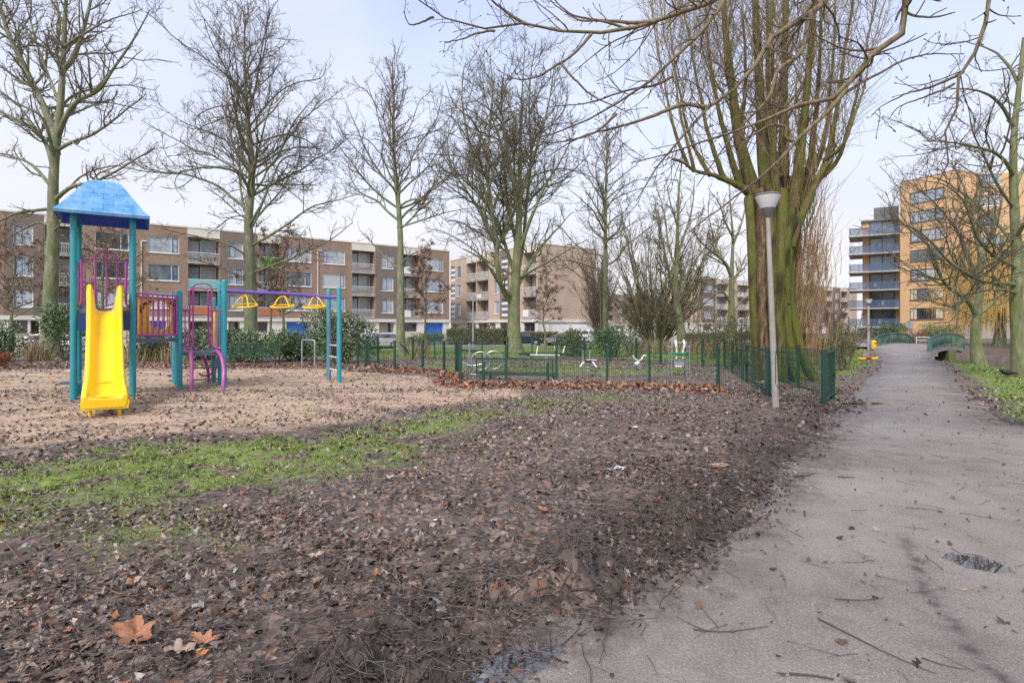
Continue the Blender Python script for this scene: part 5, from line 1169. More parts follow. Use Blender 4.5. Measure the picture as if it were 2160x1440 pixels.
for i,(x,z) in enumerate(((3.6,sl[2]),(2.2,sl[2]),(4.2,sl[0]),(2.0,sl[0]),(4.6,sl[1]))):   # balcony chairs
    t=thing('balcony_chair',['pale wooden chair on the third balcony, the right one','pale wooden chair on the third balcony, the left one','pale chair on the lowest balcony near the middle','pale chair on the lowest balcony near its left end','pale chair on the second balcony from the bottom'][i],'chair',tuple(np.array((52.6,88.7))+np.array((.84,-.542))*x+np.array((.542,.84))*.9)+(z,),.5)
    m=MB();m.box((0,0,.42),(.5,.5,.06));m.build('seat','cream',t,smooth=False);m=MB();m.box((0,.23,.75),(.5,.05,.6));m.build('backrest','cream',t,smooth=False)
    m=MB()
    for sx in (-.22,.22):
        for sy in (-.22,.22): m.bar((sx,sy,0),(sx,sy,.42),.04,.04)
    m.build('leg_frame','cream',t,smooth=False)

# ================================================================== CARS
def car(label,x,y,rz,paint,L=4.0,Wd=1.7,Hh=1.46,van=False,group=None,plate=True):
    t=thing('parked_car' if not van else 'parked_van',label,'car' if not van else 'van',(x,y,-.43),rz)
    # side profile (x forward), lower body and cabin
    h=L/2
    if van:
        low=[(-h,.32),(-h,.95),(-h+.05,1.05),(h-1.0,1.05),(h-.35,.95),(h-.05,.75),(h,.5),(h-.02,.28)]
        cab=[(-h+.03,1.04),(-h+.06,Hh-.1),(-h+.25,Hh),(h-1.75,Hh),(h-1.45,Hh-.1),(h-.72,1.0)]
    else:
        low=[(-h,.35),(-h-.01,.72),(-h+.06,.95),(h-1.35,.93),(h-.75,.86),(h-.18,.70),(h,.52),(h-.02,.26)]
        cab=[(-h+.10,.93),(-h+.32,1.30),(-h+.62,Hh-.03),(-h+1.2,Hh),(h-1.95,Hh-.03),(h-1.65,Hh-.14),(h-1.0,.89)]
    low=low+[(h-.45,.22),(-h+.4,.22)]
    m=MB()
    def loft(poly,w0,w1,zr):
        n=len(poly);v=[]
        for sgn in (-1,1):
            for px_,pz in poly:
                f=min(max((pz-zr[0])/(zr[1]-zr[0]),0),1);v.append((px_,sgn*(w0+(w1-w0)*f)/2,pz))
        m.add(v,[tuple(range(n)),tuple(range(2*n-1,n-1,-1))]+[(i,n+i,n+(i+1)%n,(i+1)%n) for i in range(n)])
    loft(low,Wd,Wd*.97,(.2,.95));loft(cab,Wd*.96,Wd*.74,(.9,Hh))
    b=m.build('body',paint,t,ang=40);md=b.modifiers.new('bev','BEVEL');md.width=.06;md.segments=2;md.limit_method='ANGLE';md.angle_limit=R_(25)
    # glass: side windows and screens set 6 mm proud of the cabin
    def side(zs,f): return (Wd*.96+(Wd*.74-Wd*.96)*((zs-.9)/(Hh-.9)))/2+f
    m=MB()
    segs=[(-h+.35,h-1.95-.95,h-1.95),(h-1.95-.85,h-1.62,h-1.12)] if not van else [(-h+.3,-h+1.2,-h+1.2),(-h+1.4,h-2.0,h-2.0),(h-1.9,h-1.5,h-.95)]
    for sgn in (-1,1):
        for i,(x0,xt,xb) in enumerate(segs):
            z0,z1=(.97,Hh-.12) if not van else (1.12,Hh-.2);xs0=x0+(.28 if i==0 and not van else 0)
            q=[(x0,sgn*side(z0,.012),z0),(xb,sgn*side(z0,.012),z0),(xt,sgn*side(z1,.012),z1),(xs0,sgn*side(z1,.012),z1)]
            m.add(q,[(0,1,2,3) if sgn<0 else (3,2,1,0)])
    a_,b_=(cab[-2],cab[-1]);m.add([(a_[0]+.02,-Wd*.36,a_[1]),(a_[0]+.02,Wd*.36,a_[1]),(b_[0]+.03,Wd*.44,b_[1]+.05),(b_[0]+.03,-Wd*.44,b_[1]+.05)],[(0,3,2,1)])
    a_,b_=(cab[1],cab[0]);m.add([(a_[0]-.03,-Wd*.36,a_[1]),(a_[0]-.03,Wd*.36,a_[1]),(b_[0]-.03,Wd*.42,b_[1]+.06),(b_[0]-.03,-Wd*.42,b_[1]+.06)],[(0,1,2,3)])
    m.build('glazing','carglass',t,smooth=False)
    for sx in (-h+.78,h-.80):
        for sgn in (-1,1):
            m=MB();y=sgn*(Wd/2-.09);m.tube([(sx,y-.1,.31),(sx,y+.1,.31)],.31,18);w=m.build('wheel','tyre',t)
            m=MB();m.tube([(sx,y+sgn*.095,.31),(sx,y+sgn*.115,.31)],.20,12);m.build('rim','rim',w)
    for sgn in (-1,1):
        m=MB();m.ell((h-.14,sgn*Wd*.36,.66),(.10,.2,.07),6,10);m.build('headlight','headlamp',t)
        m=MB();m.ell((-h+.03,sgn*Wd*.43,.85),(.05,.09,.14),6,10);m.build('tail_light','red',t)
        m=MB();m.ell((h-1.25,sgn*(Wd/2+.06),.98),(.07,.1,.06),6,8);m.build('mirror',paint,t)
    if plate: m=MB();m.box((h+.012,0,.42),(.02,.5,.11));m.build('number_plate','plate',t,smooth=False);m=MB();m.box((-h-.02,0,.6),(.02,.5,.11));m.build('number_plate','plate',t,smooth=False)
    return t
aA=math.atan2(.59,.81)
car('silver hatchback parked left of the slim tree trunk beside the evergreen shrubs',ax(803,54.5),54.5,PI+.25,'carsilver',3.9,1.7,1.47)
car('dark blue hatchback parked behind the thick mossy trunk',ax(1104,63),63,.12,'cardark',4.1,1.7,1.47)
car('grey car with a yellow number plate parked nose to the right tree trunk',ax(1187,63),63,PI+.75,'cargrey',4.2,1.72,1.36)
car('white van parked behind the evergreen shrub',ax(1236,73.5),73.5,.15,'carwhite',4.2,1.75,1.72,True)
car('white car with a red tail light half hidden behind the left tree trunk',ax(113,45.5),45.5,.35,'carwhite',3.8,1.7,1.45)
car('white hatchback far off, left one of the two before the farthest block',ax(1303,106),106,.3,'carwhite',4,1.7,1.45)
car('silver hatchback far off, right one of the two before the farthest block',ax(1345,112),112,.3,'carsilver',4,1.7,1.45)
# ================================================================== TREES
def interp(P,R,idx,t):
    n=P.shape[1];f=t*(n-1);i=np.minimum(f.astype(int),n-2);w=(f-i)
    a=P[idx,i];b=P[idx,i+1];tg=b-a;tg/=np.maximum(np.linalg.norm(tg,axis=1,keepdims=True),1e-9)
    return a+(b-a)*w[:,None],tg,R[idx,i]*(1-w)+R[idx,i+1]*w
def plen(P): return np.linalg.norm(np.diff(P,axis=1),axis=2).sum(1)
def grow(r,start,dirs,L,r0,r1,n,wander,up,kink=0.0):
    """integrate B branches of n points: random wander, upward pull `up` (negative droops)"""
    B=len(start);P=np.zeros((B,n,3));P[:,0]=start;d=dirs/np.maximum(np.linalg.norm(dirs,axis=1,keepdims=True),1e-9);st=(L/(n-1))[:,None]
    drift=r.normal(0,wander,(B,3))
    for i in range(1,n):
        P[:,i]=P[:,i-1]+d*st
        drift=.55*drift+r.normal(0,wander,(B,3))
        d=d+drift;d[:,2]+=up;d/=np.maximum(np.linalg.norm(d,axis=1,keepdims=True),1e-9)
    t=np.linspace(0,1,n)[None]
    return P,r0[:,None]*(1-t)+r1[:,None]*t
def spawn(r,P,R,per_m,t0,t1,ang,lenf,rr,n,wander,up,rmin=.006,rend=.45,lmin=.15,upbias=0.0,fixed=None):
    Lp=plen(P);cnt=np.maximum(np.round(Lp*per_m*(t1-t0)+r.uniform(-.5,.5,len(Lp))),0).astype(int) if fixed is None else np.full(len(Lp),fixed)
    idx=np.repeat(np.arange(len(P)),cnt)
    if not len(idx): return None
    t=t0+(t1-t0)*r.random(len(idx))
    s,tg,rad=interp(P,R,idx,t)
    rv=r.normal(0,1,(len(idx),3));rv[:,2]+=upbias;rv-=tg*(rv*tg).sum(1,keepdims=True);rv/=np.maximum(np.linalg.norm(rv,axis=1,keepdims=True),1e-9)
    a=R_(1)*r.uniform(ang[0],ang[1],len(idx))
    d=tg*np.cos(a)[:,None]+rv*np.sin(a)[:,None]
    L=np.maximum(Lp[idx]*lenf*(1-.55*t)*r.uniform(.55,1.3,len(idx)),lmin)
    ra=np.maximum(rad*rr*r.uniform(.7,1,len(idx)),rmin)
    return grow(r,s,d,L,ra,np.maximum(ra*rend,rmin*.75),n,wander,up)
def finish(root,levels,mat,trunk,crown='crown'):
    """levels: list of (P,R,sides); the first `trunk` entries form the trunk mesh, the rest the crown"""
    o=np.array(root.location)
    for nm,sel in (('trunk',levels[:trunk]),(crown,levels[trunk:])):
        if not sel: continue
        Vs=[];Fs=[];Rs=[];off=0
        for P,R,sd in sel:
            V,Fq,rr=tubes_np(P,R,sd);Vs.append(V-o);Fs.append(Fq+off);Rs.append(rr);off+=len(V)
        np_mesh(nm,np.concatenate(Vs),[np.concatenate(Fs)],mat,root,True,{'rad':np.concatenate(Rs)})
def flare(tr,R,amt=.75,h=.55):
    z=tr[:,2]-tr[0,2];return R*(1+amt*np.exp(-z/h))
def trunk_line(x,y,zs,px_pts,n=26):
    """trunk axis from measured points [(px,py)] at depth y"""
    pts=[P3(a,b,y) for a,b in px_pts];pts[0]=(pts[0][0],y,gz(x,y)-.15);return smooth_line(pts,n)
def stack(lines,n):
    return np.stack([smooth_line(l,n) for l in lines])
def limb3(pts,r0,r1,n=16,jit=0):
    P=smooth_line(np.array(pts),n);return P,np.linspace(r0,r1,n)
def bare_tree(label,x,y,tp,r0,limbs,seed,mat='bark',lv=None,group=None,name='bare_tree',trunk_r1=.03,tn=28,flr=.6,twig=.0085,extra=None,tpw=1.1,lv2=(1.9,.42),lv3=(3.4,.42),lv4=(4.2,.5),spread=1.0,up2=.05,leafy=None):
    """tp = trunk points (px,py) ; limbs = dict(z0,z1,n,len0,len1,inc0,inc1,up) or explicit list of ([(px,py,Y)],r0,r1)"""
    r=np.random.default_rng(seed);zb=gz(x,y);root=thing(name,label,'tree',(x,y,zb),0,group)
    tr=trunk_line(x,y,None,tp,tn);tt=np.linspace(0,1,tn);R=r0*(1-tt)**tpw+trunk_r1;R=flare(tr,R,flr)
    levels=[(tr[None],R[None],16)];T_=1
    mainP=[];mainR=[]
    N1=18
    if isinstance(limbs,dict):
        g=limbs;n=g['n'];zt=np.sort(r.uniform(0,1,n)*.15+np.linspace(0,.85,n));zabs=g['z0']+(g['z1']-g['z0'])*zt
        tz=(tr[:,2]);tpar=np.interp(zabs,tz,np.linspace(0,1,tn));s,tg,rad=interp(tr[None],R[None],np.zeros(n,int),tpar)
        az_=np.arange(n)*2.399+r.normal(0,.5,n);inc=R_(1)*(g['inc0']+(g['inc1']-g['inc0'])*zt+r.normal(0,6,n))
        d=np.stack([np.cos(az_)*np.sin(inc),np.sin(az_)*np.sin(inc),np.cos(inc)],1)
        prof=g.get('prof');L=(np.interp(zt,*prof) if prof else g['len0']+(g['len1']-g['len0'])*zt)*r.uniform(.8,1.15,n)
        ra=np.minimum(rad*g.get('rr',.5),.0125*L+.012)*r.uniform(.8,1.1,n)
        P,Rr=grow(r,s,d,L,ra,np.full(n,.014),N1,g.get('wander',.075),g.get('up',.045))
        mainP.append(P);mainR.append(Rr)
    lim=limbs if isinstance(limbs,list) else (extra or [])
    if lim:
        P=[];Rr=[]
        for pts,a,b in lim:
            q,rr=limb3([P3(*p) for p in pts],a,b,N1);w=np.cumsum(r.normal(0,.018,(N1,3)),0)*np.linspace(0,1,N1)[:,None];P.append(q+w);Rr.append(rr)
        mainP.append(np.stack(P));mainR.append(np.stack(Rr))
    P1=np.concatenate(mainP);R1=np.concatenate(mainR);levels.append((P1,R1,8))
    S=spread
    l2=spawn(r,P1,R1,lv2[0],.16,1.0,(28,64),lv2[1]*S,.6,12,.10,up2,rmin=.011,upbias=.25)
    top=spawn(r,tr[None],R[None],2.2,.62,1.0,(30,60),.14,.5,12,.10,.06,rmin=.012)
    P2=np.concatenate([l2[0],top[0]]);R2=np.concatenate([l2[1],top[1]]);levels.append((P2,R2,5))
    P3_,R3=spawn(r,P2,R2,lv3[0],.12,1,(25,65),lv3[1]*S,.6,8,.14,.05,rmin=twig*1.1,upbias=.3,lmin=.3);levels.append((P3_,R3,4))
    q=spawn(r,P1,R1,1.6,.25,1,(30,75),.11,.3,8,.14,.05,rmin=twig,lmin=.35);levels.append((q[0],q[1],4))
    P4,R4=spawn(r,P3_,R3,lv4[0],.1,1,(25,65),lv4[1],.7,5,.17,.06,rmin=twig*.8,lmin=.16,upbias=.3);levels.append((P4,R4,3))
    if T_: finish(root,levels,mat,1)
    if leafy:
        n,cols,size=leafy;src=[P3_,P4];ii=r.integers(0,len(P4),n);pt=P4[ii,r.integers(1,5,n)]
        leaf_cloud(root,'foliage',pt+r.normal(0,.04,(n,3)),size,cols,'leaf',r)
    return root
def leaf_cloud(root,nm,P,size,cols,mat,r,out=None,asp=.5,glue=None):
    """small folded leaf quads at world points P, tinted one by one"""
    n=len(P);s=r.uniform(size[0],size[1],n)[:,None]
    d=r.normal(0,1,(n,3)) if out is None else out+r.normal(0,.55,(n,3));d/=np.linalg.norm(d,axis=1,keepdims=True)
    q=r.normal(0,1,(n,3));w=np.cross(d,q);w/=np.maximum(np.linalg.norm(w,axis=1,keepdims=True),1e-9);nn=np.cross(d,w)
    a=P;b=P+d*s*.5+w*s*asp*.5+nn*s*.12;c=P+d*s-nn*s*.1;e=P+d*s*.5-w*s*asp*.5+nn*s*.12
    V=np.stack([a,b,c,e],1).reshape(-1,3)-np.array(root.location);i=np.arange(n)*4
    Ft=np.concatenate([np.stack([i,i+1,i+2],1),np.stack([i,i+2,i+3],1)])
    col=cols[r.integers(0,len(cols),n)]*r.uniform(.65,1.3,(n,1))
    return np_mesh(nm,V,[Ft],mat,root,False,None,np.repeat(col,4,0))
BROWN=np.array([(.20,.115,.075),(.15,.09,.065),(.26,.155,.095),(.11,.07,.055),(.30,.17,.10)])
# --- row of big trees behind the play area
# leftmost tree, spreading limbs measured from the photo
Y1=28.
bare_tree('mossy bare tree behind the blue roofed play tower, leftmost of the row',ax(106,Y1),Y1,[(104,762),(106,640),(112,500),(112,400),(116,330),(126,240),(132,150),(136,60),(143,-60),(150,-180)],.33,
 [([(112,425,Y1),(150,395,27.6),(200,383,27),(262,352,26.5),(330,313,26)],.11,.02),([(110,395,Y1),(70,350,28.4),(30,330,28.8),(-10,318,29)],.10,.03),([(112,440,Y1),(70,445,27.5),(30,452,27),(-20,470,26.6)],.09,.03),
  ([(114,360,Y1),(95,300,28.3),(60,265,28.8),(0,235,29.3),(-50,200,30)],.12,.03),([(118,325,Y1),(110,270,28.5),(82,205,29),(55,150,29.3),(20,80,29.8),(-5,0,30),(-20,-80,30)],.20,.05),
  ([(118,318,Y1),(150,300,27.4),(200,280,27),(260,235,26.6),(300,200,26.4)],.10,.02),([(122,290,Y1),(135,255,27.6),(160,215,27.2),(205,190,26.8),(240,140,26.5),(280,80,26.3),(310,20,26)],.13,.02),
  ([(128,230,Y1),(150,205,28.5),(190,190,29),(260,180,29.5),(330,190,30)],.07,.015),([(132,150,Y1),(155,120,28),(175,60,28.2),(190,-20,28.4),(200,-90,28.5)],.13,.03),([(130,160,Y1),(118,110,28.2),(120,40,28.3),(100,-40,28.5)],.09,.03),
  ([(134,100,Y1),(170,75,27),(220,45,26.5),(300,20,26)],.07,.015),([(116,340,Y1),(90,250,27),(40,220,26.5),(-30,170,26)],.09,.02),([(112,480,Y1),(80,470,29),(40,490,29.5),(0,515,30)],.07,.015),([(113,490,Y1),(128,470,27.4),(145,455,27.1),(165,440,26.8)],.05,.012),
  ([(128,220,Y1),(110,180,29),(80,100,29.5),(60,30,30),(40,-50,30)],.08,.02),([(136,60,Y1),(120,20,28.5),(90,-30,29)],.06,.02),([(125,255,Y1),(165,235,29),(220,215,29.8),(300,230,30.4)],.07,.015)],31,'bark',lv2=(2.8,.36),lv3=(4.2,.42),lv4=(4.6,.5),trunk_r1=.04,tpw=1.25,twig=.0075)
Y2=34.
bare_tree('tall straight bare tree with a fan of rising limbs behind the overhead ring beam',ax(529,Y2),Y2,[(529,740),(529,640),(528,540),(524,470),(531,380),(527,300),(519,210),(515,120),(517,40),(516,14)],.37,
 dict(z0=6.0,z1=20.0,n=48,inc0=66,inc1=30,prof=([0,.12,.35,.65,1],[9.2,9.8,8.6,6.4,2.6]),up=.026,wander=.09,rr=.42),32,'bark',lv2=(2.3,.36),lv3=(4.2,.42),lv4=(4.4,.5),up2=.035,twig=.0072,tpw=1.15,
 extra=[([(522,540,Y2),(480,515,33.4),(420,500,33),(370,490,32.5),(330,480,32)],.07,.02),([(522,590,Y2),(470,565,33.4),(430,550,33),(390,535,32.5)],.05,.015),([(533,575,Y2),(575,560,33.5),(640,535,33),(700,505,32.6),(745,470,32)],.08,.02)])
Y3=30.5
bare_tree('slim bare tree with a straight mossy trunk right of the silver car',ax(845,Y3),Y3,[(845,752),(845,640),(845,520),(841,440),(833,360),(831,280),(829,200),(828,130)],.215,
 dict(z0=6.2,z1=15.2,n=34,inc0=62,inc1=28,prof=([0,.2,.5,1],[5.0,5.4,4.4,1.6]),up=.028,wander=.08,rr=.5),33,'bark',lv2=(3.0,.36),lv3=(4.2,.42),lv4=(4.4,.5),twig=.0072,
 extra=[([(842,570,Y3),(855,545,30.2),(885,530,30),(910,515,29.8)],.045,.015),([(839,565,Y3),(815,545,30.7),(790,520,31),(760,490,31.2)],.05,.015),([(838,480,Y3),(880,468,30),(940,450,29.6),(1000,440,29.2)],.06,.012)])
Y4=33.
bare_tree('thick mossy bare tree splitting into several upright stems in front of the pale brick block',ax(1086,Y4),Y4,[(1085,750),(1084,690),(1085,640),(1088,580),(1092,520),(1095,450),(1096,380),(1097,300),(1101,200),(1106,120),(1108,80)],.40,
 [([(1080,640,Y4),(1062,615,32.7),(1050,575,32.4),(1048,520,32.2),(1038,450,32.1),(1030,380,32),(1030,300,32),(1040,200,32.3),(1035,120,32.5)],.165,.02),
  ([(1082,630,Y4),(1055,600,32),(1035,570,31.3),(1015,545,30.8),(975,525,30.2)],.12,.03),([(1094,600,Y4),(1110,570,33.4),(1130,535,33.8),(1160,500,34.2),(1210,450,34.8)],.12,.015),
  ([(1096,560,Y4),(1105,500,33.5),(1112,420,33.9),(1122,340,34.2),(1118,250,34.4),(1120,160,34.5),(1130,90,34.6)],.12,.02),([(1094,540,Y4),(1080,470,33.6),(1068,400,34),(1062,320,34.3),(1040,240,34.6),(1010,160,34.8)],.11,.02),
  ([(1090,590,Y4),(1070,530,33.6),(1050,470,34),(1010,410,34.4),(960,360,34.8),(930,300,35)],.12,.02),([(1095,530,Y4),(1120,460,32.6),(1150,390,32.2),(1185,330,31.8),(1215,270,31.6)],.12,.02),
  ([(1096,480,Y4),(1085,400,32.6),(1065,300,32.2),(1055,220,32),(1060,140,31.9)],.12,.02),([(1097,420,Y4),(1120,350,33),(1150,260,33),(1165,180,33),(1170,130,33)],.10,.02),
  ([(1045,510,32.2),(1020,460,32),(985,400,31.5),(945,340,31),(915,290,30.8)],.10,.02),([(1036,440,32.1),(1010,370,32.2),(985,280,32.4),(975,200,32.6),(980,140,32.7)],.09,.02),
  ([(1098,585,Y4),(1140,560,32.4),(1190,530,32),(1240,500,31.6)],.08,.015),([(1082,580,Y4),(1040,560,34),(990,520,34.6),(940,490,35),(900,480,35.4)],.07,.015),([(1110,430,33.9),(1140,400,34.4),(1190,380,35),(1240,330,35.5)],.07,.015),
  ([(1030,320,32),(1000,260,31.6),(960,220,31.3),(940,170,31)],.06,.015),([(1119,240,34.4),(1140,190,34.8),(1175,150,35),(1190,110,35.3)],.06,.015)],34,'barkgreen',lv2=(2.6,.46),lv3=(4.2,.44),lv4=(4.2,.5),trunk_r1=.02,tpw=1.55,twig=.0075)
Y6=44.
bare_tree('slender bare tree just right of the windowless end wall',ax(1277,Y6),Y6,[(1278,745),(1277,640),(1277,560),(1277,480),(1278,400),(1280,320),(1278,240)],.24,
 dict(z0=6.0,z1=16.8,n=32,inc0=64,inc1=30,prof=([0,.3,.6,1],[5.4,5.6,4.4,1.8]),up=.028,wander=.085,rr=.55),36,'bark',lv2=(2.4,.36),lv3=(3.6,.42),lv4=(3.2,.5),twig=.0095,
 extra=[([(1275,575,Y6),(1240,560,43.6),(1200,550,43.2),(1150,552,42.6),(1110,548,42)],.06,.015),([(1268,690,44.2),(1266,620,44.3),(1263,570,44.4),(1255,520,44.4),(1250,480,44.6)],.05,.02)])
# multi-stemmed fan of upright stems
def fan_tree(label,x,y,n,h,r0,seed,spreadpx,mat='barkgreen',name='multistem_tree',per=(2.2,3.2),inc=30,rough=.07):
    r=np.random.default_rng(seed);zb=gz(x,y);root=thing(name,label,'tree',(x,y,zb))
    a=r.uniform(0,2*PI,n);i_=R_(1)*inc*np.sqrt(r.random(n));s=np.stack([x+np.cos(a)*r.uniform(.05,.45,n)*r0*5,y+np.sin(a)*r.uniform(.05,.45,n)*r0*5,np.full(n,zb-.1)],1)
    d=np.stack([np.cos(a)*np.sin(i_),np.sin(a)*np.sin(i_),np.cos(i_)],1);L=h*r.uniform(.7,1.05,n)
    P,R=grow(r,s,d,L,r0*r.uniform(.5,1,n),np.full(n,.015),16,rough*.5,.012);lv=[(P,R,8)]
    P2,R2=spawn(r,P,R,per[0],.12,1,(18,48),.26,.55,10,.07,.06,rmin=.013);lv.append((P2,R2,4))
    P3_,R3=spawn(r,P2,R2,per[1],.1,1,(20,50),.40,.6,6,.1,.06,rmin=.010,lmin=.3);lv.append((P3_,R3,3))
    finish(root,lv,mat,1);return root
fan_tree('multi stemmed tree with a dense fan of upright green stems behind the exercise yard',ax(1383,40.),40.,38,10.8,.10,41,0,inc=38,per=(2.8,3.6))
bare_tree('pale forked bare tree right of the multi stemmed fan',ax(1436,38.),38.,[(1440,742),(1434,680),(1428,640),(1425,600),(1428,540),(1430,470),(1432,400),(1440,330)],.26,
 [([(1428,640,38),(1418,600,37.6),(1408,560,37.3),(1395,500,37),(1385,440,36.8)],.13,.02),([(1431,630,38),(1445,590,38.3),(1460,560,38.5),(1490,520,38.8),(1520,490,39)],.10,.02),([(1428,540,38),(1445,490,38.4),(1460,430,38.8),(1465,370,39)],.09,.02),
  ([(1427,570,38),(1410,520,38.5),(1400,450,39),(1380,380,39.4)],.08,.02),([(1440,600,38.2),(1475,585,37.6),(1520,590,37),(1560,615,36.6)],.06,.015),([(1430,480,38),(1415,430,37.6),(1400,370,37.3)],.07,.015)],42,'barkgreen',lv2=(2.6,.40),lv3=(3.6,.42),lv4=(3.2,.5),twig=.009)
bare_tree('bare tree with crooked wide limbs left of the poplar trunk',ax(1541,44.),44.,[(1543,745),(1543,690),(1543,620),(1544,560),(1546,500),(1541,440),(1537,380)],.34,
 [([(1543,585,44),(1533,560,43.6),(1520,545,43.2),(1500,530,42.8),(1475,505,42.4),(1460,480,42)],.16,.03),([(1542,640,44),(1520,610,43.4),(1490,600,43),(1455,595,42.5),(1420,592,42)],.10,.02),([(1545,600,44),(1560,570,44.4),(1575,540,44.8),(1600,510,45)],.12,.02),
  ([(1546,500,44),(1530,470,43.6),(1515,430,43.2),(1490,400,43)],.10,.02),([(1545,520,44),(1565,470,44.3),(1580,420,44.6),(1600,380,45)],.10,.02),([(1520,545,43.2),(1505,500,43.5),(1495,450,43.8),(1500,400,44)],.08,.02),([(1544,660,44),(1570,630,44.2),(1610,615,44.4),(1650,620,44.6)],.07,.02)],43,'barkgreen',lv2=(2.6,.40),lv3=(3.6,.42),lv4=(3.0,.5),twig=.010,tpw=1.4)
fan_tree('dark twiggy column of dense brown stems at the corner of the windowless end wall',ax(1262,66.),66.,30,11.5,.12,44,0,'barkdark',inc=7,per=(2.6,3.0))
# right-hand trees by the canal
YR=22.6
bare_tree('forked mossy tree on the canal bank in front of the weeping willow',ax(2060,YR),YR,[(2066,775),(2060,735),(2058,700),(2060,665),(2066,620),(2068,570),(2066,520),(2064,460),(2068,400)],.175,
 [([(2059,668,YR),(2048,643,22.3),(2030,625,22),(2008,610,21.7),(1990,590,21.4),(1975,545,21.2),(1958,510,21),(1930,480,20.8),(1890,470,20.6)],.10,.012),([(2062,665,YR),(2085,645,22.6),(2105,625,22.7),(2125,600,22.8),(2160,570,23)],.10,.02),
  ([(2066,610,YR),(2050,560,22),(2030,510,21.6),(2000,460,21.2),(1965,420,20.8),(1930,390,20.5)],.07,.012),([(2067,560,YR),(2085,510,23),(2100,450,23.3),(2110,390,23.5)],.10,.02),([(2066,520,YR),(2045,460,22.9),(2030,400,23.2),(2000,340,23.4)],.09,.02),
  ([(2040,632,22.2),(2010,645,21.6),(1980,640,21.2),(1940,625,20.8)],.05,.012),([(1990,590,21.4),(1965,585,21),(1930,575,20.6),(1890,560,20.2)],.05,.012),([(2066,590,YR),(2100,560,22.2),(2130,530,22),(2165,515,21.8)],.07,.02)],51,'barkgreen',lv2=(3.6,.50),lv3=(4.8,.44),lv4=(4.4,.5),twig=.006,flr=.6,trunk_r1=.03)
YQ=17.3
bare_tree('dark mossy tree with long drooping limbs at the right picture edge',ax(2149,YQ),YQ,[(2152,802),(2149,740),(2147,690),(2143,640),(2146,560),(2142,480),(2139,420),(2137,350),(2140,270),(2150,180),(2160,80)],.15,
 [([(2143,600,YQ),(2110,597,16.8),(2075,595,16.4),(2040,580,16),(2000,555,15.7),(1965,520,15.4),(1930,492,15.2),(1885,480,15),(1840,490,14.8)],.062,.008),([(2143,565,YQ),(2120,552,16.9),(2095,540,16.6),(2060,500,16.2),(2040,440,16),(2020,410,15.7),(1985,390,15.4),(1930,385,15.1)],.058,.008),
  ([(2141,520,YQ),(2110,480,17.6),(2070,440,18),(2020,400,18.4),(1960,375,18.7),(1900,370,19)],.055,.008),([(2140,440,YQ),(2110,400,17),(2080,340,16.7),(2050,270,16.4),(2030,200,16.2)],.05,.008),([(2138,370,YQ),(2110,330,16.6),(2060,310,16),(2000,300,15.5),(1950,300,15)],.06,.012),
  ([(2145,620,YQ),(2120,610,16.6),(2080,608,16.1),(2030,625,15.6)],.05,.012),([(2140,270,YQ),(2110,220,17),(2070,190,16.6),(2000,180,16.3)],.06,.012),([(2139,400,YQ),(2160,350,17.6),(2190,300,18)],.07,.02),([(2150,180,YQ),(2120,130,17.6),(2080,100,18),(2030,90,18.3)],.055,.012),([(2142,500,YQ),(2165,470,16.8),(2200,440,16.4)],.07,.02)],52,'barkgreen',lv2=(3.8,.48),lv3=(5.2,.44),lv4=(4.6,.5),twig=.0048,flr=.4,trunk_r1=.05,leafy=(160,BROWN,(.05,.10)))
# distant tops behind the flats, a few separate trees
for i,(px,Y,h) in enumerate(((60,78,15.5),(395,84,16.5),(440,86,16),(640,92,14),(1690,110,13),(1755,125,12))):
    lab=['distant bare tree rising over the roof at far left','distant bare tree above the roof between the two big trunks, left one','distant bare tree above the roof between the two big trunks, right one','distant bare tree just above the roof behind the rings','distant bare tree right of the poplar, nearer one','distant bare tree left of the balconies of the orange block'][i]
    fan_tree(lab,ax(px,Y),Y,20,h,.12,60+i,0,'barkdark','distant_tree',inc=26,per=(2.0,2.2))
# small street trees keeping their brown leaves
def brown_tree(label,px,Y,top,base,wpx,seed,n=2600,r0=.09,z0=.32,col=BROWN,dens=1.0):
    x=ax(px,Y);zb=gz(x,Y);r=np.random.default_rng(seed);root=thing('young_tree',label,'tree',(x,Y,zb));h=az(top,Y)-zb
    tr=np.array([(x+r.normal(0,.03)*i,Y,zb-.1+(h+.1)*i/11) for i in range(12)]);R=r0*(1-np.linspace(0,1,12))+.012
    lv=[(tr[None],R[None],8)];w=wpx/F*Y
    k=30;t=np.linspace(z0,.96,k);s,tg,rad=interp(tr[None],R[None],np.zeros(k,int),t);a=np.arange(k)*2.4;inc=R_(1)*np.linspace(72,30,k)
    P,Rr=grow(r,s,np.stack([np.cos(a)*np.sin(inc),np.sin(a)*np.sin(inc),np.cos(inc)],1),w*(1.0-.75*np.abs(np.linspace(-.35,1,k)))*r.uniform(.8,1.2,k),np.maximum(rad*.5,.012),np.full(k,.009),10,.08,.03)
    lv.append((P,Rr,5));P2,R2=spawn(r,P,Rr,3.0,.15,1,(25,60),.45,.6,7,.12,.02,rmin=.009,lmin=.25);lv.append((P2,R2,3))
    P3_,R3=spawn(r,P2,R2,4,.1,1,(25,60),.5,.7,5,.14,.0,rmin=.008,lmin=.15);lv.append((P3_,R3,3))
    finish(root,lv,'bark',1)
    ii=r.integers(0,len(P3_),n);leaf_cloud(root,'foliage',P3_[ii,r.integers(0,5,n)]+r.normal(0,.06,(n,3)),(.09,.17),col,'leaf',r)
brown_tree('young brown leaved tree before the right end of the long brick block',897,44,505,745,58,71,3200)
brown_tree('young brown leaved tree before the windowless end wall',1150,50,540,745,52,72,2600,z0=.3)
brown_tree('young brown leaved tree just right of the tall straight trunk, behind the rings',571,41,480,730,62,73,2400,z0=.35)
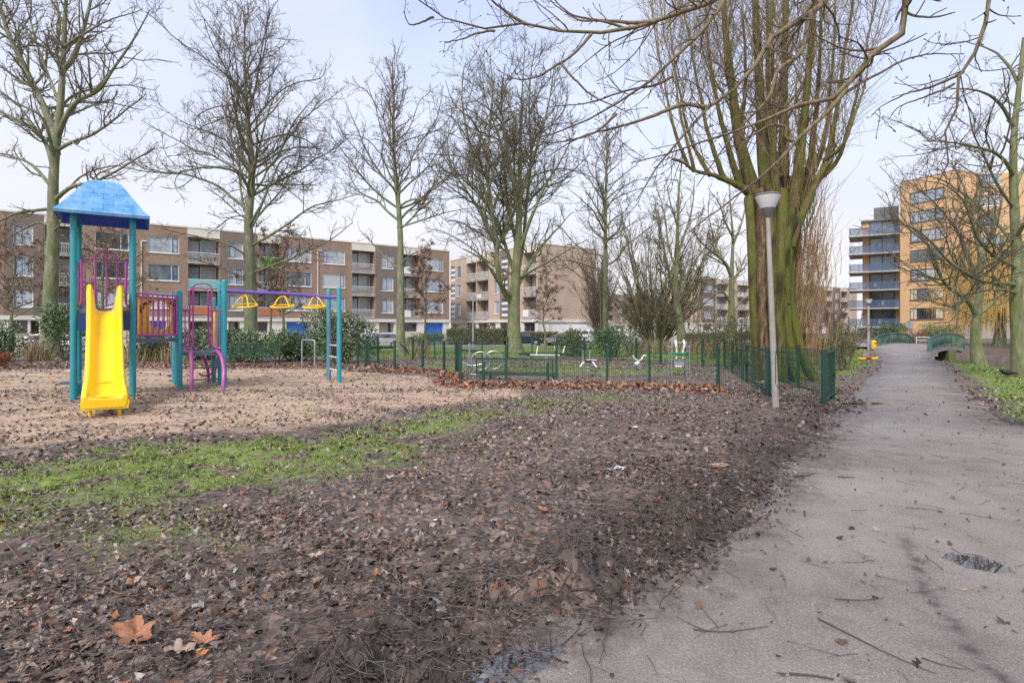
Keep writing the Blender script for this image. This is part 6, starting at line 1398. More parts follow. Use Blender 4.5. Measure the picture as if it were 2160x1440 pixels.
brown_tree('leaning dark brown leaved tree behind the overhead beam rings',598,45,470,730,80,74,3000,.13,z0=.3)
brown_tree('brown leaved tree behind the pink railing of the tower',215,40,430,735,115,75,4600,.12,z0=.24)
brown_tree('brown leaved tree at the far left behind the mossy trunk',22,36,470,735,110,76,3400,.10,z0=.28)
# pollarded trees by the hedge
for i,(px,top) in enumerate(((961,682),(994,686),(1031,680),(1064,685))):
    Y=72-i*.3;x=ax(px,Y);zb=-.45;h=az(top,Y)-zb
    t=thing('pollard_tree',['knobbly pollarded tree before the pale flats, leftmost of four','knobbly pollarded tree, second from the left before the pale flats','knobbly pollarded tree before the pale flats left of the slim lamp','knobbly pollarded tree right beside the thick mossy trunk'][i],'tree',(x,Y,zb),0,'pollarded trees along the hedge')
    m=MB();m.tube([(0,0,-.1),(.03,0,h*.5),(0,0,h*.82)],[.14,.12,.10],8);m.build('trunk','barkdark',t)
    m=MB();rr=random.Random(i)
    for k in range(7):
        a=k*.9;m.tube([(0,0,h*.78),(.25*math.cos(a),.25*math.sin(a),h*.86),(.42*math.cos(a),.42*math.sin(a),h*(.93+.08*rr.random()))],[.07,.06,.05],6);m.ell((.42*math.cos(a),.42*math.sin(a),h*.97),(.13,.13,.12),6,8)
    m.build('crown','barkdark',t)
# ------------------------------------------------------------------ the big mossy poplar
YP=16.4;xP=ax(1642,YP);r=np.random.default_rng(88);zb=gz(xP,YP)
root=thing('poplar_tree','huge mossy poplar with a fluted trunk, many upright limbs and straw coloured shoots','tree',(xP,YP,zb))
rows=[(805,1605,1722),(790,1602,1712),(770,1598,1700),(740,1596,1690),(700,1594,1680),(640,1590,1674),(577,1587,1672),(520,1583,1674),(470,1580,1678),(430,1576,1684),(400,1570,1690),(378,1576,1694)]
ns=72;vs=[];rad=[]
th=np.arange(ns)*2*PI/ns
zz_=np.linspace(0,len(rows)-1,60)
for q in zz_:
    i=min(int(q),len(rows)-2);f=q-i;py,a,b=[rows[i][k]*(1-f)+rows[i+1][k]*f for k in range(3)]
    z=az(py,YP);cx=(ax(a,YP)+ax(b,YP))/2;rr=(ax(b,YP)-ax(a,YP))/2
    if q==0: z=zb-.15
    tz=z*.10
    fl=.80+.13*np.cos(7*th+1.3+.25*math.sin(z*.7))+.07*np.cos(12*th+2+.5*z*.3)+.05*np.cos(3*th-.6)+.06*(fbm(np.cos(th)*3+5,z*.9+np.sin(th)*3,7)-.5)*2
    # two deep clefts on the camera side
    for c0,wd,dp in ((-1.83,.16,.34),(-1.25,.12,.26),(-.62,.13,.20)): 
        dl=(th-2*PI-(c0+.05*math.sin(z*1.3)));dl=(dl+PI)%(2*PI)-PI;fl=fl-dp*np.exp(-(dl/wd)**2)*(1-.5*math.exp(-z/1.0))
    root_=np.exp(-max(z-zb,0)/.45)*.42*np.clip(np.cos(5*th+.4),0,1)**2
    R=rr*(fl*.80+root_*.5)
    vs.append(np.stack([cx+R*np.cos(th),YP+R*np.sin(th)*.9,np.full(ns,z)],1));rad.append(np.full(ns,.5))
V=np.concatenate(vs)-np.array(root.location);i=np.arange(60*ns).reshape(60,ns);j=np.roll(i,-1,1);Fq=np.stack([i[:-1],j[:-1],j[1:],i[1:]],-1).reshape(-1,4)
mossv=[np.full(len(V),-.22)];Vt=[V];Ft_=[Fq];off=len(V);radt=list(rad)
COL=[([(1604,812,16.0),(1600,760,15.9),(1594,680,15.75),(1590,590,15.7),(1587,500,15.75),(1580,415,15.9)],[.26,.19,.16,.16,.17,.15],.02),
 ([(1618,812,15.7),(1614,760,15.6),(1609,680,15.55),(1606,590,15.5),(1606,500,15.55),(1606,400,15.7)],[.20,.16,.15,.15,.16,.17],-.16),
 ([(1630,806,15.55),(1631,740,15.5),(1628,640,15.45),(1627,560,15.45),(1626,480,15.5),(1630,390,15.6)],[.18,.14,.14,.15,.16,.17],-.05),
 ([(1648,806,15.5),(1647,740,15.5),(1643,640,15.45),(1645,560,15.45),(1648,480,15.5),(1650,400,15.6)],[.20,.15,.15,.17,.18,.17],.04),
 ([(1690,812,15.45),(1674,765,15.5),(1660,700,15.5),(1655,620,15.55),(1660,540,15.6),(1668,440,15.7)],[.17,.15,.16,.17,.16,.16],.09),
 ([(1726,812,15.6),(1702,770,15.6),(1682,715,15.65),(1670,650,15.75),(1668,580,15.8),(1676,480,15.9),(1690,400,16)],[.13,.15,.15,.14,.15,.16,.14],.11),
 ([(1700,806,16.5),(1690,740,16.4),(1678,640,16.2),(1676,540,16.2),(1682,440,16.3)],[.24,.20,.18,.18,.18],-.05),
 ([(1612,806,17),(1606,700,17),(1600,560,17),(1592,430,17)],[.3,.24,.22,.22],.1),([(1680,806,17.1),(1672,700,17.1),(1672,560,17),(1680,430,17)],[.3,.24,.22,.2],.1),
 ([(1664,640,15.4),(1658,560,15.4),(1662,500,15.45),(1684,455,15.5)],[.05,.10,.12,.12],.1)]
for pts,rs,mo in COL:
    n=40;pl=smooth_line([P3(*p) for p in pts],n);rr=.86*np.interp(np.linspace(0,1,n),np.linspace(0,1,len(rs)),rs);sd=26
    T=np.gradient(pl,axis=0);T/=np.linalg.norm(T,axis=1,keepdims=True);u=np.cross(T,(0,1.,0));u/=np.linalg.norm(u,axis=1,keepdims=True);w_=np.cross(T,u);aa=np.arange(sd)*2*PI/sd
    k=1+.16*(fbm(np.cos(aa)[None]*2.2+np.sin(aa)[None]*1.1+len(Vt)*7.1,pl[:,2:3]*1.6+np.sin(aa)[None]*1.5,len(Vt))-.5)*2+.07*np.cos(aa*5+pl[:,2:3]*.8+len(Vt))[:, :]
    q=pl[:,None]+(rr[:,None]*k)[:,:,None]*(np.cos(aa)[None,:,None]*u[:,None]+np.sin(aa)[None,:,None]*w_[:,None])
    i_=np.arange(n*sd).reshape(n,sd);j_=np.roll(i_,-1,1);Ft_.append(np.stack([i_[:-1],j_[:-1],j_[1:],i_[1:]],-1).reshape(-1,4)+off);off+=n*sd
    Vt.append(q.reshape(-1,3)-np.array(root.location));radt.append(np.full(n*sd,.5));mossv.append(np.full(n*sd,mo))
np_mesh('trunk',np.concatenate(Vt),[np.concatenate(Ft_)],'poplar',root,True,{'rad':np.concatenate(radt),'moss':np.concatenate(mossv),'wet':np.concatenate([np.full(len(V),.9)]+[np.clip(.9*(fbm(v_[:,2]*1.1+q*3.7,v_[:,0]*4,q)-.56)*5,0,.8) for q,v_ in enumerate(Vt[1:])])})  # core painted near black as shade between columns; columns get random dark patches
def PL(pts,r0,r1): return ([P3(a,b,c) for a,b,c in pts],r0,r1)
st=[PL([(1597,430,16.1),(1578,370,16),(1560,300,15.9),(1545,200,15.8),(1532,90,15.7),(1526,-40,15.6),(1515,-200,15.6)],.27,.08),PL([(1625,430,15.9),(1612,340,15.8),(1604,230,15.7),(1597,120,15.7),(1590,0,15.7),(1585,-160,15.7)],.27,.10),
 PL([(1650,430,16.2),(1650,330,16.3),(1651,200,16.4),(1655,60,16.4),(1658,-120,16.5)],.26,.10),PL([(1672,440,15.8),(1684,340,15.7),(1694,230,15.6),(1703,110,15.6),(1712,-20,15.6),(1720,-160,15.6)],.22,.07),
 PL([(1680,460,16.6),(1708,350,16.8),(1722,240,17),(1732,120,17),(1738,-30,17)],.20,.05),PL([(1668,520,15.6),(1690,450,15.5),(1716,388,15.5),(1740,335,15.5),(1756,260,15.5),(1772,150,15.5),(1790,30,15.5),(1800,-80,15.5)],.17,.04),
 PL([(1590,420,16.2),(1562,394,16),(1520,377,15.8),(1466,364,15.5),(1447,349,15.3),(1420,338,15.2)],.17,.05),PL([(1560,392,16),(1530,310,15.8),(1505,210,15.6),(1488,90,15.5),(1480,-40,15.5)],.13,.04),PL([(1530,380,15.9),(1498,290,15.7),(1478,190,15.5),(1458,80,15.4),(1440,-40,15.3)],.10,.03),
 PL([(1640,420,17),(1628,320,17.4),(1622,180,17.6),(1620,40,17.8),(1618,-100,17.8)],.20,.06),PL([(1690,430,16.4),(1735,372,16.6),(1756,330,16.7),(1762,270,16.8),(1775,200,16.9)],.13,.03),PL([(1575,400,17),(1560,300,17.5),(1572,180,17.8),(1565,40,18)],.15,.05),
 PL([(1700,400,17),(1738,300,17.4),(1752,190,17.6),(1762,60,17.8),(1765,-60,17.8)],.14,.04),PL([(1466,364,15.5),(1450,300,15.4),(1435,220,15.3),(1425,120,15.2),(1418,20,15.2)],.07,.02),PL([(1640,430,15.6),(1635,330,15.3),(1640,220,15.2),(1632,100,15.1),(1628,-40,15.1)],.16,.05),PL([(1712,392,16.6),(1765,338,16.3),(1795,240,16.1),(1822,110,16),(1845,-10,16)],.10,.03),PL([(1735,340,15.5),(1780,300,15.2),(1810,200,15.1),(1835,90,15),(1862,-20,15)],.07,.02),PL([(1452,352,15.4),(1418,260,15.2),(1396,150,15.1),(1378,40,15),(1362,-50,15)],.07,.02),PL([(1500,372,15.7),(1462,300,16.2),(1440,200,16.5),(1415,90,16.7),(1400,-20,16.8)],.08,.02)]
N1=22;P1=[];R1=[]
for p,a,b in st: q,rr=limb3(p,a,b,N1);rr=b*.75+(a*.80-b*.75)*(1-np.linspace(0,1,N1))**2.2;P1.append(q+np.cumsum(r.normal(0,.012,(N1,3)),0));R1.append(rr)
P1=np.stack(P1);R1=np.stack(R1);lv=[(P1,R1,12)]
def upshoots(P,R,per,t0,L,rr,n,w,up,rm,ang=(15,50)):
    Lp=plen(P);cnt=np.maximum(np.round(Lp*per),1).astype(int);idx=np.repeat(np.arange(len(P)),cnt);t=t0+(1-t0)*r.random(len(idx));s,tg,rad=interp(P,R,idx,t)
    a=r.uniform(0,2*PI,len(idx));i_=R_(1)*r.uniform(*ang,len(idx));d=np.stack([np.cos(a)*np.sin(i_),np.sin(a)*np.sin(i_),np.cos(i_)],1)
    ra=np.clip(rad*rr,rm,.05)*r.uniform(.6,1,len(idx));return grow(r,s,d,L*r.uniform(.4,1.25,len(idx)),ra,np.maximum(ra*.3,rm*.7),n,w,up)
S1=upshoots(P1,R1,1.9,.12,3.0,.28,14,.055,.09,.011);lv.append((S1[0],S1[1],6))
S2=upshoots(S1[0],S1[1],2.9,.1,1.5,.5,9,.09,.06,.006,(20,65));lv.append((S2[0],S2[1],4))
S3=upshoots(S2[0],S2[1],3.6,.1,.6,.6,6,.14,.05,.004,(15,70));lv.append((S3[0],S3[1],3))
S4=upshoots(P1,R1,4,.05,1.2,.12,9,.10,.06,.006);lv.append((S4[0],S4[1],4))
finish(root,lv,'poplar',1,'crown');root.children[-1].name='crown'
for ch in root.children:
    if ch.name.startswith('trunk.'): ch.name='limbs'
# straw-coloured shoots from the right side of the trunk
n=300;px=r.normal(1694,26,n);py=r.uniform(560,800,n);s=np.array([P3(a,b,YP-.5+.4*r.random()) for a,b in zip(px,py)]);s[:,2]=np.maximum(s[:,2],.05)
d=np.stack([r.normal(.06,.10,n),r.normal(-.04,.08,n),np.ones(n)],1);P,R=grow(r,s,d,r.uniform(.9,2.9,n),np.full(n,.0085),np.full(n,.004),12,.03,.02);A1=(P,R,4)
q=spawn(r,P,R,1.2,.2,1,(12,35),.35,.7,8,.05,.03,rmin=.004,lmin=.2);n=150;a=r.uniform(-2.6,-.4,n);z=r.uniform(2.2,7,n)
s=np.stack([xP+.62*np.cos(a)+.25,YP+.62*np.sin(a)*.9,z],1);P,R=grow(r,s,np.stack([np.cos(a)*.3,np.sin(a)*.3,np.ones(n)],1),r.uniform(.8,2.6,n),np.full(n,.008),np.full(n,.004),12,.05,.05)
V=[];Fl=[];off=0
for p_,r_,sd in (A1,(q[0],q[1],3),(P,R,4)):
    a_,b_,c_=tubes_np(p_,r_,sd);V.append(a_-np.array(root.location));Fl.append(b_+off);off+=len(a_)
np_mesh('shoots',np.concatenate(V),[np.concatenate(Fl)],'straw',root,True)
# ------------------------------------------------------------------ branches overhead, from a tree outside the picture
r=np.random.default_rng(99);tx,ty=6.6,1.2
root=thing('overhanging_tree','near tree outside the picture whose bare budded boughs hang in from the top','tree',(tx,ty,0))
tr=smooth_line([(tx,ty,-.2),(tx-.05,ty+.05,2),(tx-.1,ty+.2,4.2),(tx,ty+.5,6.5),(tx+.2,ty+.6,9)],16);TR=flare(tr,np.linspace(.34,.12,16),.5)
ob=[([(tx,ty+.3,5.2),(5.6,3.5,6.6),P3(1760,-120,6.6),P3(1734,0,6.5),P3(1709,32,6.4),P3(1647,65,6.3),P3(1604,105,6.2),P3(1589,144,6.2),P3(1542,195,6.1),P3(1495,227,6.0),P3(1440,290,5.9),P3(1385,355,5.9),P3(1340,430,5.9)],.085,.005),
 ([P3(1495,227,6.0),P3(1440,222,6.05),P3(1380,243,6.1),P3(1300,270,6.1),P3(1220,290,6.2),P3(1150,330,6.2)],.016,.004),
 ([P3(1709,32,6.4),P3(1688,110,6.3),P3(1640,150,6.2),P3(1620,210,6.1),P3(1570,265,6.0),P3(1510,340,5.9),P3(1470,400,5.9)],.02,.004),
 ([(tx-.1,ty+.3,4.6),(5.5,3.2,5.6),P3(1935,-110,5.9),P3(1917,10,5.9),P3(1897,85,5.9),P3(1860,106,5.9),P3(1820,125,5.9),P3(1805,165,5.8),P3(1785,192,5.8),P3(1745,212,5.8),P3(1695,218,5.8),P3(1640,240,5.7),P3(1590,265,5.7),P3(1500,292,5.6),P3(1420,322,5.6),P3(1330,345,5.5)],.07,.004),
 ([P3(1785,190,5.8),P3(1745,238,5.75),P3(1700,278,5.7),P3(1676,302,5.7),P3(1640,340,5.65),P3(1570,400,5.6),P3(1480,470,5.6),P3(1440,500,5.6)],.018,.003),
 ([P3(1676,300,5.7),P3(1655,290,5.7),P3(1655,268,5.7),P3(1625,262,5.7),P3(1580,285,5.7),P3(1500,330,5.6)],.012,.004),
 ([(tx-.1,ty+.4,6.2),(4.5,4,7.2),P3(1600,-90,6.9),P3(1520,-5,6.8),P3(1450,20,6.7),P3(1380,47,6.6),P3(1310,66,6.6),P3(1240,72,6.5),P3(1160,65,6.5),P3(1110,52,6.5),P3(1050,64,6.4),P3(1000,60,6.4),P3(950,45,6.4),P3(915,36,6.4),P3(885,15,6.3),P3(866,-6,6.3)],.06,.006),
 ([P3(1110,52,6.5),P3(1072,30,6.5),P3(1035,0,6.5),P3(1010,-40,6.5)],.012,.006),([P3(1045,65,6.4),P3(1010,70,6.4),P3(975,82,6.4),P3(940,90,6.3)],.008,.004),([P3(917,37,6.4),P3(890,48,6.4),P3(862,50,6.4),P3(850,28,6.4)],.008,.004),([P3(1070,-8,6.4),P3(1000,-4,6.4),P3(968,6,6.4)],.009,.004),
 ([(tx-.1,ty+.4,5.8),(4.6,3.8,6.5),P3(1600,-80,6.2),P3(1535,0,6.2),P3(1480,72,6.1),P3(1420,127,6.1),P3(1360,183,6.0),P3(1287,227,6.0),P3(1220,263,5.9),P3(1133,293,5.9),P3(1053,303,5.8),P3(1010,285,5.8)],.045,.004),
 ([P3(1247,72,6.5),P3(1215,110,6.4),P3(1183,132,6.4),P3(1133,163,6.3),P3(1090,165,6.3),P3(1050,140,6.3)],.012,.004),
 ([P3(1183,132,6.4),P3(1220,180,6.3),P3(1260,210,6.3),P3(1330,240,6.2)],.009,.004),
 ([P3(1330,62,6.6),P3(1270,45,6.6),P3(1220,40,6.6),P3(1170,10,6.6),P3(1150,-20,6.6)],.011,.004),([P3(1380,47,6.6),P3(1340,48,6.6),P3(1290,46,6.7),P3(1230,40,6.7),P3(1190,20,6.7),P3(1160,-10,6.7)],.016,.005),
 ([P3(1420,160,6.1),P3(1380,180,6.1),P3(1320,190,6.1),P3(1240,215,6.1),P3(1150,225,6.1)],.009,.004),([P3(1300,240,6.0),P3(1260,280,6.0),P3(1200,300,6.0),P3(1120,310,6.0)],.009,.004),
 ([(tx,ty+.3,4.8),(5.8,2.6,5.4),P3(2110,-110,5.1),P3(2090,0,5.0),P3(2065,85,5.0),P3(2040,140,5.0),P3(2012,175,5.0),P3(2018,228,5.0),P3(1992,258,5.0),P3(2002,310,5.0),P3(1998,350,5.0),P3(1970,400,5.0)],.05,.004),
 ([P3(2035,150,5),P3(1990,175,5.1),P3(1950,190,5.2),P3(1900,205,5.2),P3(1840,245,5.2)],.008,.003),([P3(2012,178,5),P3(1960,200,4.9),P3(1900,220,4.9),P3(1870,250,4.9)],.007,.003),([P3(1760,212,5.8),P3(1850,160,5.9),P3(1940,120,6),P3(2040,112,6.1)],.011,.004)]
N1=26;P1=[];R1=[]
for p,a,b in ob: q,rr=limb3(p,a,b,N1);rr=1.3*a*(1-np.linspace(0,1,N1))**1.1+b;P1.append(q+np.cumsum(r.normal(0,.003,(N1,3)),0));R1.append(rr)
P1=np.stack(P1);R1=np.stack(R1);lv=[(tr[None],TR[None],14),(P1,R1,9)]
P2,R2=spawn(r,P1,R1,3.6,.3,1,(30,65),.11,.5,10,.085,.02,rmin=.0035,lmin=.25);lv.append((P2,R2,5))
P3_,R3=spawn(r,P2,R2,6.5,.15,1,(30,70),.42,.7,6,.12,.03,rmin=.0028,lmin=.07,rend=.8);lv.append((P3_,R3,4))
P5,R5=spawn(r,P1,R1,5,.3,1,(35,75),.045,.4,6,.12,.05,rmin=.003,lmin=.08,rend=.9);lv.append((P5,R5,4))
# swollen buds at the twig ends
E=np.concatenate([P3_[:,-2:],P5[:,-2:],P2[:,-2:]]);dd=E[:,1]-E[:,0];dd/=np.linalg.norm(dd,axis=1,keepdims=True)
bp=E[:,1][:,None]+dd[:,None]*np.array([0,.008,.018,.028])[None,:,None];lv.append((bp,np.tile(np.array([.003,.0055,.005,.001]),(len(bp),1)),5))
finish(root,lv,'overbark',1)
# ------------------------------------------------------------------ weeping willow
YW=40.;xW=ax(2108,YW);r=np.random.default_rng(123);zb=gz(xW,YW);root=thing('willow_tree','weeping willow with long yellow hanging strands beyond the canal','tree',(xW,YW,zb))
tr=smooth_line([(xW,YW,zb-.2),(xW+.1,YW,2.5),(xW,YW,5),(xW+.2,YW,8)],14);TR=flare(tr,np.linspace(.35,.12,14),.4);lv=[(tr[None],TR[None],10)]
n=34;a=np.arange(n)*2.4;s=np.stack([np.full(n,xW),np.full(n,YW),r.uniform(4.2,7.0,n)],1);P,R=grow(r,s,np.stack([np.cos(a)*.8,np.sin(a)*.8,np.full(n,.75)],1),r.uniform(1.4,3.4,n),np.full(n,.08),np.full(n,.02),12,.06,-.07);lv.append((P,R,6));finish(root,lv,'bark',1,'limbs')
cnt=62;idx=np.repeat(np.arange(n),cnt);t=.25+.75*r.random(len(idx));s,tg,rd=interp(P,R,idx,t)
L=np.minimum(s[:,2]-r.uniform(.0,2.6,len(idx)),r.uniform(2.5,6.5,len(idx)));L=np.maximum(L,.8)
d=tg*.5+r.normal(0,.15,(len(idx),3));d[:,2]-=.5;H_,HR=grow(r,s,d,L,np.full(len(idx),.012),np.full(len(idx),.007),12,.025,-.35)
V,Fq,_=tubes_np(H_,HR,3);V2,F2,_=tubes_np(*spawn(r,H_,HR,1.0,.1,.9,(8,25),.35,.8,6,.03,-.3,rmin=.007,lmin=.5),3)
np_mesh('strands',np.concatenate([V,V2])-np.array(root.location),[np.concatenate([Fq,F2+len(V)])],'willowstrand',root,True)
# ================================================================== SHRUBS AND HEDGES
GR=np.array([(.055,.105,.035),(.08,.14,.05),(.12,.19,.075),(.19,.26,.13),(.045,.085,.03),(.26,.32,.20)])
GR2=np.array([(.07,.11,.03),(.10,.15,.035),(.15,.18,.05),(.13,.11,.05),(.18,.14,.06)])
def shrub(name,label,px,Y,w,h,seed,n=2600,cols=GR,size=(.09,.17),d=None,stems=22,mat='gloss',cat='shrub',z0=None,lift=.1,asp=.38,lumps=7):
    x=ax(px,Y);z=gz(x,Y) if z0 is None else z0;r=np.random.default_rng(seed);root=thing(name,label,cat,(x,Y,z));d=d or w*.7
    a=r.uniform(0,2*PI,stems);e=np.stack([x+np.cos(a)*w*.42*r.random(stems),Y+np.sin(a)*d*.42*r.random(stems),z+h*r.uniform(.5,.97,stems)],1);s=np.stack([x+np.cos(a)*w*.1,Y+np.sin(a)*d*.1,np.full(stems,z-.05)],1)
    t=np.linspace(0,1,7)[None,:,None];P=s[:,None]*(1-t)+e[:,None]*t+r.normal(0,.03,(stems,7,3))*t;R=np.linspace(.02,.006,7)[None].repeat(stems,0)
    V,Fq,rr=tubes_np(P,R,4);np_mesh('stems',V-np.array(root.location),[Fq],'bark',root,True,{'rad':rr})
    # leaf lumps of unequal size; leaves sit on and just inside each lump
    pts=[];out=[]
    lc=[(0,0,.5,.95)]+[(r.uniform(-.36,.36),r.uniform(-.36,.36),r.uniform(.25,.80),r.uniform(.35,.62)) for _ in range(lumps)]
    wts=np.array([l[3]**2 for l in lc]);wts/=wts.sum()
    for (lx,ly,lz,ls),k in zip(lc,(wts*n).astype(int)):
        v=r.normal(0,1,(k,3));v/=np.linalg.norm(v,axis=1,keepdims=True);q=r.random(k)**.3
        p=v*np.array((w/2,d/2,h/2))*ls*q[:,None]*(.75+.5*fbm(v[:,0]*3+lx*9,v[:,2]*3+v[:,1]*2+ly*7,seed)[:,None])+np.array((lx*w,ly*d,lz*h));pts.append(p);out.append(v+np.array((0,0,.5)))
    p=np.concatenate(pts)+np.array((x,Y,z));o=np.concatenate(out);k=p[:,2]>z+lift*r.random(len(p));p,o=p[k],o[k]
    leaf_cloud(root,'foliage',p,size,cols,mat,r,o/np.linalg.norm(o,axis=1,keepdims=True),asp);return root
shrub('evergreen_shrub','glossy evergreen shrub at the left picture edge before the street',14,24.5,1.7,1.75,1,1900,lumps=4)
shrub('evergreen_shrub','dense dark evergreen shrub between the mossy trunk and the blue roofed tower',140,25,1.9,2.45,2,3400)
shrub('evergreen_shrub','evergreen shrub behind the link bridge of the climbing frame',318,25,2.3,1.55,3,1900,cols=np.concatenate([GR,GR2]))
shrub('evergreen_shrub','pale topped evergreen shrub left of the slatted bench behind the climber',430,26,2.5,1.4,4,2800)
shrub('evergreen_shrub','wide evergreen shrub right behind the slatted bench',520,24.4,3.3,1.42,5,4200)
shrub('evergreen_shrub','evergreen shrub between slatted bench and bicycle hoop',618,25,2.7,1.45,6,3800)
shrub('evergreen_shrub','tallest evergreen shrub right of the bicycle hoop beside the fence start',718,23.5,2.8,2.15,7,5600)
shrub('evergreen_shrub','airy evergreen shrub by the far fence in front of the grey car',1215,29,2.1,1.45,8,1800,cols=np.concatenate([GR,GR2]))
shrub('evergreen_shrub','evergreen shrub by the far fence in front of the white van',1290,28.5,2.2,1.6,9,2600)
shrub('green_shrub','loose green and brown shrub left of the poplar trunk',1500,27,3.0,2.6,10,2200,GR2,mat='leaf',size=(.06,.12))
shrub('green_shrub','yellow green bramble shrub close beside the poplar trunk',1560,22,1.7,2.3,11,1700,GR2*1.4,mat='leaf',size=(.05,.10))
shrub('green_shrub','loose bramble shrub right of the fence corner beside the path',1780,19.5,1.3,1.6,12,900,GR2*1.3,mat='leaf',size=(.05,.11))
shrub('green_shrub','low leafy plant between the poplar roots and the path',1762,22,1.6,1.2,13,800,GR2*1.3,mat='leaf',size=(.06,.12))
shrub('hedge_bush','rounded evergreen bush before the right end of the long brick block',906,60,5.2,1.55,14,3200,np.concatenate([GR,GR2]),(.12,.22),2.4,lumps=5,z0=-.5)
shrub('round_bush','broad dark green bush below the blue balconies',1872,58,4.6,2.0,15,2400,GR*.8,(.12,.2),lumps=4,z0=.1)
shrub('round_bush','bright green rounded bush behind the bridge, the left one',1965,56,3.0,2.0,16,2200,GR2*1.5,(.1,.18),lumps=3,z0=.1)
shrub('round_bush','dark green rounded bush behind the bridge railing, the right one',1998,54,3.0,1.7,17,2200,GR,(.1,.18),lumps=3,z0=.1)
shrub('red_shrub','reddish brown twiggy shrub beside the round sign',1931,54,1.8,1.3,18,600,BROWN*np.array((1.2,.8,.8)),(.08,.15),mat='leaf',z0=.1)
shrub('red_shrub','reddish brown rounded shrub left of the orange block',1768,56,3.4,2.6,19,1800,BROWN*np.array((1.0,.75,.8)),(.09,.16),mat='leaf',z0=-.2)
shrub('red_shrub','rust coloured leafy shrub before the street left of the mossy trunk',78,38,1.6,1.7,20,520,BROWN*np.array((1.5,.9,.7)),(.12,.2),mat='leaf',z0=-.4)
shrub('red_shrub','small rust coloured shrub at the left edge on the leaf litter',4,21.5,.9,.55,21,420,BROWN*np.array((1.6,.9,.7)),(.08,.14),mat='leaf')
def box_hedge(label,p0,p1,w,h,seed,n):
    r=np.random.default_rng(seed);x0,y0=p0;x1,y1=p1;L=math.hypot(x1-x0,y1-y0);rz=math.atan2(y1-y0,x1-x0);root=thing('clipped_hedge',label,'hedge',(x0,y0,-.45))
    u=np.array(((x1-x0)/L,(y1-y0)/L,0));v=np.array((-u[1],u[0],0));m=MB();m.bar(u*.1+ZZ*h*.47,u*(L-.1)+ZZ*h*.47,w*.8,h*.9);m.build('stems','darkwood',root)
    a=r.random(n);b=r.uniform(-.5,.5,n);c=r.random(n)**.7;f=r.random(n);b=np.where(f<.6,np.sign(b)*.5+r.normal(0,.06,n),b);c=np.where(f>=.6,1+r.normal(0,.03,n),c)
    p=a[:,None]*u*L+b[:,None]*v*w+c[:,None]*ZZ*h+np.array((x0,y0,-.45));leaf_cloud(root,'foliage',p,(.10,.2),np.concatenate([GR2,GR2*1.5,GR[:3]]),'leaf',r,None,.5)
box_hedge('clipped green and brown hedge in front of the pale brown flats',(ax(946,66),66),(ax(1068,63),63),1.2,1.75,31,5200)
box_hedge('clipped green hedge behind the dark blue car',(ax(1100,69.5),69.5),(ax(1176,70),70),1.0,1.35,32,2400)
box_hedge('long low hedge before the distant brick row',(ax(1440,74),74),(ax(1640,96),96),1.0,1.2,33,3000)
# brown planting on the far canal bank and dry grasses (uncountable)
n=9000;pl=smooth_line(CANAL,80);T=np.gradient(pl,axis=0);T/=np.linalg.norm(T,axis=1,keepdims=True);r=np.random.default_rng(5);ii=r.integers(20,72,n);off=r.uniform(3.0,6.4,n)
X=pl[ii,0]-(-T[ii,1]*off)*1;Yv=pl[ii,1]-(T[ii,0]*off)*1
c=fbm(X,Yv,4);side=np.where(True,1,1)
hh=np.clip(.1+.5*c*np.sin(np.clip((off-2.8)/3.6,0,1)*PI),.02,1)*r.random(n);e=bpy.data.objects.new('tmp',None);e.location=(0,0,0)
class _O: location=(0,0,0)
k=dist_line(X,Yv,[(15,30),(22.5,33),(29,38.5),(45,52)])>4.5
o=leaf_cloud(_O(),'bank_undergrowth',np.stack([X,Yv,terrain(X,Yv)+hh],1)[k],(.12,.24),BROWN*np.array((1.05,.85,.85)),'leaf',r) if False else None
def free_leaves(nm,P,size,cols,mat,r):
    h=bpy.data.objects.new('h',None);o=leaf_cloud(h,nm,P,size,cols,mat,r);o.parent=None;bpy.data.objects.remove(h);o['kind']='stuff';return o
for sgn in (1,-1):
    X=pl[ii,0]+sgn*T[ii,1]*off;Yv=pl[ii,1]-sgn*T[ii,0]*off
    keepb=(X>pl[ii,0])&(dist_line(X,Yv,[(15,28),(22.5,33),(29,38.5),(45,52)])>4.2)
    if keepb.sum()>500: free_leaves('bank_undergrowth',np.stack([X,Yv,terrain(X,Yv)+hh],1)[keepb],(.12,.26),BROWN*np.array((1.05,.85,.85)),'leaf',r)
DRY=np.array([(.38,.27,.13),(.30,.21,.10),(.45,.34,.19),(.22,.17,.08),(.20,.20,.07)])
def dry(nm,boxes,h,seed,wid=.008,lean=.35):
    r=np.random.default_rng(seed);X=[];Yv=[]
    for px0,px1,y0,y1,n in boxes: yy=r.uniform(y0,y1,n);X.append(ax(r.uniform(px0,px1,n),yy));Yv.append(yy)
    X=np.concatenate(X);Yv=np.concatenate(Yv);blades(nm,X,Yv,g_height(X,Yv)-.02,r.uniform(h[0],h[1],len(X)),r,DRY,wid,lean)
dry('dry_grass',[(55,112,25,29,420),(270,400,24,27,500),(860,905,27,31,160),(1315,1480,32,40,2600),(1480,1600,30,40,1600),(1690,1800,26,42,2200),(1700,1790,40,52,1400)],(.35,1.1),3,.012)
# thin bare saplings and arching suckers in the far shrubbery
for i,(px,Y,h,n) in enumerate(((1330,31,2.6,7),(1452,30,3.4,8),(1500,33,3.0,7),(1745,24,2.0,8),(1795,26,2.2,7))):
    lab=['thin bare sapling clump behind the low white spring rider','thin bare sapling clump behind the training tower','thin bare sapling clump left of the yellow green bramble','thin bare stems right of the poplar behind the fence corner','thin bare stems beside the path before the distant lamp'][i]
    fan_tree(lab,ax(px,Y),Y,n,h,.018,130+i,0,'barkdark','bare_sapling',inc=26,per=(2.4,2.6))
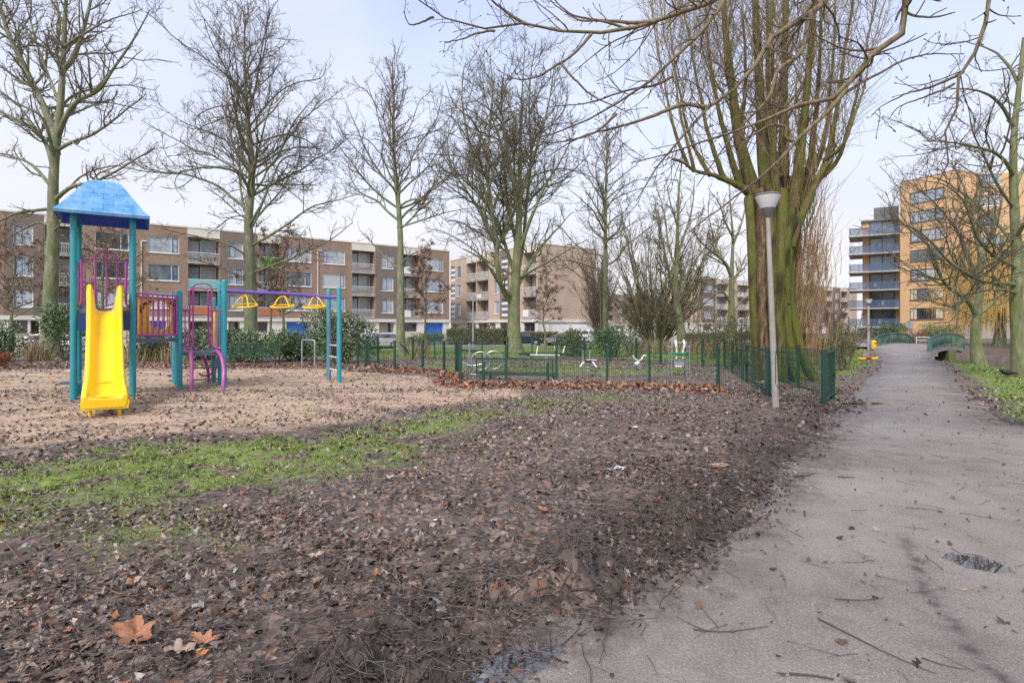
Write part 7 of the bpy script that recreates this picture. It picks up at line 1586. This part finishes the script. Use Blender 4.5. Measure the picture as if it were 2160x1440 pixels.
# ================================================================== LIGHT, SKY, CAMERA
sc=bpy.context.scene
w=bpy.data.worlds.new('World');sc.world=w;w.use_nodes=True;nt=w.node_tree;bg=nt.nodes['Background']
SE,SA=48,-155     # sun elevation, azimuth (degrees clockwise from north = +Y)
sky=N(nt,'ShaderNodeTexSky',sky_type='NISHITA');sky.sun_disc=False;sky.sun_elevation=R_(SE);sky.sun_rotation=R_(SA);sky.dust_density=1.5;sky.air_density=1.0;sky.ozone_density=3.0
tc=N(nt,'ShaderNodeTexCoord').outputs['Generated'];mp=mapping(nt,tc,(1,1,1.8))
cl=noise(nt,1.6,5,.5,mp,.5);sx=N(nt,'ShaderNodeSeparateXYZ');nt.links.new(tc,sx.inputs[0])
hi=ramp(nt,[(.14,(0,0,0)),(.48,(1,1,1))],sx.outputs[2]).outputs[0]
blue=mathn(nt,'MULTIPLY',mathn(nt,'MULTIPLY',hi,.55),ramp(nt,[(.40,(.25,.25,.25)),(.62,(1,1,1))],cl).outputs[0])
cloud=mixc(nt,ramp(nt,[(.35,(0,0,0)),(.65,(1,1,1))],noise(nt,2.6,5,.55,mp,.3)).outputs[0],(5.7,5.8,6.4),(6.6,6.55,6.75))
nt.links.new(mixc(nt,blue,cloud,mixc(nt,1.0,sky.outputs[0],(2.75,2.45,2.6),'MULTIPLY')),bg.inputs[0]);bg.inputs[1].default_value=.07
sd=bpy.data.lights.new('Sun','SUN');sd.energy=1.5;sd.angle=R_(16);sd.color=(1,.965,.92);so=bpy.data.objects.new('Sun',sd);C.objects.link(so)
el,azm=R_(SE),R_(SA);dirv=Vector((math.sin(azm)*math.cos(el),math.cos(azm)*math.cos(el),math.sin(el)));so.rotation_euler=dirv.to_track_quat('Z','Y').to_euler()
cd=bpy.data.cameras.new('Camera');cam=bpy.data.objects.new('Camera',cd);C.objects.link(cam);cam.location=(0,0,EYE);cam.rotation_euler=(PI/2,0,0)
cd.sensor_width=36;cd.lens=36*F/2160;cd.shift_y=-(720-HY)/2160;cd.clip_end=4000;cd.clip_start=.05;sc.camera=cam
vs_=sc.view_settings;vs_.view_transform='Standard';vs_.look='None';vs_.exposure=1.1;vs_.gamma=1
sc.cycles.use_denoising=False
sc.cycles.max_bounces=6;sc.cycles.transparent_max_bounces=8
for o in list(bpy.data.objects):
    if o.users_collection==() : bpy.data.objects.remove(o)
